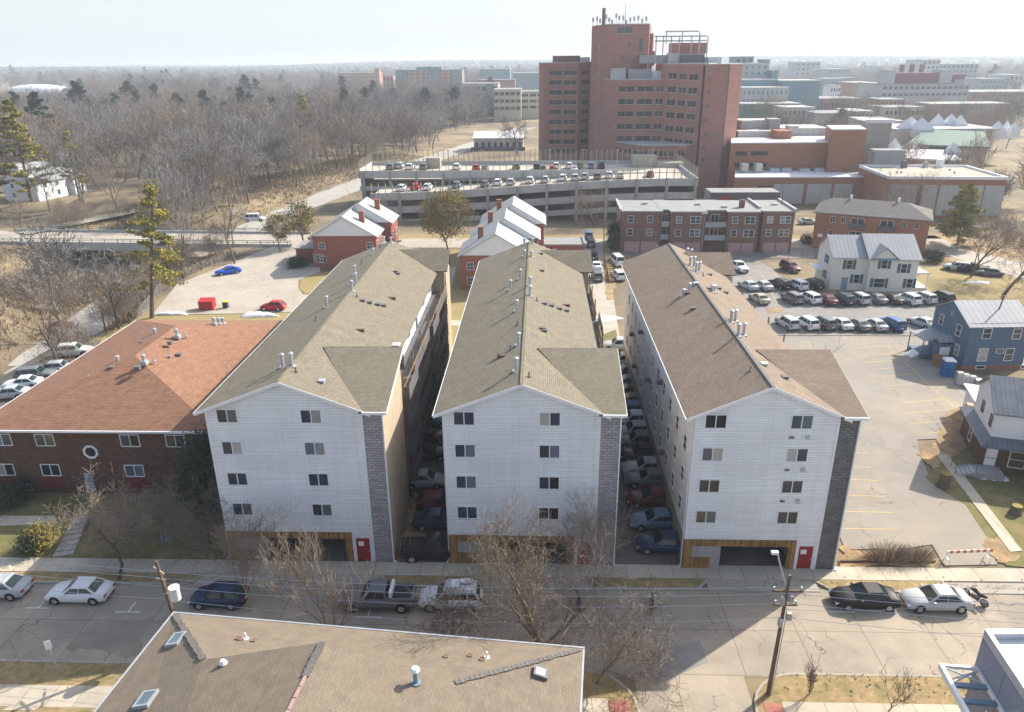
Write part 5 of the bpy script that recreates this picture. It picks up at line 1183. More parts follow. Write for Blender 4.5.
T, wd, dep, hz, zb = far_block(474, 523, 139, 153, 345, 'precast', 'single storey white building with low pale roof beyond the garage', 1, 8, 17, wf=.4)
b = gable_roof(0, wd, 0, dep, hz+.5, hz+2.6, .6, .3, .2, 'x'); b.build('roof', 'roof_membrane', T); b = MB(); b.box(-1, wd+1, -3, -2.8, 0, 1.7); b.build('fence', 'trim_dark', T)
# right of the hospital
def FB(*a, **k): return far_block(*a, **k)
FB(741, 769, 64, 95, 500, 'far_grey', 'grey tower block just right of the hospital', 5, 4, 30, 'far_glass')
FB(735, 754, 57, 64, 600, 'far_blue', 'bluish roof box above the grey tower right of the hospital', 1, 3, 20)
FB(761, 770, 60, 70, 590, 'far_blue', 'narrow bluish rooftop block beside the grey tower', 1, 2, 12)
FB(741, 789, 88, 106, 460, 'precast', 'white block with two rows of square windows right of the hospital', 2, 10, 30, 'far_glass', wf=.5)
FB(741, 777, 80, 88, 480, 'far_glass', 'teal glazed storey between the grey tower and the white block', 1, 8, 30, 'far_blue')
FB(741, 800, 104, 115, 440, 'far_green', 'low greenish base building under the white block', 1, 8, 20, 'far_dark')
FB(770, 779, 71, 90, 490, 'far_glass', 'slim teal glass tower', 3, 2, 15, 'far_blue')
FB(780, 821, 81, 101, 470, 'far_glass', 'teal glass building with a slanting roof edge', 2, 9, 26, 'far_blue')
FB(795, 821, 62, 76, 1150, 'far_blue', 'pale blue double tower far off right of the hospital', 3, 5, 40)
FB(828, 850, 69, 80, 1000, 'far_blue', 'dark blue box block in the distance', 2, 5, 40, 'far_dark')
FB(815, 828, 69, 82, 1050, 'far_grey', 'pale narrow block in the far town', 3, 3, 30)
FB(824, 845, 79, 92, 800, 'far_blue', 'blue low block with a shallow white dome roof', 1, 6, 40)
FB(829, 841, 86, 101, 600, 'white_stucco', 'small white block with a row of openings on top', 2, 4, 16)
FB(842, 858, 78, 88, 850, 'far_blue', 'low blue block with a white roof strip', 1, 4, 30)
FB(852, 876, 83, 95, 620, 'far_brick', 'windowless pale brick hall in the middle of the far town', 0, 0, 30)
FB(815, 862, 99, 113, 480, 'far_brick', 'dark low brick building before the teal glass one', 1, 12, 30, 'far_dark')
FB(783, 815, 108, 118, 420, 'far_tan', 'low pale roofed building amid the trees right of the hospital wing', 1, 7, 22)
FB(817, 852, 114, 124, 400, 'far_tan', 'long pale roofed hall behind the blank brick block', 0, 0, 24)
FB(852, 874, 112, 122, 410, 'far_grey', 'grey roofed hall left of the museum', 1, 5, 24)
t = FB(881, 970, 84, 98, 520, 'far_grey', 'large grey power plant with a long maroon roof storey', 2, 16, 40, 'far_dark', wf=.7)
b = MB(); b.box(t[1]*.12, t[1]*.7, 4, 20, t[3]+.5, t[3]+7); b.build('roof_storey', 'far_maroon', t[0]); 
for f0, f1, h_ in ((.03, .14, 9), (.66, .8, 9), (.84, .95, 3)): b = MB(); b.box(t[1]*f0, t[1]*f1, 2, 14, t[3]+.5, t[3]+h_); b.build('corner_block', 'far_grey', t[0])
b = MB(); b.box(t[1]*.82, t[1]*.94, 1, 12, t[3]+3, t[3]+6); b.build('corner_block', 'far_maroon', t[0])
for f in (.38, .5, .62): b = MB(); b.cyl(t[1]*f, 24, t[3], t[3]+12, 1.6, 10); b.build('stack', 'rust', t[0])
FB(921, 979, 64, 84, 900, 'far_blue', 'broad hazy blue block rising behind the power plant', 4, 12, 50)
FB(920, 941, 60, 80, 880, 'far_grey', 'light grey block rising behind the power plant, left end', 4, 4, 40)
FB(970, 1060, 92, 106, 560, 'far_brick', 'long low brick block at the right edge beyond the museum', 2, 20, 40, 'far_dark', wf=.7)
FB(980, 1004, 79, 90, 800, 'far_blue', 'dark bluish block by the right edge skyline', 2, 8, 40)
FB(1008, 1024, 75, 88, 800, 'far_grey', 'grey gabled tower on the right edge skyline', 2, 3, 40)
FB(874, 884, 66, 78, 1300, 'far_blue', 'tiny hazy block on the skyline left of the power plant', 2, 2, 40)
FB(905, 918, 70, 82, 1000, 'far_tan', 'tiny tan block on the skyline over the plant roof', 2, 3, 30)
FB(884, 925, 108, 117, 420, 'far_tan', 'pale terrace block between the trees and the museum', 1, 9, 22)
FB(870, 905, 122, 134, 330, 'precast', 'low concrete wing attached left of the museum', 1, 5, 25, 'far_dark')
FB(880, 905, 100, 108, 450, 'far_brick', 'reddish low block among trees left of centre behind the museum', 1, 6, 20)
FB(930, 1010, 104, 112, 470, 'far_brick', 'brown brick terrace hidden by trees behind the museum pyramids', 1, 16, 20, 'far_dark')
# ------------------------------------------------------------------ vehicles (forward is +x)
CK = dict(
 sedan=dict(L=4.65, W=1.82, H=1.45, hood=(.62, .86, .94), belt=.95, tail=(1.0, .98, .7), ws=(.95, .2), rs=(-1.72, -1.05), zl=.25, wr=.33),
 hatch=dict(L=4.1, W=1.76, H=1.5, hood=(.65, .9, .98), belt=.97, tail=(1.0, 1.0, .75), ws=(1.0, .25), rs=(-1.92, -1.45), zl=.25, wr=.32),
 suv=dict(L=4.65, W=1.88, H=1.72, hood=(.8, 1.02, 1.08), belt=1.08, tail=(1.1, 1.1, .85), ws=(1.05, .42), rs=(-2.2, -1.9), zl=.32, wr=.37),
 pickup=dict(L=5.5, W=1.95, H=1.82, hood=(.95, 1.12, 1.16), belt=1.16, tail=(1.12, 1.12, 1.08), ws=(1.15, .5), rs=(-.85, -.7), zl=.42, wr=.40),
 van=dict(L=5.0, W=1.95, H=2.1, hood=(.85, 1.1, 1.2), belt=1.2, tail=(1.25, 1.2, 1.0), ws=(1.75, 1.05), rs=(-2.4, -2.2), zl=.3, wr=.36))
def car_meshes(kind):
    c = CK[kind]; L, Wd, H = c['L'], c['W']/2, c['H']; zb = c['belt']; b = MB(); h = c['hood']; t = c['tail']; zl = c['zl']; wr = c['wr']
    xf, xr = L/2-.87, -L/2+.87
    st = [(L/2, .72, zl+.12, h[0]-.12), (L/2-.1, .86, zl, h[0]), (L/2-.55, .97, zl, h[1]-.03), (L/2-1.0, 1, zl, h[1]+.03), (c['ws'][0], 1, zl-.05, h[2]), (.2, 1, zl-.05, zb), (-.9, 1, zl-.05, zb), (c['rs'][0], 1, zl-.03, t[0]), (-L/2+.35, .96, zl, t[1]), (-L/2+.06, .9, zl+.02, t[1]-.06), (-L/2, .82, zl+.15, t[2])]
    if kind == 'pickup': st = [s for s in st if abs(s[0]+.9) > .01]; st.sort(key=lambda s: -s[0])
    base = []
    for x, wf, z0, z1 in st:
        w_ = Wd*wf; base.append(len(b.v)); zm = z0+(z1-z0)*.55
        b.v += [(x, -w_*.9, z0), (x, -w_, z0+.1), (x, -w_, zm), (x, -w_*.965, z1-.08), (x, -w_*.86, z1), (x, 0, z1+.035), (x, w_*.86, z1), (x, w_*.965, z1-.08), (x, w_, zm), (x, w_, z0+.1), (x, w_*.9, z0)]
    for a, c2 in zip(base, base[1:]):
        for i in range(11): j = (i+1) % 11; b.f.append((a+i, a+j, c2+j, c2+i)); b.m.append(0)
    b.f.append(tuple(base[0]+i for i in range(11))[::-1]); b.f.append(tuple(base[-1]+i for i in range(11))); b.m += [0, 0]
    # cabin
    x1b, x1t = c['ws']; x2b, x2t = c['rs']; wb, wt = Wd*.92, Wd*.72; z1 = H-.04
    zb1, zb2 = h[2]-.04, t[0]-.04
    if kind == 'pickup': zb2 = zb-.04
    n = len(b.v)
    b.v += [(x1b, -wb, zb1), (x1b, wb, zb1), (x2b, wb, zb2), (x2b, -wb, zb2), (x1t, -wt, z1-.03), (x1t, wt, z1-.03), (x2t, wt, z1-.03), (x2t, -wt, z1-.03),
            (x1t-.12, -wt*.9, H), (x1t-.12, wt*.9, H), (x2t+.12, wt*.9, H), (x2t+.12, -wt*.9, H)]
    for q in ((0, 1, 5, 4), (1, 2, 6, 5), (2, 3, 7, 6), (3, 0, 4, 7), (4, 5, 9, 8), (5, 6, 10, 9), (6, 7, 11, 10), (7, 4, 8, 11), (8, 9, 10, 11)): b.f.append(tuple(n+i for i in q)); b.m.append(0)
    if kind == 'pickup':
        b.mi = 1; b.box(-L/2+.12, -1.0, -Wd*.8, Wd*.8, t[0]+.02, t[0]+.06); b.mi = 0
        b.box(-L/2+.06, -1.0, -Wd*.95, -Wd*.8, t[0]-.1, t[0]+.13); b.box(-L/2+.06, -1.0, Wd*.8, Wd*.95, t[0]-.1, t[0]+.13); b.box(-L/2+.04, -L/2+.14, -Wd*.9, Wd*.9, t[0]-.2, t[0]+.12)
    b.mi = 1   # wheel wells, lower trim
    for x in (xf, xr):
        for s in (-1, 1):
            m = len(b.v); y = s*(Wd+.004); k = 12; b.v += [(x+(wr+.07)*math.cos(PI*i/k), y, wr+(wr+.07)*math.sin(PI*i/k)) for i in range(k+1)]+[(x-(wr+.07), y, .18), (x+(wr+.07), y, .18)]
            b.f.append(tuple(range(m, m+k+3))); b.m.append(1)
    b.box(L/2-.12, L/2+.015, -Wd*.55, Wd*.55, zl+.1, zl+.24); b.box(-L/2-.01, -L/2+.1, -Wd*.6, Wd*.6, zl+.02, zl+.12)
    b.box(L/2-.1, L/2+.01, -Wd*.45, Wd*.45, h[0]-.25, h[0]-.16)
    body = b.mesh('body', ['paint', 'black_trim'], smooth=False)
    # smooth only soft panels: bevel free approach, shade smooth by angle
    for p in body.polygons: p.use_smooth = p.material_index == 0 and p.index < 110
    # glass panels
    g = MB()
    def lerp(a, c3, t_): return tuple(a[i]+(c3[i]-a[i])*t_ for i in range(3))
    v = b.v[n:n+8]
    def panel(A, B_, C, D_, u0, u1, w0, w1, off):
        o = Vector(off)
        def pt(u, w2): return tuple(Vector(lerp(lerp(A, B_, u), lerp(D_, C, u), w2))+o)
        g.poly([pt(u0, w0), pt(u1, w0), pt(u1, w1), pt(u0, w1)])
    panel(v[0], v[1], v[5], v[4], .05, .95, .08, .94, (.014, 0, .01))
    panel(v[2], v[3], v[7], v[6], .06, .94, .12 if kind != 'suv' else .2, .92, (-.014, 0, .008))
    for (A, B_, C, D_, s) in ((v[3], v[0], v[4], v[7], -1), (v[2], v[1], v[5], v[6], 1)):
        cuts = {'sedan': (.06, .47, .50, .90), 'hatch': (.08, .47, .5, .9), 'suv': (.05, .26, .29, .58, .61, .93), 'pickup': (.08, .45, .5, .86), 'van': (.05, .32, .35, .65, .68, .92)}[kind]
        for i in range(0, len(cuts), 2): panel(A, B_, C, D_, cuts[i], cuts[i+1], .12, .88, (0, s*.012, .004))
    glass = g.mesh('windows', 'car_glass')
    w_ = MB(); w_.tube([(0, -.11, 0), (0, .11, 0)], wr, 14); wheel = w_.mesh('wheel', 'tyre')
    w_ = MB(); w_.tube([(0, -.116, 0), (0, .116, 0)], wr*.62, 10); rim = w_.mesh('rim', 'rim')
    hl_ = MB(); hl_.slab([(L/2-.42, -.05, h[0]+.06), (L/2-.03, .08, h[0]-.06), (L/2-.04, .42, h[0]-.05), (L/2-.22, .42, h[0]+.04)], .16); head = hl_.mesh('headlight', 'headlight')
    tl_ = MB(); tz = t[2]+.02 if kind in ('sedan', 'hatch') else t[1]-.22
    if kind in ('suv', 'van'): tl_.box(-L/2-.005, -L/2+.25, -.09, .09, tz-.12, tz+.22)
    else: tl_.box(-L/2-.008, -L/2+.2, -.2, .12, tz-.1, tz+.08)
    tail = tl_.mesh('tail_light', 'tail_light')
    mi = MB(); mi.box(-.1, .06, -.09, .09, -.06, .08); mir = mi.mesh('mirror', 'paint')
    pl = MB(); pl.box(-L/2-.02, -L/2+.0, -.22, .22, zl+.25, zl+.4); plate = pl.mesh('licence_plate', 'headlight')
    return dict(body=body, glass=glass, wheel=wheel, rim=rim, head=head, tail=tail, mir=mir, plate=plate, xf=xf, xr=xr, Wd=Wd, wr=wr, c=c)
CM = {k: car_meshes(k) for k in CK}
PC = dict(white=(.72, .73, .74), silver=(.42, .44, .46), gray=(.15, .16, .17), black=(.015, .016, .018), blue=(.03, .10, .30), darkblue=(.02, .04, .09), red=(.40, .015, .02), maroon=(.13, .02, .03), tan=(.40, .36, .28), steelblue=(.12, .2, .3), green=(.05, .1, .08), brightblue=(.01, .09, .5))
CN = dict(gray='dark grey', darkblue='dark blue', tan='champagne', steelblue='grey blue', brightblue='bright blue')
KN = dict(hatch='hatchback', suv='suv', sedan='sedan', pickup='pickup truck', van='van')
def car(kind, colr, x, y, deg, label, group=None, z=.02, full=True):
    M_ = CM[kind]; T = thing('parked_car' if kind not in ('pickup', 'van') else {'pickup': 'pickup_truck', 'van': 'van'}[kind], label, {'sedan': 'car', 'hatch': 'car', 'suv': 'car', 'pickup': 'pickup truck', 'van': 'van'}[kind], (x, y, z), R(deg), group)
    col = (*PC[colr], 1)
    o = link('body', M_['body'], T); o.color = col; link('windows', M_['glass'], T)
    for xx in (M_['xf'], M_['xr']):
        for s in (-1, 1):
            wh = link('wheel', M_['wheel'], T, (xx, s*(M_['Wd']-.09), M_['wr']))
            if full: link('rim', M_['rim'], wh)
    if full:
        for s in (-1, 1):
            h_ = link('headlight', M_['head'], T, (0, M_['Wd']*.38 if s > 0 else -M_['Wd']*.38, 0)); h_.scale = (1, s, 1)
            q = link('mirror', M_['mir'], T, (M_['c']['ws'][0]-.35, s*(M_['Wd']+.09), M_['c']['belt']+.02)); q.color = col
        link('licence_plate', M_['plate'], T)
    for s in (-1, 1): q = link('tail_light', M_['tail'], T, (0, s*M_['Wd']*.72, 0)); q.scale = (1, s, 1)
    return T
def carpx(kind, colr, px, py, deg, label, group=None, z=.02, full=True, zg=None):
    g = G(px, py, .5+(zg or 0)); return car(kind, colr, g.x, g.y, deg, label, group, z=z+(zg or 0), full=full)
# the street
SG = 'cars parked along the far kerb of the street'
carpx('sedan', 'silver', -2, 588, 181, 'silver sedan cut by the left edge, first car at the kerb', SG)
carpx('sedan', 'white', 80, 592, 180, 'white sedan parked at the kerb below the brick house, second from the left edge', SG)
carpx('hatch', 'darkblue', 219, 597, 180, 'dark blue hatchback behind the bare tree beside the left utility pole', SG)
t = carpx('pickup', 'gray', 378, 599, 180, 'dark grey pickup truck at the far kerb, left of the white suv', SG)
b = MB(); b.box(-1.2, -1.0, -.8, .8, 1.2, 1.68); o = b.build('rack', 'trim', t)
t = carpx('suv', 'white', 451, 599, 180, 'white suv with a loaded roof rack at the kerb beside the dark pickup', SG)
b = MB(); b.box(-1.7, .2, -.62, -.56, 1.76, 1.82); b.box(-1.7, .2, .56, .62, 1.76, 1.82); b.box(-1.6, -1.5, -.6, .6, 1.8, 1.84); b.box(-.3, -.2, -.6, .6, 1.8, 1.84); b.box(-1.5, -.7, -.5, -.05, 1.84, 1.98); b.box(-.65, -.0, -.45, .5, 1.84, 1.96); b.build('roof_rack', 'trim', t)
carpx('sedan', 'black', 864, 598, 180, 'black sedan in the sun at the kerb, right of the utility pole', SG)
carpx('sedan', 'silver', 935, 600, 180, 'silver sedan with a sunroof in the sun between the black sedan and the motorcycle', SG)
car('suv', 'white', 18.6, 55.2, 94, 'white suv parked inside the open garage of the third apartment house', z=.05)
car('sedan', 'silver', -20.2, 53.5, 12, 'silver car parked inside the open garage of the first apartment house', z=.05)
# alley between second and third house
AG = 'cars parked nose in between the second and third apartment houses'
A3 = [(346.5, 619, 'suv', 'silver'), (362, 624, 'suv', 'white'), (372, 626, 'sedan', 'green'), (383, 627, 'sedan', 'steelblue'), (393, 628, 'hatch', 'maroon'), (402, 630, 'sedan', 'gray'), (412, 631, 'suv', 'steelblue'), (422, 634, 'suv', 'white'), (433, 636, 'suv', 'silver'), (443, 639, 'suv', 'gray'),
      (456, 643, 'suv', 'black'), (468, 646, 'sedan', 'silver'), (480, 649, 'sedan', 'gray'), (499, 652, 'sedan', 'maroon'), (521, 656, 'sedan', 'steelblue'), (544, 664, 'sedan', 'darkblue')]
for i, (y, x, k, c) in enumerate(A3):
    carpx(k, c, x, y, 180+(i % 3-1)*2, f'{CN.get(c, c)} {KN[k]}, {ORD[15-i]} from the street in the right-hand building gap', AG, z=.05)
A2 = [(364, 434, 'suv', 'silver'), (374, 433, 'sedan', 'white'), (385, 432, 'suv', 'gray'), (396, 431, 'sedan', 'steelblue'), (406, 430, 'suv', 'silver'), (421, 429, 'sedan', 'steelblue'), (437, 427, 'sedan', 'maroon'), (453, 427, 'sedan', 'black'), (481, 425, 'hatch', 'silver'), (503, 440, 'hatch', 'maroon'), (521, 440, 'sedan', 'darkblue')]
for i, (y, x, k, c) in enumerate(A2):
    carpx(k, c, x, y, 2, f'{CN.get(c, c)} {KN[k]}, {ORD[11-i]} from the street in the left-hand building gap', 'cars parked between the first and second apartment houses', z=.05)
carpx('pickup', 'black', 436, 551, 4, 'black pickup truck nearest the street in the gap left of the second apartment house', z=.05)
# lane behind
for i, (x, y, k, c, d) in enumerate([(589, 236, 'suv', 'steelblue', 85), (591, 244, 'suv', 'gray', 85), (593, 256, 'suv', 'black', 88), (596, 266, 'sedan', 'white', 90), (597, 277, 'suv', 'gray', 92)]):
    carpx(k, c, x, y, d, f'{CN.get(c, c)} {KN[k]}, {ORD[i]} from the top in the lane behind the middle house', 'cars standing in the lane behind the apartment houses')
carpx('van', 'white', 617, 262, 100, 'white van beside the earth bank at the far corner of the third apartment house')
carpx('suv', 'white', 618, 276, 100, 'white suv half hidden behind the far left corner of the third apartment house')
# upper lot
LGp = 'cars in the parking lot beside the cream house'
def row(data, deg, where, z=.06):
    for i, (x, y, k, c) in enumerate(data): carpx(k, c, x, y, deg+(i*37 % 5-2), f'{CN.get(c, c)} {KN[k]}, {ORD[i]} in the {where}', LGp, z=z)
row([(738, 268, 'pickup', 'white'), (790, 268, 'suv', 'maroon')], -72, 'back row by the pink garage doors')
row([(748, 286, 'sedan', 'silver'), (762, 286, 'sedan', 'silver'), (779.5, 285, 'suv', 'black'), (797, 286, 'suv', 'white'), (812, 285, 'suv', 'black')], 108, 'short row left of the cream house')
row([(759, 299, 'sedan', 'tan'), (792, 299, 'suv', 'gray'), (809, 299, 'suv', 'white'), (826, 300, 'sedan', 'maroon'), (842, 300, 'suv', 'darkblue'), (858, 299.5, 'suv', 'silver'), (875, 299, 'sedan', 'gray'), (891, 299.5, 'sedan', 'black'), (908, 300, 'suv', 'white'), (923, 299, 'suv', 'silver'), (941, 298, 'suv', 'black')], 105, 'long row before the cream house')
row([(787, 324, 'suv', 'silver'), (806, 324, 'suv', 'white'), (823, 324, 'suv', 'gray'), (840, 324, 'sedan', 'white'), (857, 325, 'sedan', 'gray'), (874, 325, 'sedan', 'silver'), (891, 325, 'suv', 'blue')], 105, 'row along the lower lot kerb')
carpx('sedan', 'silver', 922, 323, 112, 'silver sedan alone at the corner of the blue house')
carpx('sedan', 'gray', 804, 312-26, -75, 'grey sedan tucked against the left wall of the cream house') if False else None
# left side lot
for i, (x, y, k, c) in enumerate([(8, 394, 'sedan', 'silver'), (22, 384, 'sedan', 'white'), (36, 376, 'suv', 'gray'), (51, 369, 'hatch', 'silver'), (74, 352, 'suv', 'white')]):
    carpx(k, c, x, y, 192 if k != 'suv' else 15, f'{CN.get(c, c)} {KN[k]}, {ORD[i]} from the left edge in the row beyond the reddish roof', 'cars parked beyond the reddish roof', z=.04)
for x, y, c, k, d, lb in ((8, 332, 'gray', 'suv', 235, 'dark grey suv driving on the lower road at the left edge'), (61, 327, 'maroon', 'sedan', 60, 'maroon sedan on the lower road partly hidden by twigs')):
    g = G(x, y, -4.5); x_ = -74.6 if d == 235 else -72.3
    car(k, c, g.x, g.y, 90-8 if d == 60 else 262, lb, z=-4.93)
carpx('hatch', 'red', 273, 307, 178, 'small bright red hatchback on the concrete turning circle', z=.06)
carpx('sedan', 'brightblue', 228, 271.5, 215, 'bright blue sedan parked along the chain link fence')
carpx('van', 'white', 255, 220, 5, 'white van crossing the road at the right end of the bridge', z=.1)
carpx('sedan', 'gray', 317, 238, 70, 'grey car behind the annex of the row houses beside the leafy tree')
# far side street and others
for x, y, k, c, d, lb in ((957, 268, 'suv', 'silver', 150, 'silver suv parked on the side street beyond the dry lawn, left one of three'), (973, 270, 'pickup', 'black', 160, 'black pickup truck parked on the side street beyond the dry lawn, middle one of three'), (989, 273, 'sedan', 'gray', 160, 'dark grey sedan parked on the side street beyond the dry lawn, right one of three'),
    (806, 240, 'suv', 'maroon', 80, 'maroon suv between the flat roofed flats and the orange brick flats'), (808, 222, 'sedan', 'silver', 10, 'silver sedan on the service road behind the orange brick flats')): carpx(k, c, x, y, d, lb, full=False)
# garage decks
GG = 'cars on the open decks of the parking garage'
GC = [(391, 167, 'suv', 'gray'), (400, 166, 'suv', 'silver'), (410, 167, 'suv', 'white'), (424, 167, 'suv', 'gray'), (457, 167, 'suv', 'white'), (476, 168, 'suv', 'red'), (485, 168, 'sedan', 'gray'), (516, 167, 'suv', 'green'), (537, 167, 'suv', 'darkblue'), (556, 166, 'suv', 'white'), (569, 166, 'suv', 'white'), (580, 166, 'suv', 'green'), (591, 166, 'suv', 'steelblue'), (601, 166, 'suv', 'black'), (575, 171, 'sedan', 'white'), (543, 172, 'sedan', 'black'), (553, 172, 'hatch', 'red')]
for i, (x, y, k, c) in enumerate(GC):
    g = G(x, y, 9.6+.6); car(k, c, g.x, min(216, max(205, g.y)), 88, f'{CN.get(c, c)} {KN[k]} on the rear garage deck, {ORD[min(15, i)]} from the left' if i < 14 else f'{CN.get(c, c)} {KN[k]} on the rear top deck of the garage standing before the main row', GG, z=9.56, full=False)
GF = [(402, 190, 'suv', 'white'), (416, 189, 'suv', 'red'), (428, 189, 'suv', 'white'), (457, 186, 'suv', 'steelblue'), (485, 183, 'suv', 'gray'), (498, 183, 'suv', 'white'), (511, 181, 'suv', 'silver'), (530, 180, 'suv', 'white'), (545, 180, 'suv', 'silver'), (563, 178, 'suv', 'white'), (575, 177, 'suv', 'silver'), (585, 178, 'suv', 'silver'), (597, 179, 'suv', 'gray'), (609, 179, 'suv', 'white'), (620, 179, 'sedan', 'tan'), (650, 178, 'sedan', 'maroon')]
for i, (x, y, k, c) in enumerate(GF):
    g = G(x, y, 9); lx = g.x-GX; zz = ztop(min(max(lx, 0), LG)); yy = YP+9.5+(i % 2)*1.0; g = G(x, y, Y=yy); car(k, c, g.x, yy, 85, f'{CN.get(c, c)} {KN[k]} on the sloping front deck of the garage, {ORD[i]} from the left', GG, z=ztop(g.x-GX)-.0, full=False)
# motorcycles
def moto(px, py, deg, label, colr='black_trim'):
    g = G(px, py, .3); T = thing('motorcycle', label, 'motorcycle', (g.x, g.y, .01), R(deg), 'motorcycles at the kerb')
    for x in (-.68, .68):
        b = MB(); 
        for i in range(16):
            a0, a1 = 2*PI*i/16, 2*PI*(i+1)/16; b.tube([(x+.27*math.cos(a0), 0, .31+.27*math.sin(a0)), (x+.27*math.cos(a1), 0, .31+.27*math.sin(a1))], .055, 6)
        wh = b.build('wheel', 'tyre', T)
        b = MB(); b.tube([(x, -.03, .31), (x, .03, .31)], .2, 12); b.build('rim', 'rim', wh)
    b = MB(); b.tube([(.68, .07, .31), (.42, .07, .95)], .03, 6); b.tube([(.68, -.07, .31), (.42, -.07, .95)], .03, 6); b.tube([(.42, 0, .85), (-.1, 0, .7), (-.68, 0, .31)], .045, 6); b.build('frame', 'steel', T)
    b = MB(); b.box(-.28, .28, -.14, .14, .28, .62); b.tube([(-.2, .16, .32), (-.85, .18, .36)], .05, 8); b.build('engine', 'steel_dark', T)
    b = MB(); b.tube([(.36, 0, .86), (.1, 0, .92), (-.1, 0, .82)], [.09, .16, .1], 10); b.build('tank', colr, T)
    b = MB(); b.tube([(-.08, 0, .80), (-.35, 0, .76), (-.75, 0, .86)], [.12, .15, .09], 8); b.build('seat', 'black_trim', T)
    b = MB(); b.tube([(.36, -.38, 1.05), (.42, -.1, .98), (.42, .1, .98), (.36, .38, 1.05)], .022, 6); b.build('handlebar', 'steel_dark', T)
    b = MB(); b.tube([(.5, 0, .9), (.6, 0, .88)], .09, 10); b.build('headlight', 'headlight', T)
moto(578, 601, 95, 'black motorcycle with brown seat parked behind the big bare tree', 'rust'); moto(652, 604, 80, 'dark motorcycle standing alone in the shade right of the big bare tree'); moto(975, 598, 120, 'black motorcycle in the sun beside the silver sedan')
# ------------------------------------------------------------------ trees
def skeleton(rnd, H, spread_, lv=4, trunk_h=.25, r0=None, up=.35, nb=(5, 5, 5, 4), lean=(0, 0), crook=.18, tw=1.0):
    """list of polylines (points, radii, level)"""
    out = []; r0 = r0 or H*.02
    def grow(p, d, ln, r, lvl):
        n = 4 if lvl < 2 else 3; pts = [p]; q = p.copy(); dd = d.copy()
        for i in range(n):
            dd = (dd+Vector((rnd.gauss(0, crook), rnd.gauss(0, crook), rnd.gauss(0, crook*.6)+up*.12*(lvl > 0)))).normalized(); q = q+dd*ln/n; pts.append(q.copy())
        taper = .45 if lvl == 0 else .3
        rad = [max(.011*tw, r*(1-(1-taper)*i/n)) for i in range(n+1)]; out.append((pts, rad, lvl))
        if lvl >= lv: return
        k = nb[min(lvl, len(nb)-1)]; k = max(2, int(k*rnd.uniform(.8, 1.25)+.5)); a0 = rnd.uniform(0, 2*PI)
        for j in range(k):
            t = (trunk_h+(1-trunk_h)*(j+rnd.random()*.8)/k) if lvl == 0 else (.25+.75*(j+rnd.random())/k); t = min(.999, t)
            i = min(n-1, int(t*n)); f = t*n-i; s = pts[i].lerp(pts[i+1], f); ax = (pts[i+1]-pts[i]).normalized()
            a = a0+j*2.4+rnd.uniform(-.4, .4); side = ax.cross(Vector((0, 0, 1)) if abs(ax.z) < .9 else Vector((1, 0, 0))).normalized(); side = Matrix.Rotation(a, 3, ax) @ side
            op = rnd.uniform(.55, 1.0)*spread_; nd = (ax*math.cos(op)+side*math.sin(op)+Vector((0, 0, up*.5))).normalized()
            l2 = ln*rnd.uniform(.45, .72)*(1.12-.35*t if lvl == 0 else 1)*(1.25 if lvl == 0 else 1); grow(s, nd, l2, r*(1-.55*t)*.55, lvl+1)
    grow(Vector((0, 0, -.15)), Vector((lean[0], lean[1], 1)).normalized(), H*.62, r0, 0)
    return out
def tree_meshes(seed, H, bark='bark', twig='twig_grey', lv=4, tw=1.0, limbs=1, **k):
    rnd = random.Random(seed); sk = skeleton(rnd, H, lv=lv, tw=tw, **k); t = MB(); c = MB()
    for pts, rad, l in sk:
        if l <= limbs: t.tube(pts, rad, 7 if l == 0 else 5, cap=False)
        else: c.tube(pts, rad, 3, cap=False)
    top = max(p.z for pts, _, _ in sk for p in pts)
    return t.mesh('trunk', bark, smooth=True, uv=False), c.mesh('crown', twig, uv=False), top
def put_tree(ms, x, y, z, rz, s, label, cat='tree', group=None, name='bare_tree'):
    T = thing(name, label, cat, (x, y, z), rz, group); T.scale = (s, s, s); link('trunk', ms[0], T); link('crown', ms[1], T); return T
def top_of(px, py_base, py_top, z=0):
    g = G(px, py_base, z); return g, G(px, py_top, Y=g.y).z-z
# near bare trees, each grown for its own place
def near_tree(seed, px, pyb, pyt, label, zb=0, base=None, **k):
    g, h = top_of(px, pyb, pyt, zb)
    if base: g = Vector((base[0], base[1], zb))
    h = G(px, pyt, Y=g.y).z-zb
    ms = tree_meshes(seed, h, **k); s = h/ms[2]
    return put_tree(ms, g.x, g.y, zb, 0, s, label, name='bare_tree')
near_tree(11, 540, 655, 500, 'big spreading bare tree before the middle apartment house, its trunk behind the near roof', base=(.6, 38.6), zb=.1, bark='bark_tan', twig='twig_dark', lv=5, trunk_h=.06, spread_=1.05, nb=(8, 6, 6, 4, 3), up=.26, r0=.36, crook=.2, tw=1.15, limbs=2)
near_tree(12, 325, 645, 545, 'pinkish bare tree at the near kerb, just left of the dark pickup', base=(-13.0, 38.0), zb=.1, limbs=2, bark='bark_tan', twig='twig_pink', lv=4, trunk_h=.1, spread_=.55, nb=(7, 7, 6, 5), up=.5, r0=.11, tw=.95)
near_tree(13, 218, 600, 520, 'small multi-stemmed bare tree with pale yellow bark beside the dark blue hatchback', base=(-20.9, 42.6), zb=.1, bark='twig_yellow', twig='twig_pink', lv=4, trunk_h=.08, spread_=.75, nb=(8, 7, 6, 5), up=.55, r0=.10, tw=.95)
near_tree(14, 118, 580, 470, 'crooked bare tree leaning over the steps of the brick house', zb=.12, bark='bark', twig='twig_pink', lv=4, trunk_h=.35, spread_=1.35, nb=(7, 7, 6, 5), up=.1, lean=(-.25, .15), crook=.3, r0=.17, tw=.95)
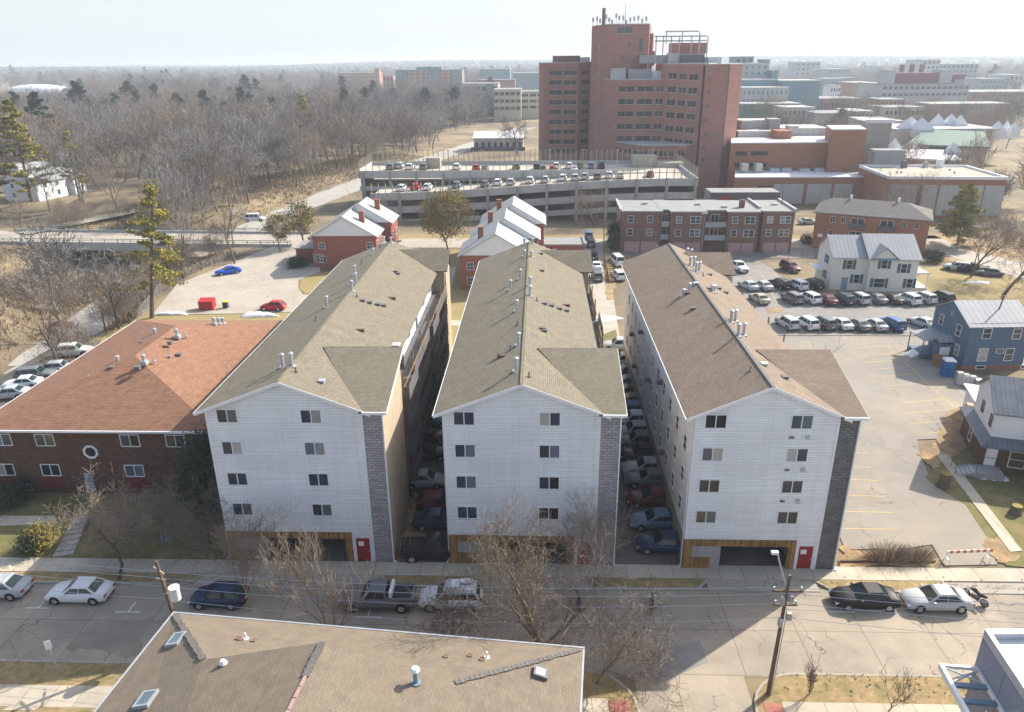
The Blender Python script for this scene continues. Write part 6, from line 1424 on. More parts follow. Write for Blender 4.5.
near_tree(15, 165, 545, 465, 'dense dark thicket of bare twigs against the brick house wall', zb=.1, bark='bark', twig='twig', lv=4, trunk_h=.05, spread_=1.3, nb=(8, 6, 5, 4), up=.1, crook=.3, r0=.1, tw=.95)
near_tree(16, 215, 560, 480, 'bare shrub tree in the shaded corner between the brick house and the first apartment house', zb=.1, bark='bark', twig='twig', lv=4, trunk_h=.05, spread_=1.2, nb=(7, 6, 5, 4), up=.15, crook=.3, r0=.1, tw=.95)
near_tree(17, 650, 610, 490, 'thin bare tree filling the corner right of the middle apartment house', base=(5.1, 46.4), zb=.1, bark='bark_pale', twig='twig_pink', lv=4, trunk_h=.15, spread_=.9, nb=(8, 7, 6, 5), up=.3, r0=.1, tw=.95)
near_tree(18, 585, 700, 600, 'low bare tree leaning from the verge behind the right end of the near roof', base=(3.9, 36.3), zb=.1, bark='bark_tan', twig='twig', lv=4, trunk_h=.1, spread_=1.3, nb=(7, 6, 6, 5), up=.15, lean=(.5, .1), r0=.09, tw=.95)
near_tree(19, 826, 708, 655, 'slim upright bare tree with a few red tags at the bottom right verge', base=(17.4, 35.9), zb=.1, bark='bark', twig='twig', lv=3, trunk_h=.05, spread_=.5, nb=(9, 6, 4), up=.7, r0=.05, tw=.95)
near_tree(20, 905, 715, 665, 'thin small bare tree on the bottom right pavement verge', base=(21.7, 34.6), zb=.1, bark='bark', twig='twig', lv=3, trunk_h=.05, spread_=.7, nb=(8, 5, 4), up=.5, r0=.05, tw=.95)
near_tree(21, 470, 650, 585, 'bare tree at the near kerb before the middle apartment house, beside the big one', base=(-5.6, 38.0), zb=.1, bark='bark_tan', twig='twig', lv=4, trunk_h=.15, spread_=1.0, nb=(7, 7, 6, 5), up=.3, r0=.13, tw=.95)
near_tree(22, 40, 385, 270, 'tall dark bare tree leaning over the parked cars at the left edge', base=(-62.5, 88), zb=-.5, bark='bark', twig='twig', lv=4, trunk_h=.35, spread_=1.0, nb=(5, 5, 5, 4), lean=(-.45, 0), r0=.28, tw=.95)
near_tree(23, 1008, 295, 205, 'broad bare tree on the dry lawn at the right edge', base=(79, 122), bark='bark', twig='twig', lv=4, trunk_h=.2, spread_=1.1, nb=(8, 7, 6, 5), up=.25, r0=.34, tw=2.2)
near_tree(24, 985, 285, 190, 'bare tree left of the broad one on the dry lawn by the side street', base=(79.5, 133), bark='bark', twig='twig', lv=4, trunk_h=.2, spread_=1.0, nb=(8, 7, 6, 5), up=.3, r0=.3, tw=2.2)
near_tree(25, 245, 258, 165, 'tall forked bare tree beside the chain link fence above the blue car', base=(-60.5, 143), bark='bark', twig='twig_grey', lv=4, trunk_h=.3, spread_=.9, nb=(5, 5, 5, 4), up=.4, r0=.26, tw=.95)
near_tree(26, 215, 268, 185, 'bare tree by the fence left of the forked one', base=(-66.0, 132), bark='bark', twig='twig_grey', lv=4, trunk_h=.3, spread_=.9, nb=(5, 5, 5, 4), up=.35, r0=.2, tw=.95)
near_tree(27, 95, 200, 130, 'broad pale bare tree beyond the bridge, left of the wood', base=(-112, 195), zb=1, bark='bark_pale', twig='twig_pink', lv=4, trunk_h=.15, spread_=.9, nb=(7, 6, 6, 4), up=.4, r0=.4, tw=2)
near_tree(28, 430, 250, 185, 'bare tree in front of the garage left of the round leafy tree', base=(-40, 176), bark='bark', twig='twig', lv=4, trunk_h=.1, spread_=1.1, nb=(7, 6, 5, 4), up=.2, r0=.2, tw=1.3)
near_tree(29, 640, 225, 180, 'bare tree standing against the right half of the garage front', base=(14, 178), bark='bark', twig='twig_pink', lv=4, trunk_h=.1, spread_=1.2, nb=(7, 6, 5, 4), up=.2, r0=.2, tw=1.3)
near_tree(30, 524, 150, 112, 'dark bare tree beside the single storey white building', base=(-8, 325), bark='bark', twig='bark', lv=4, trunk_h=.2, spread_=1.1, nb=(7, 6, 5, 4), up=.25, r0=.4, tw=3)
near_tree(31, 870, 215, 165, 'bare tree before the white panelled wing, left of the big pine', base=(78, 172), bark='bark', twig='twig', lv=4, trunk_h=.15, spread_=1.1, nb=(7, 6, 5, 4), up=.25, r0=.25, tw=1.6)
near_tree(32, 915, 210, 165, 'bare tree between the gallery building wall and the big pine', base=(86, 176), bark='bark', twig='twig', lv=4, trunk_h=.15, spread_=1.1, nb=(7, 6, 5, 4), up=.25, r0=.25, tw=1.6)
near_tree(33, 850, 210, 178, 'bare tree in front of the orange brick pier at the end of the panelled wing', base=(73, 176), bark='bark', twig='twig', lv=4, trunk_h=.15, spread_=1.0, nb=(7, 6, 5, 4), up=.25, r0=.2, tw=1.6)
near_tree(34, 868, 405, 335, 'small bare tree beside the lot behind the corner of the third apartment house', base=(25.6, 62.0), bark='bark', twig='twig', lv=3, trunk_h=.1, spread_=.9, nb=(8, 6, 4), up=.3, r0=.06)

# evergreens: boughs carrying clumps of needle blades
def evergreen(seed, H, Rr, m='needle', bark='bark', bare=.3, n_b=46, blades=70, droop=-.05, sparse=1.0, bl=.42, flat=.4):
    rnd = random.Random(seed); t = MB(); c = MB(); t.tube([(0, 0, -.2), (rnd.gauss(0, .1), 0, H*.5), (rnd.gauss(0, .15), 0, H*.98)], [H*.017, H*.011, .03], 7, cap=False)
    for i in range(n_b):
        f = (i+rnd.random())/n_b; z = H*(bare+(1-bare)*f); L_ = Rr*((1-f)**.75)*rnd.uniform(.45, 1.1)*sparse+.25; a = rnd.uniform(0, 2*PI) if rnd.random() < .7 else i*2.4
        e_ = Vector((math.cos(a)*L_, math.sin(a)*L_, L_*(droop+rnd.uniform(-.05, .25)))); s = Vector((0, 0, z)); t.tube([s, s+e_*.5+Vector((0, 0, -.05*L_)), s+e_], [.05, .035, .015], 3, cap=False)
        nb_ = max(2, int(L_*1.6))
        for j in range(nb_):
            u = .3+.75*(j+rnd.random())/nb_; cpt = s+e_*u+Vector((rnd.gauss(0, .18*L_/nb_+.15), rnd.gauss(0, .18*L_/nb_+.15), rnd.gauss(.05, .1))); rr = rnd.uniform(.45, .95)*(.6+.25*L_/max(1, nb_))
            for q in range(int(blades*1.7)//nb_ if nb_ > 3 else int(blades*1.7)//4):
                o = Vector((rnd.gauss(0, rr*.5), rnd.gauss(0, rr*.5), rnd.gauss(0, rr*.5*flat))); d = Vector((rnd.gauss(0, 1), rnd.gauss(0, 1), rnd.gauss(.25, .5))).normalized()*bl*rnd.uniform(.5, 1.2); w_ = d.cross(Vector((rnd.gauss(0, 1), rnd.gauss(0, 1), rnd.gauss(0, 1)))).normalized()*bl*.3
                p = cpt+o; c.poly([p-w_, p+w_, p+d])
    return t.mesh('trunk', bark, uv=False), c.mesh('foliage', m, uv=False), H
def leafy(seed, H, Rr, m='leaf_olive', bare=.3, n=90, per=60, leaf=.28, egg=1.0):
    rnd = random.Random(seed); sk = skeleton(rnd, H*.9, spread_=1.0, lv=3, trunk_h=bare, nb=(7, 5, 4), up=.3, r0=H*.017); t = MB(); c = MB()
    for pts, rad, l in sk: t.tube(pts, rad, 5, cap=False)
    cz = H*(bare+(1-bare)*.5); rz_ = H*(1-bare)*.5
    for i in range(n):
        d = Vector((rnd.gauss(0, 1), rnd.gauss(0, 1), rnd.gauss(0, 1))).normalized()*rnd.uniform(.35, 1.0)**.5; o = Vector((d.x*Rr, d.y*Rr, cz+d.z*rz_)); q = .13*Rr*rnd.uniform(.7, 1.6)+.2
        for j in range(per):
            p = o+Vector((rnd.gauss(0, q), rnd.gauss(0, q), rnd.gauss(0, q*.7))); u = Vector((rnd.gauss(0, 1), rnd.gauss(0, 1), rnd.gauss(0, .6))).normalized()*leaf; w_ = u.cross(Vector((rnd.gauss(0, 1), rnd.gauss(0, 1), rnd.gauss(0, 1)))).normalized()*leaf*.45
            c.poly([p-u*.5, p+w_, p+u*.5, p-w_])
    return t.mesh('trunk', 'bark', uv=False), c.mesh('foliage', m, uv=False), H
def put_ev(ms, x, y, z, label, cat='pine tree', name='pine_tree', s=1, rz=0):
    T = thing(name, label, cat, (x, y, z), rz); T.scale = (s, s, s); link('trunk', ms[0], T); link('foliage', ms[1], T); return T
def ev_at(seed, px, pyb, pyt, label, Rr, zb=0, base=None, lean=False, **k):
    g = G(px, pyb, zb)
    if base: g = Vector((*base, zb))
    h = G(px, pyt, Y=g.y).z-zb; T = put_ev(evergreen(seed, h, Rr, **k), g.x, g.y, zb, label)
    if lean: T.rotation_euler.y = math.atan2(G(px, pyt, Y=g.y).x-g.x, h)
    return T
ev_at(41, 152, 318, 182, 'tall thin pine with yellow-green boughs behind the reddish roof', 5.8, lean=True, bare=.26, n_b=50, blades=150, sparse=1, m='needle', bl=.4)
ev_at(42, 958, 243, 185, 'bushy pine before the flat tan roofed building on the right', 6.2, base=(90, 158), bare=.14, n_b=110, blades=150, bl=.5)
ev_at(43, 22, 180, 100, 'tall dark golden pine at the left edge', 10, base=(-142, 205), zb=2, bare=.12, n_b=70, blades=110, m='needle', bl=.75)
ev_at(44, -4, 180, 108, 'dark pine cut by the left edge beside the golden one', 7, base=(-152, 200), zb=2, bare=.12, n_b=60, blades=100, m='needle_dark', bl=.75)
ev_at(45, 57, 200, 132, 'slender pine with golden tufts right of the tall pine at the left edge', 4, base=(-125, 200), zb=2, bare=.3, n_b=32, blades=90, bl=.6)
ev_at(46, 138, 232, 180, 'golden crowned pine peeping over the bridge', 5.0, base=(-95, 182), zb=0, bare=.1, n_b=30, blades=100, bl=.6)
ev_at(47, 293, 160, 96, 'golden pine rising out of the middle of the wood', 7.5, base=(-88, 290), bare=.3, n_b=36, blades=110, bl=.9, sparse=.9)
ev_at(48, 370, 120, 88, 'dark pine on the skyline of the wood, left of the conical one', 9, base=(-95, 430), bare=.3, n_b=36, blades=90, m='needle_dark', bl=1.4)
ev_at(49, 420, 124, 96, 'conical dark spruce on the edge of the wood', 8, base=(-62, 440), bare=.1, n_b=46, blades=90, m='needle_dark', bl=1.4)
ev_at(50, 75, 115, 83, 'dark pine group tree on the left skyline, near the white dome', 17, base=(-275, 520), bare=.1, n_b=50, blades=120, m='needle_dark', bl=2)
ev_at(51, 95, 112, 86, 'smaller dark pine beside the one near the white dome', 10, base=(-262, 530), bare=.1, n_b=40, blades=90, m='needle_dark', bl=1.8)
ev_at(52, 228, 120, 88, 'sparse dark pine above the wood, left of the golden pine', 9, base=(-165, 430), bare=.3, n_b=30, blades=90, m='needle_dark', bl=1.5)
ev_at(53, 238, 120, 94, 'second sparse dark pine just right of the other above the wood', 9, base=(-158, 425), bare=.2, n_b=30, blades=90, m='needle_dark', bl=1.5)
ev_at(54, 110, 150, 120, 'golden topped pine half hidden in the left of the wood', 7, base=(-160, 300), bare=.4, n_b=24, blades=100, m='needle', bl=1.1)
ev_at(55, 222, 165, 138, 'small green pine among the trunks beside the dark roofed cream house', 6, base=(-115, 330), bare=.2, n_b=30, blades=90, m='needle_dark', bl=1.2)
ev_at(56, 30, 150, 93, 'dark green pine behind the golden one at the left edge', 10, base=(-190, 290), bare=.2, n_b=40, blades=90, m='needle_dark', bl=1.3)
ev_at(57, 820, 130, 110, 'round dark evergreen beside the pale hall behind the brick block', 8, base=(150, 385), bare=.05, n_b=40, blades=90, m='needle_dark', bl=1.2)
g, h = top_of(448, 249, 190); put_ev(leafy(61, h, 5.2, bare=.22, n=120, per=70, leaf=.3), g.x, g.y, 0, 'round olive-brown leafy tree on the lawn in front of the parking garage', 'tree', 'leafy_tree')
g, h = top_of(310, 245, 200); put_ev(leafy(62, h, 3.0, bare=.3, n=60, per=55, leaf=.3), -51.0, 158, 0, 'olive leafed tree beside the row house annex, right one of two', 'tree', 'leafy_tree')
put_ev(leafy(63, h*.8, 2.5, bare=.35, n=40, per=50, leaf=.3), -54.5, 153, 0, 'olive leafed tree beside the row house annex, left and lower one of two', 'tree', 'leafy_tree')
put_ev(leafy(64, 8.6, 2.7, 'needle_dark', bare=.02, n=140, per=90, leaf=.2), -27.6, 54.6, .1, 'dark evergreen tree squeezed between the brick house and the first apartment house', 'evergreen tree', 'evergreen_tree')
put_ev(leafy(65, 1.9, 1.2, 'leaf_gold', bare=.02, n=40, per=50, leaf=.14), G(44, 548).x, G(44, 548).y, .1, 'yellow-green garden bush left of the steps', 'bush', 'garden_bush')
put_ev(leafy(66, 1.8, 1.0, 'needle_dark', bare=.02, n=40, per=50, leaf=.14), G(35, 552).x, G(35, 552).y, .1, 'dark green bush touching the yellow-green one on the lawn', 'bush', 'garden_bush')
put_ev(leafy(67, 1.7, 1.9, 'needle_dark', bare=.02, n=50, per=60, leaf=.16), G(8, 505).x, G(8, 505).y, .1, 'dark hedge bush against the brick house wall at the left edge', 'bush', 'garden_bush')
put_ev(leafy(68, 1.7, 1.9, 'needle_dark', bare=.02, n=50, per=60, leaf=.18), G(297, 267).x, G(297, 267).y, 0, 'low round dark bush at the corner of the row house annex', 'bush', 'garden_bush')
put_ev(leafy(69, 6.5, 1.1, 'needle_dark', bare=.02, n=60, per=60, leaf=.3), 16.4, 153.5, 0, 'narrow dark cypress at the left corner of the flat roofed flats', 'evergreen tree', 'evergreen_tree')
put_ev(leafy(70, 2.2, 1.6, 'needle_dark', bare=.02, n=50, per=60, leaf=.2), G(933, 262).x, G(933, 262).y, 0, 'dark shrub behind the porch of the cream house', 'bush', 'garden_bush')
# dry bushes by the barrier
for i, (px, s, lb) in enumerate(((886, 1.25, 'dry brown bush left of the other one on the lot edge bank'), (914, 1.0, 'dry reddish brown bush right beside the striped barrier'))):
    rnd = random.Random(80+i); g = G(px, 561, 0); b = MB(); t_ = MB()
    for q in range(520):
        a = rnd.uniform(0, 2*PI); r = rnd.random()**.6*1.5*s; x0 = Vector((math.cos(a)*r*.75, math.sin(a)*r*.35, 0)); d = Vector((math.cos(a)*.5*r, math.sin(a)*.4*r, rnd.uniform(.6, 1.5)*s*(1-.3*r/1.5)))
        b.tube([x0, x0+d*.55+Vector((rnd.gauss(0, .05), rnd.gauss(0, .05), 0)), x0+d+Vector((rnd.gauss(0, .12), rnd.gauss(0, .12), -.08))], [.012, .01, .006], 3, cap=False)
    T = thing('dry_bush', lb, 'bush', (g.x, g.y, K)); b.build('twigs', ('twig', 'twig_pink')[i], T, uv=False)

# ------------------------------------------------------------------ the wood
WT = [tree_meshes(100+i, 16+i % 3*2, bark='bark' if i % 3 else 'bark_pale', twig=('twig_grey', 'twig_grey', 'twig_pink', 'twig_grey', 'twig', 'twig_grey')[i], lv=4, trunk_h=.3, spread_=(.8, 1.0, .7, .9, 1.1, .8)[i], nb=(7, 5, 5, 3), up=.4, r0=.26, tw=3.2) for i in range(6)]
rnd = random.Random(9)
spots = []
def clear(x, y):
    if low_near(x, y)[0] < 11 and x > -140: return False
    for hx0, hy0, r in ((-136, 222, 12), (-122, 230, 9)):
        if math.hypot(x-hx0, y-hy0) < r: return False
    return True
def edge_x(y):        # right edge of the wood: the lower road
    for i in range(len(LOW)-1):
        if LOW[i][1] <= y < LOW[i+1][1]: t = (y-LOW[i][1])/(LOW[i+1][1]-LOW[i][1]); return LOW[i][0]+(LOW[i+1][0]-LOW[i][0])*t-14
    return 0
def ok_sp(x, y, dmin):
    return all((x-a)**2+(y-c)**2 > dmin*dmin for a, c in spots)
# individually standing trees, nearest rows
while len(spots) < 235:
    y = 180+ (rnd.random()**1.4)*190; xr = edge_x(y)+4; x = xr-(rnd.random()**1.3)*(60+y*.28)
    if x < -(y*.68): continue
    if y < 192 and x < -100: continue
    if -.61 < x/y < -.50 and y < 268 and rnd.random() < .8: continue
    if -.80 < x/y < -.50 and 192 < y < 240 and rnd.random() < .85: continue
    if clear(x, y) and ok_sp(x, y, 4.3): spots.append((x, y))
first = None
for i, (x, y) in enumerate(spots):
    ms = WT[i % 6]; put_tree(ms, x, y, zt(x, y)-.1, rnd.uniform(0, 6.28), rnd.uniform(.6, 1.15), 'leafless grey-brown tree of the wood beside the far road', group='bare trees of the roadside wood', name='woodland_tree')
LOWT = []
for i in range(32):   # scrub trees along the lower road and the fence
    y = rnd.uniform(84, 150); xm_ = -62.5-4.5*(y-108)/20 if y < 128 else -67+3.8*(y-128)/18; xm_ = min(xm_, -62.5) if y > 108 else -61.5; x = rnd.uniform(-72.5, xm_-1.2); LOWT.append((x, y))
SB = [tree_meshes(140+i, 7, bark='twig', twig=('twig_pink', 'twig')[i % 2], lv=4, trunk_h=.05, spread_=1.0, nb=(8, 6, 5, 3), up=.3, r0=.07, tw=1.3) for i in range(3)]
for i, (x, y) in enumerate(LOWT): put_tree(SB[i % 3], x, y, zt(x, y)-.1, rnd.uniform(0, 6.28), rnd.uniform(.55, 1.15), 'leafless scrub tree on the bank between the fence and the lower road', group='scrub on the road bank', name='scrub_tree')
for i in range(60):
    x = rnd.uniform(-125, -86); y = rnd.uniform(100, 138) if i % 2 else rnd.uniform(100, 150)
    put_tree(SB[i % 3], x, y, zt(x, y)-.1, rnd.uniform(0, 6.28), rnd.uniform(.5, 1.0), 'leafless scrub tree on the far bank of the lower road', group='scrub on the far bank', name='scrub_tree')
for i in range(22):
    x = rnd.uniform(-120, -84); y = rnd.uniform(175, 190); 
    if clear(x, y): put_tree(SB[i % 3], x, y, zt(x, y)-.1, rnd.uniform(0, 6.28), rnd.uniform(.5, 1.0), 'leafless scrub tree behind the road bridge', group='scrub behind the bridge', name='scrub_tree')
for i, (px, pb, pt, Y) in enumerate(((30, 300, 215, 112), (100, 330, 240, 104), (12, 240, 190, 170))):
    g = G(px, pt, Y=Y); ms = WT[i % 6]; put_tree(ms, g.x, Y, zt(g.x, Y)-.1, i, (g.z-zt(g.x, Y))/ms[2], ('bare tree rising from the far bank at the left edge', 'bare tree between the lower road and the tall thin pine', 'bare tree at the left end of the bridge')[i])
# trees among the buildings on the right
RT = [(850+rnd.uniform(-90, 170), rnd.uniform(285, 560)) for _ in range(110)]
n_ = 0
for i, (px, Y) in enumerate(RT):
    x = G(px, 150, Y=Y).x
    if 118 < x < 190 and 255 < Y < 312: continue
    put_tree(WT[(i % 5)], x, Y, 0, rnd.uniform(0, 6.28), rnd.uniform(.6, .95), 'hazy leafless tree between the distant buildings right of the hospital', group='bare trees among the far buildings', name='town_tree')
for i in range(60):
    x = rnd.uniform(92, 190); y = rnd.uniform(130, 262)
    if 66 < x < 118 and 180 < y < 215: continue
    if y < 215 and x < 112: continue
    put_tree(WT[i % 6], x, y, 0, rnd.uniform(0, 6.28), rnd.uniform(.55, .8), 'leafless tree in the grove at the right edge, beyond the tan roofed building', group='grove at the right edge', name='town_tree')
# the far wood that reads as one mass: instanced from the trees above
pts = []; rnd = random.Random(77)
def add_pts(n, f, smin, smax):
    k = 0
    while k < n:
        p = f()
        if p is None: continue
        pts.append((*p, rnd.uniform(smin, smax))); k += 1
DR = (G(-6, 88, Y=1100).x/1100, G(74, 88, Y=1100).x/1100)
def f_mid():
    y = rnd.uniform(215, 620); x = -rnd.random()*y*.78-25
    if y < 420 and x > edge_x(y)-8: return None
    if y < 370 and x > edge_x(y)-62-y*.28: return None
    if y >= 400 and x > -60+ (y-400)*.28: return None
    if math.hypot(x+139, y-225) < 17: return None
    if y < 250 and x > -150 and y < 235: return None
    return (x, y)
def f_far():
    y = 600+(rnd.random()**.8)*1300; x = (rnd.random()*1.62-.82)*y
    if x > -.04*y and y < 1150 and rnd.random() < .8: return None
    if DR[0] < x/y < DR[1] and y < 1180: return None
    if math.sin(x*.013+1.3)*math.sin(y*.011+x*.004)+.35*math.sin(x*.05)*math.sin(y*.043) < -.42: return None
    if -.2*y < x < .02*y and 700 < y < 960: return None
    return (x, y)
add_pts(1300, f_mid, .55, 1.2); add_pts(4600, f_far, .6, 1.35)
me = bpy.data.meshes.new('distant_wood'); me.from_pydata([(x, y, zt(x, y)-.3) for x, y, s in pts], [], [])
at = me.attributes.new('sc', 'FLOAT', 'POINT'); at.data.foreach_set('value', [p[2] for p in pts])
wood = bpy.data.objects.new('distant_wood', me); COL.objects.link(wood); tag(wood, 'grey-brown mass of leafless trees stretching to the horizon', 'wood', kind='stuff')
ng = bpy.data.node_groups.new('wood_instances', 'GeometryNodeTree'); ng.interface.new_socket('Geometry', in_out='INPUT', socket_type='NodeSocketGeometry'); ng.interface.new_socket('Geometry', in_out='OUTPUT', socket_type='NodeSocketGeometry')
N_ = ng.nodes; gi = N_.new('NodeGroupInput'); go = N_.new('NodeGroupOutput'); jn = N_.new('GeometryNodeJoinGeometry')
tr = [o for o in COL.objects if o.name.startswith('woodland_tree')][:6]
evg = [o for o in COL.objects if o.name.startswith('pine_tree') and 'conical' in o['label']]
for T_ in tr*7+evg:
    j2 = N_.new('GeometryNodeJoinGeometry'); g2 = N_.new('GeometryNodeGeometryToInstance')
    for ch in KIDS[T_.name]:
        oi = N_.new('GeometryNodeObjectInfo'); oi.inputs[0].default_value = ch; oi.transform_space = 'ORIGINAL'; ng.links.new(oi.outputs['Geometry'], j2.inputs[0])
    ng.links.new(j2.outputs[0], g2.inputs[0]); ng.links.new(g2.outputs[0], jn.inputs[0])
ip = N_.new('GeometryNodeInstanceOnPoints'); ng.links.new(gi.outputs[0], ip.inputs['Points']); ng.links.new(jn.outputs[0], ip.inputs['Instance']); ip.inputs['Pick Instance'].default_value = True
ri = N_.new('FunctionNodeRandomValue'); ri.data_type = 'INT'; ri.inputs['Min'].default_value = None if False else 0; 
for s_ in ri.inputs:
    if s_.type == 'INT' and s_.name == 'Max' and s_.enabled: s_.default_value = 42
ng.links.new([o for o in ri.outputs if o.type == 'INT'][0], ip.inputs['Instance Index'])
rr = N_.new('FunctionNodeRandomValue'); rr.data_type = 'FLOAT'
for s_ in rr.inputs:
    if s_.name == 'Max' and s_.type == 'VALUE': s_.default_value = 6.28
cx = N_.new('ShaderNodeCombineXYZ'); ng.links.new([o for o in rr.outputs if o.type == 'VALUE'][0], cx.inputs[2]); ng.links.new(cx.outputs[0], ip.inputs['Rotation'])
na = N_.new('GeometryNodeInputNamedAttribute'); na.data_type = 'FLOAT'; na.inputs[0].default_value = 'sc'; ng.links.new([o for o in na.outputs if o.type == 'VALUE'][0], ip.inputs['Scale'])
ng.links.new(ip.outputs[0], go.inputs[0]); md = wood.modifiers.new('trees', 'NODES'); md.node_group = ng
# horizon wood: countless crowns further than a kilometre and a half, one mesh
b = MB(); rnd = random.Random(31)
for i in range(9000):
    y = 1800+(rnd.random()**.9)*2600; x = (rnd.random()*1.7-.85)*y; z = zt(x, y); w_ = rnd.uniform(6, 13); h_ = rnd.uniform(8, 15); n = len(b.v); k = 6; a0 = rnd.random()*6
    b.v += [(x+w_*math.cos(a0+2*PI*j/k)*rnd.uniform(.8, 1.2), y+w_*math.sin(a0+2*PI*j/k), z+h_*.35) for j in range(k)]+[(x+w_*.6*math.cos(a0+2*PI*j/k), y+w_*.6*math.sin(a0+2*PI*j/k), z+h_*rnd.uniform(.75, 1)) for j in range(k)]+[(x, y, z+h_*1.08)]
    for j in range(k): q = (j+1) % k; b.f += [(n+j, n+q, n+k+q, n+k+j), (n+k+j, n+k+q, n+2*k)]; b.m += [0, 0]
o = b.build('horizon_wood', 'far_wood', uv=False); tag(o, 'hazy band of wooded hills along the horizon', 'wood', kind='stuff')

# dry undergrowth on the banks and along the edge of the wood
b = MB(); rnd = random.Random(55); k_ = 0
while k_ < 15000:
    q = rnd.random()
    if q < .45: y = rnd.uniform(168, 330); x = edge_x(y)+14-rnd.uniform(5.5, 34)
    elif q < .75: y = rnd.uniform(90, 156); x = rnd.uniform(-125, -79)
    else: y = rnd.uniform(90, 152); x = rnd.uniform(-74, -63.5)
    if low_near(x, y)[0] < (6.5 if y > 190 else 5.3): continue
    if q >= .75 and y > 108 and x > (-62.5-4.5*(y-108)/20 if y < 128 else -67+3.8*(y-128)/18)-.8: continue
    k_ += 1; z = zt(x, y)-.05; s = rnd.uniform(.25, .95)
    for j in range(4):
        a = rnd.uniform(0, 6.28); h_ = s*rnd.uniform(.6, 1.4); o = (rnd.gauss(0, s*.5), rnd.gauss(0, s*.5)); w_ = .06+.05*s
        b.poly([(x+o[0]-w_*math.cos(a), y+o[1]-w_*math.sin(a), z), (x+o[0]+w_*math.cos(a), y+o[1]+w_*math.sin(a), z), (x+o[0]*1.6+rnd.gauss(0, .2), y+o[1]*1.6, z+h_)])
o = b.build('dry_undergrowth', 'undergrowth', uv=False); tag(o, 'dry brown undergrowth on the road banks and under the wood', 'undergrowth', kind='stuff')

# ------------------------------------------------------------------ poles, wires, small things
def pole(px, pb, topx, topy, label, zb=0, r=.15, base=None):
    g = G(px, pb, zb); t = G(topx, topy, Y=g.y); T = thing('utility_pole', label, 'utility pole', (g.x, g.y, zb)); b = MB(); b.tube([(0, 0, -.2), (t.x-g.x, 0, t.z-zb)], [r, r*.65], 8); b.build('shaft', 'wood_pole', T); return T, t.x-g.x, t.z-zb, g
T, tx, tz, g = pole(768, 694, 790, 575, 'wooden utility pole with a street light, wires and boxes at the corner of the street', .1, .15)
PR = Vector((g.x+tx, g.y, tz))
b = MB(); b.tube([(tx, 0, tz-1.2), (tx-.5, .2, tz+.3), (tx-.8, .3, tz+1.3)], .05, 6); arm = b.build('lamp_arm', 'steel', T); b = MB(); b.box(tx-1.15, tx-.75, .2, .42, tz+1.25, tz+1.42); b.build('lamp_head', 'trim', arm)
b = MB(); b.box(tx-.9, tx+.9, -.06, .06, tz-1.2, tz-1.08); b.box(tx-.7, tx+.7, -.07, .05, tz-2.2, tz-2.1); b.build('cross_arm', 'wood_pole', T)
for x, z in ((-.8, -1.05), (0, -1.05), (.8, -1.05), (-.6, -2.05), (.6, -2.05)): b = MB(); b.cyl(tx+x, 0, tz+z, tz+z+.2, .06, 8); b.build('insulator', 'steel', T)
for x, z, s in ((.25, -2.9, .28), (-.25, -1.8, .2), (.22, -1.6, .22), (-.2, -3.4, .22)): b = MB(); b.box(tx+x-s/2, tx+x+s/2, -.3, -.05, tz+z-.2, tz+z+.3); b.build('junction_box', 'steel', T)
b = MB(); b.tube([(.17, -.1, 0), (.17+tx*.6, -.12, tz*.6), (tx+.12, -.1, tz-2.5)], .03, 5); b.build('conduit', 'steel', T)
T, tx, tz, g = pole(183, 645, 156, 561, 'wooden utility pole with a white transformer drum at the left of the street', .1, .16)
PL = Vector((g.x+tx, g.y, tz))
b = MB(); b.tube([(tx-.5, .35, tz-.75), (tx+.55, -.35, tz-.75)], .06, 5); b.tube([(tx-.5, .35, tz-1.7), (tx+.6, -.4, tz-1.2)], .05, 5); b.build('cross_arm', 'stucco_tan', T)
b = MB(); b.cyl(tx+.85, -.1, tz-3.0, tz-2.1, .33, 14); b.cyl(tx+.85, -.1, tz-2.1, tz-2.0, .36, 14); b.build('transformer', 'trim', T)
b = MB(); b.box(tx+.1, tx+.7, -.12, -.02, tz-2.6, tz-2.5); b.build('bracket', 'steel', T)
def wire(p, q, sag, r=.014, name='overhead_wire', label=None):
    p = Vector(p); q = Vector(q); pts_ = [p.lerp(q, i/20)-Vector((0, 0, sag*4*(i/20)*(1-i/20))) for i in range(21)]; b = MB(); b.tube(pts_, r*1.2, 4, cap=False); o = b.build(name, 'steel', uv=False); return tag(o, label, 'wire', 'wires strung along the street')
PW = PL+(PL-PR).normalized()*42; PE = PR+(PR-PL).normalized()*45; PW.z = 9; PE.z = 9.6
for k, (dz, dy, sag) in enumerate(((-1.0, .3, .6), (-1.0, -.3, .7), (-2.0, .1, .9), (-3.0, 0, 1.1))):
    d = Vector((0, dy, dz)); nm = ('uppermost', 'second', 'third', 'lowest')[k]
    wire(PL+d, PR+d, sag, label=f'{nm} overhead wire between the two utility poles'); wire(PW+d, PL+d, sag*.6, label=f'{nm} overhead wire leaving the frame at the left'); wire(PR+d, PE+d, sag*.6, label=f'{nm} overhead wire leaving the frame at the right')
wire(PR+Vector((0, 0, -2.4)), G(985, 600, 8), .4, .012, label='service wire from the right utility pole towards the modern building')
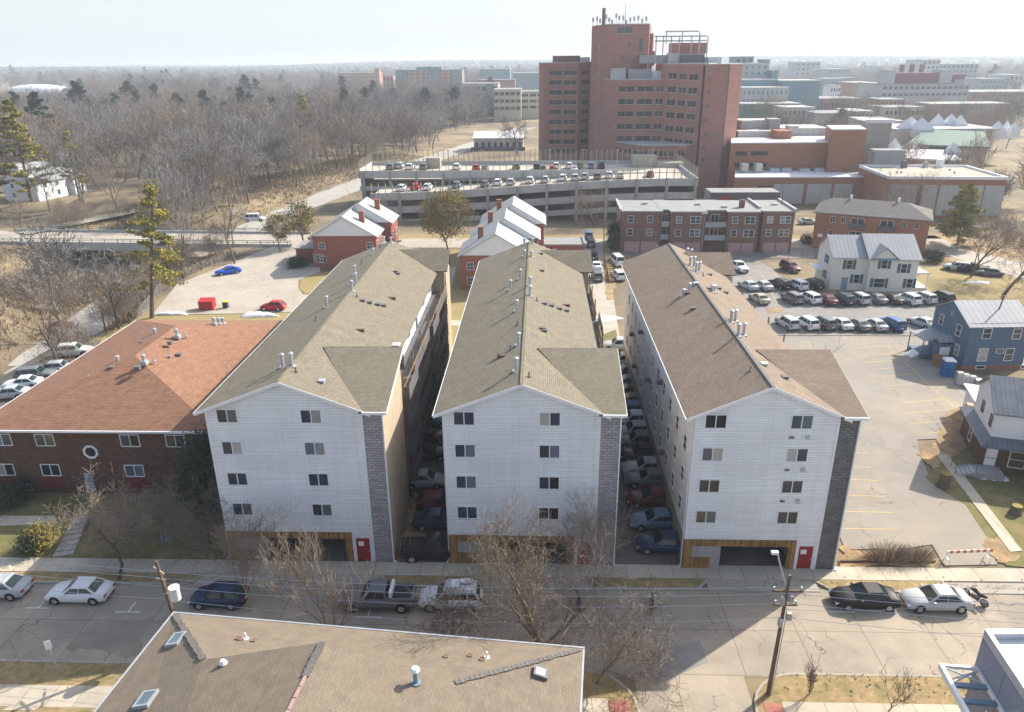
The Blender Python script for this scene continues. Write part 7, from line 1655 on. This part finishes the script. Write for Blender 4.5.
# sign post
g = G(58, 671, .1); T = thing('street_sign', 'parking sign on a thin steel post at the near kerb, left', 'street sign', (g.x, g.y, .1)); b = MB(); b.tube([(0, 0, 0), (-.12, 0, 2.5)], .035, 6); b.build('post', 'steel', T); b = MB(); b.box(-.3, .08, -.04, -.01, 1.95, 2.6); b.build('sign_plate', 'trim', T, rz=R(35))
g = G(167, 545, .12); T = thing('yard_sign', 'small pale blue yard sign on the shaded lawn', 'sign', (g.x, g.y, .12)); b = MB(); b.box(-.45, .45, -.02, .02, .35, .9); b.build('sign_plate', 'far_blue', T); b = MB(); b.box(-.3, -.27, 0, .03, 0, .4); b.box(.27, .3, 0, .03, 0, .4); b.build('stake', 'steel', T)
# poles behind
for i, (px, pb, tx_, ty, lb) in enumerate(((233, 248, 229, 203, 'grey utility pole beside the fence, left one near the forked tree'), (306, 249, 290, 200, 'grey utility pole right of the forked tree'), (604, 253, 604, 219, 'slim utility pole at the lane beside the flat roofed flats'), (582, 222, 582, 186, 'light pole in front of the garage'), (725, 255, 727, 185, 'tall pole rising before the white panelled wing'), (108, 345, 95, 272, 'street light pole on the lower road'))):
    if i == 4: px, pb, tx_, ty = 781, 245, 783, 182
    T, tx, tz, g = pole(px, pb, tx_, ty, lb, 0 if i < 5 else -4.5, .13)
    if i < 2: b = MB(); b.box(tx-1.1, tx+1.1, -.06, .06, tz-.8, tz-.66); b.build('cross_arm', 'wood_pole', T); b = MB(); b.cyl(tx+.4, 0, tz-2.4, tz-1.5, .25, 8); b.build('transformer', 'steel', T)
    if i == 5: b = MB(); b.tube([(tx, 0, tz), (tx-2.2, .3, tz+.4), (tx-2.8, .3, tz+.35)], .05, 6); b.build('lamp_arm', 'steel', T)
# chain link fence along the drive
FP = [(-62.5, 108), (-67, 128), (-63.2, 146), (-58.5, 162)]
T = thing('chain_link_fence', 'long low chain link fence between the concrete drive and the road bank', 'fence', (FP[0][0], FP[0][1], 0)); po = MB(); wi = MB()
for a, c in zip(FP, FP[1:]):
    a = Vector((a[0]-FP[0][0], a[1]-FP[0][1])); c = Vector((c[0]-FP[0][0], c[1]-FP[0][1])); n = int((c-a).length/2.5)
    for i in range(n+1): p = a.lerp(c, i/n); po.cyl(p.x, p.y, -.3, 1.7, .04, 6)
    for z in (.1, .5, .9, 1.3, 1.7): wi.tube([(*a, z), (*c, z)], .016, 3)
    m = int((c-a).length/.3)
    for i in range(m): p = a.lerp(c, i/m); q = a.lerp(c, min(1, (i+4)/m)); wi.tube([(*p, .1), (*q, 1.65)], .008, 3, cap=False); wi.tube([(*q, .1), (*p, 1.65)], .008, 3, cap=False)
po.build('fence_post', 'steel', T); wi.build('mesh', 'fence_mesh', T, uv=False)
# dumpster and wheelie bin
g = G(208, 309, 0); T = thing('dumpster', 'red steel dumpster at the end of the concrete drive', 'dumpster', (g.x, g.y, .06), R(4)); b = MB(); n = len(b.v)
b.slab([(-1.15, -.8, 1.35), (1.15, -.8, 1.35), (1.15, .8, 1.6), (-1.15, .8, 1.6)], 1.35); b.build('bin', 'dumpster_red', T); b = MB(); b.slab([(-1.2, -.85, 1.42), (1.2, -.85, 1.42), (1.2, .85, 1.68), (-1.2, .85, 1.68)], .06); b.build('lid', 'dumpster_red', T)
b = MB(); [b.box(x, x+.08, -.86, -.8, .2, 1.3) for x in (-1, -.35, .3, .9)]; b.build('rib', 'rust', T)
def bin_(px, py, m, lm, label, z=0): 
    g = G(px, py, z); T = thing('wheeled_bin', label, 'bin', (g.x, g.y, z+.06)); b = MB(); b.slab([(-.36, -.36, 1.0), (.36, -.36, 1.0), (.36, .36, 1.0), (-.36, .36, 1.0)], .95); b.build('bin', m, T); b = MB(); b.box(-.4, .4, -.42, .42, 1.0, 1.1); b.build('lid', lm, T); b = MB(); b.tube([(-.3, .42, .12), (.3, .42, .12)], .12, 8); b.build('wheel', 'tyre', T)
bin_(226, 308, 'bin_dark', 'bin_yellow', 'dark wheeled bin with a yellow lid beside the red dumpster'); bin_(1003, 468, 'bin_dark', 'bin_blue', 'dark wheeled bin against the brick wall of the white gabled house')
# portable toilet, screen fence, tanks beside blue house
g = G(946, 376, 0); T = thing('portable_toilet', 'bright blue portable toilet with a white roof beside the blue house', 'portable toilet', (g.x, g.y, .06), R(-8)); b = MB(); b.box(-.6, .6, -.6, .6, 0, 2.1); b.build('cabin', 'portable_blue', T); b = MB(); b.box(-.64, .64, -.64, .64, 2.1, 2.2); b.slab([(-.5, -.5, 2.32), (.5, -.5, 2.32), (.5, .5, 2.32), (-.5, .5, 2.32)], .12); b.build('roof', 'trim', T); b = MB(); b.box(-.42, .42, -.63, -.6, .1, 1.95); b.build('door', 'portable_blue', T); b = MB(); b.box(-.45, -.4, -.6, -.58, .1, 1.9); b.build('hinge', 'trim', T)
A = G(931, 366, 0); Bq = G(953, 372, 0); T = thing('board_fence', 'short brown board fence between the porch of the blue house and the portable toilet', 'fence', (A.x, A.y, .06), math.atan2(Bq.y-A.y, Bq.x-A.x)+.1); L_ = (Bq-A).length; b = MB(); n = int(L_/.15)
for i in range(n): b.box(i*.15, i*.15+.135, 0, .03, 0, 1.75)
b.build('board', 'rail_wood', T); b = MB(); b.box(0, L_, .03, .09, .3, .4); b.box(0, L_, .03, .09, 1.3, 1.4); b.build('rail', 'wood_dark', T)
for i, (px, py, lb) in enumerate(((958, 384, 'left one of three pale utility cabinets beside the blue house'), (964, 385, 'middle one of three pale utility cabinets beside the blue house'), (971, 386, 'right one of three pale utility cabinets beside the blue house'))):
    g = G(px, py, 0); T = thing('utility_cabinet', lb, 'utility cabinet', (g.x, g.y, .06), R(-10)); b = MB(); b.box(-.32, .32, -.3, .3, 0, 1.45-.12*i); b.build('cabinet', ('steel', 'trim', 'trim')[i], T); b = MB(); b.box(-.34, .34, -.32, .32, 1.45-.12*i, 1.52-.12*i); b.build('lid', 'precast', T); b = MB(); b.box(-.26, .26, -.32, -.3, .15, 1.25-.12*i); b.build('door', 'steel', T)
bin_(977, 388, 'panel_grey', 'steel', 'grey wheeled bin right of the pale cabinets')
# stumps
for px, py, r, h, lb in ((943, 487, .5, 1.35, 'tall cut tree stump beside the lot path'), (1015, 514, .45, .75, 'low cut tree stump on the shaded lawn at the right edge')):
    g = G(px, py, 0); T = thing('tree_stump', lb, 'tree stump', (g.x, g.y, .08)); b = MB(); b.tube([(0, 0, -.1), (0, 0, .3), (.03, 0, h)], [r*1.35, r, r*.92], 14, cap=False); b.build('trunk', 'bark', T); b = MB(); b.cyl(.03, 0, h-.02, h+.03, r*.9, 14); b.build('cut_face', 'leaf_gold', T)
# striped barrier
A = G(944, 562, .1); Bq = G(990, 560, .1); T = thing('striped_barrier', 'red and white striped barrier closing the small drive', 'barrier', (A.x, A.y, .06), math.atan2(Bq.y-A.y, Bq.x-A.x)); L_ = (Bq-A).length
for m_, o_ in (('trim', 0), ('orange', 1)):
    b = MB(); n = 14
    for i in range(n):
        if i % 2 == o_: x0 = L_*i/n; x1 = L_*(i+1)/n; b.poly([(x0, -.04, .85), (x1-.0, -.04, .85), (x1, -.04, 1.1), (x0, -.04, 1.1)]); b.box(x0, x1, -.035, .03, .85, 1.1)
    b.build('striped_board', m_, T)
for x in (.25, L_-.25): b = MB(); b.tube([(x, -.4, 0), (x, 0, 1.0), (x, .4, 0)], .035, 6); b.box(x-.03, x+.03, -.28, .28, .3, .36); b.build('leg', 'trim', T)
# broken low wall on the lot bank and retaining timbers
g = G(843, 566); b = MB(); b.box(0, 7.5, 0, .16, 0, .12); o = b.build('edging_timber', 'wood_dark', None, (24.3, 49.1, K), R(1)); tag(o, 'weathered edging timber along the bank before the dry bushes', 'timber')
o = MB(); [o.box(6.3+i*.9, 7.15+i*.9, 88.0, 88.2, .0, .8) for i in range(6)]; o = o.build('retaining_wall', 'rail_wood'); tag(o, 'timber retaining wall at the back end of the gap beside the third apartment house', 'retaining wall')
rnd = random.Random(4); b = MB()
P_ = [G(x, y) for x, y in ((606, 247), (607, 258), (609, 268), (611, 276), (612, 284))]
for a, c in zip(P_, P_[1:]):
    for k in range(5): t = a.lerp(c, k/5); b.tube([(t.x-.5, t.y, .3), (t.x+.5, t.y, .4)], [.45+rnd.random()*.2, .35], 6)
o = b.build('straw_berm', 'leaf_litter'); tag(o, 'orange straw covered berm between the lane and the white van', 'berm')
# wooden ladder like timbers by the first alley
b = MB(); b.tube([(0, 0, 0), (.5, .8, 2.1)], .04, 4); b.tube([(.4, -.1, 0), (.9, .7, 2.1)], .04, 4); b.tube([(.45, -.4, .0), (.45, -.4, 1.3)], .04, 4); g = G(401, 560, 0); o = b.build('timber_props', 'rail_wood', None, (g.x, g.y, .12)); tag(o, 'leaning timber props in the corner beside the first stair tower', 'timber')
# wheel stop kerb of the lots
b = MB(); b.box(23, 57, 101.5, 101.72, 0, .16); o = b.build('lot_kerb', 'concrete'); tag(o, kind='structure')
# light mast beside the upper lot and fence behind it
g = G(741, 262); T = thing('lot_fence', 'thin dark fence along the back of the upper parking lot', 'fence', (g.x, 147.3, 0)); b = MB(); [b.cyl(i*2.6, 0, 0, 1.8, .05, 6) for i in range(13)]; b.build('fence_post', 'steel_dark', T); b = MB(); [b.tube([(0, 0, z), (31.2, 0, z)], .02, 3) for z in (.3, .8, 1.3, 1.75)]; [b.tube([(i*.4, 0, .1), (i*.4, 0, 1.75)], .008, 3, cap=False) for i in range(78)]; b.build('mesh', 'steel_dark', T)
g = G(575, 268); T = thing('lot_light_mast', 'slim grey light mast in front of the flat roofed flats', 'lamp post', (33.4, 147.0, 0)); b = MB(); b.cyl(0, 0, 0, 9, .09, 8); b.build('mast', 'steel_dark', T); b = MB(); b.box(-.6, .6, -.15, .15, 9, 9.15); b.build('lamp_head', 'steel', T)
# litter of fallen branches, leaf piles on the near verge
b = MB(); rnd = random.Random(12)
for i in range(900):
    x = rnd.uniform(-45, 6); y = rnd.choice((rnd.gauss(37.2, .25), rnd.gauss(46.3, .4), rnd.gauss(36.4, .5))); z = K+.01 if (y < YN or y > 45.7) else .012; a = rnd.uniform(0, 6.28); s = rnd.uniform(.04, .11); b.poly([(x+s*math.cos(a), y+s*math.sin(a), z), (x-s*.6*math.sin(a), y+s*.6*math.cos(a), z+.02), (x-s*math.cos(a), y-s*math.sin(a), z+.01), (x+s*.6*math.sin(a), y-s*.6*math.cos(a), z)])
for i in range(700):
    x = rnd.uniform(15, 45); y = rnd.choice((rnd.gauss(37.3, .3), rnd.gauss(36.5, .5), rnd.gauss(46.4, .4), rnd.gauss(49.8, .5) if x < 33 else 46.4)); z = K+.035 if (y < YN or y > 45.7) else .012; a = rnd.uniform(0, 6.28); s = rnd.uniform(.04, .12); b.poly([(x+s*math.cos(a), y+s*math.sin(a), z), (x-s*.6*math.sin(a), y+s*.6*math.cos(a), z+.02), (x-s*math.cos(a), y-s*math.sin(a), z+.01), (x+s*.6*math.sin(a), y-s*.6*math.cos(a), z)])
o = b.build('fallen_leaves', 'twig', uv=False); tag(o, 'scattered fallen leaves along both kerbs of the street', 'leaves', kind='stuff')
# ------------------------------------------------------------------ haze
hz = MB().box(-4700, 4700, -80, 6700, -12, 66).build('haze', 'snow', uv=False); tag(hz, 'pale haze thickening towards the horizon', 'haze', kind='stuff')
hm = bpy.data.materials.new('haze'); hm.use_nodes = True; n = hm.node_tree.nodes; n.clear(); ou_ = n.new('ShaderNodeOutputMaterial'); pv = n.new('ShaderNodeVolumePrincipled')
pv.inputs['Color'].default_value = (.80, .90, 1, 1); pv.inputs['Density'].default_value = .00031; pv.inputs['Anisotropy'].default_value = .2
hm.node_tree.links.new(pv.outputs[0], ou_.inputs['Volume']); hz.data.materials.clear(); hz.data.materials.append(hm)
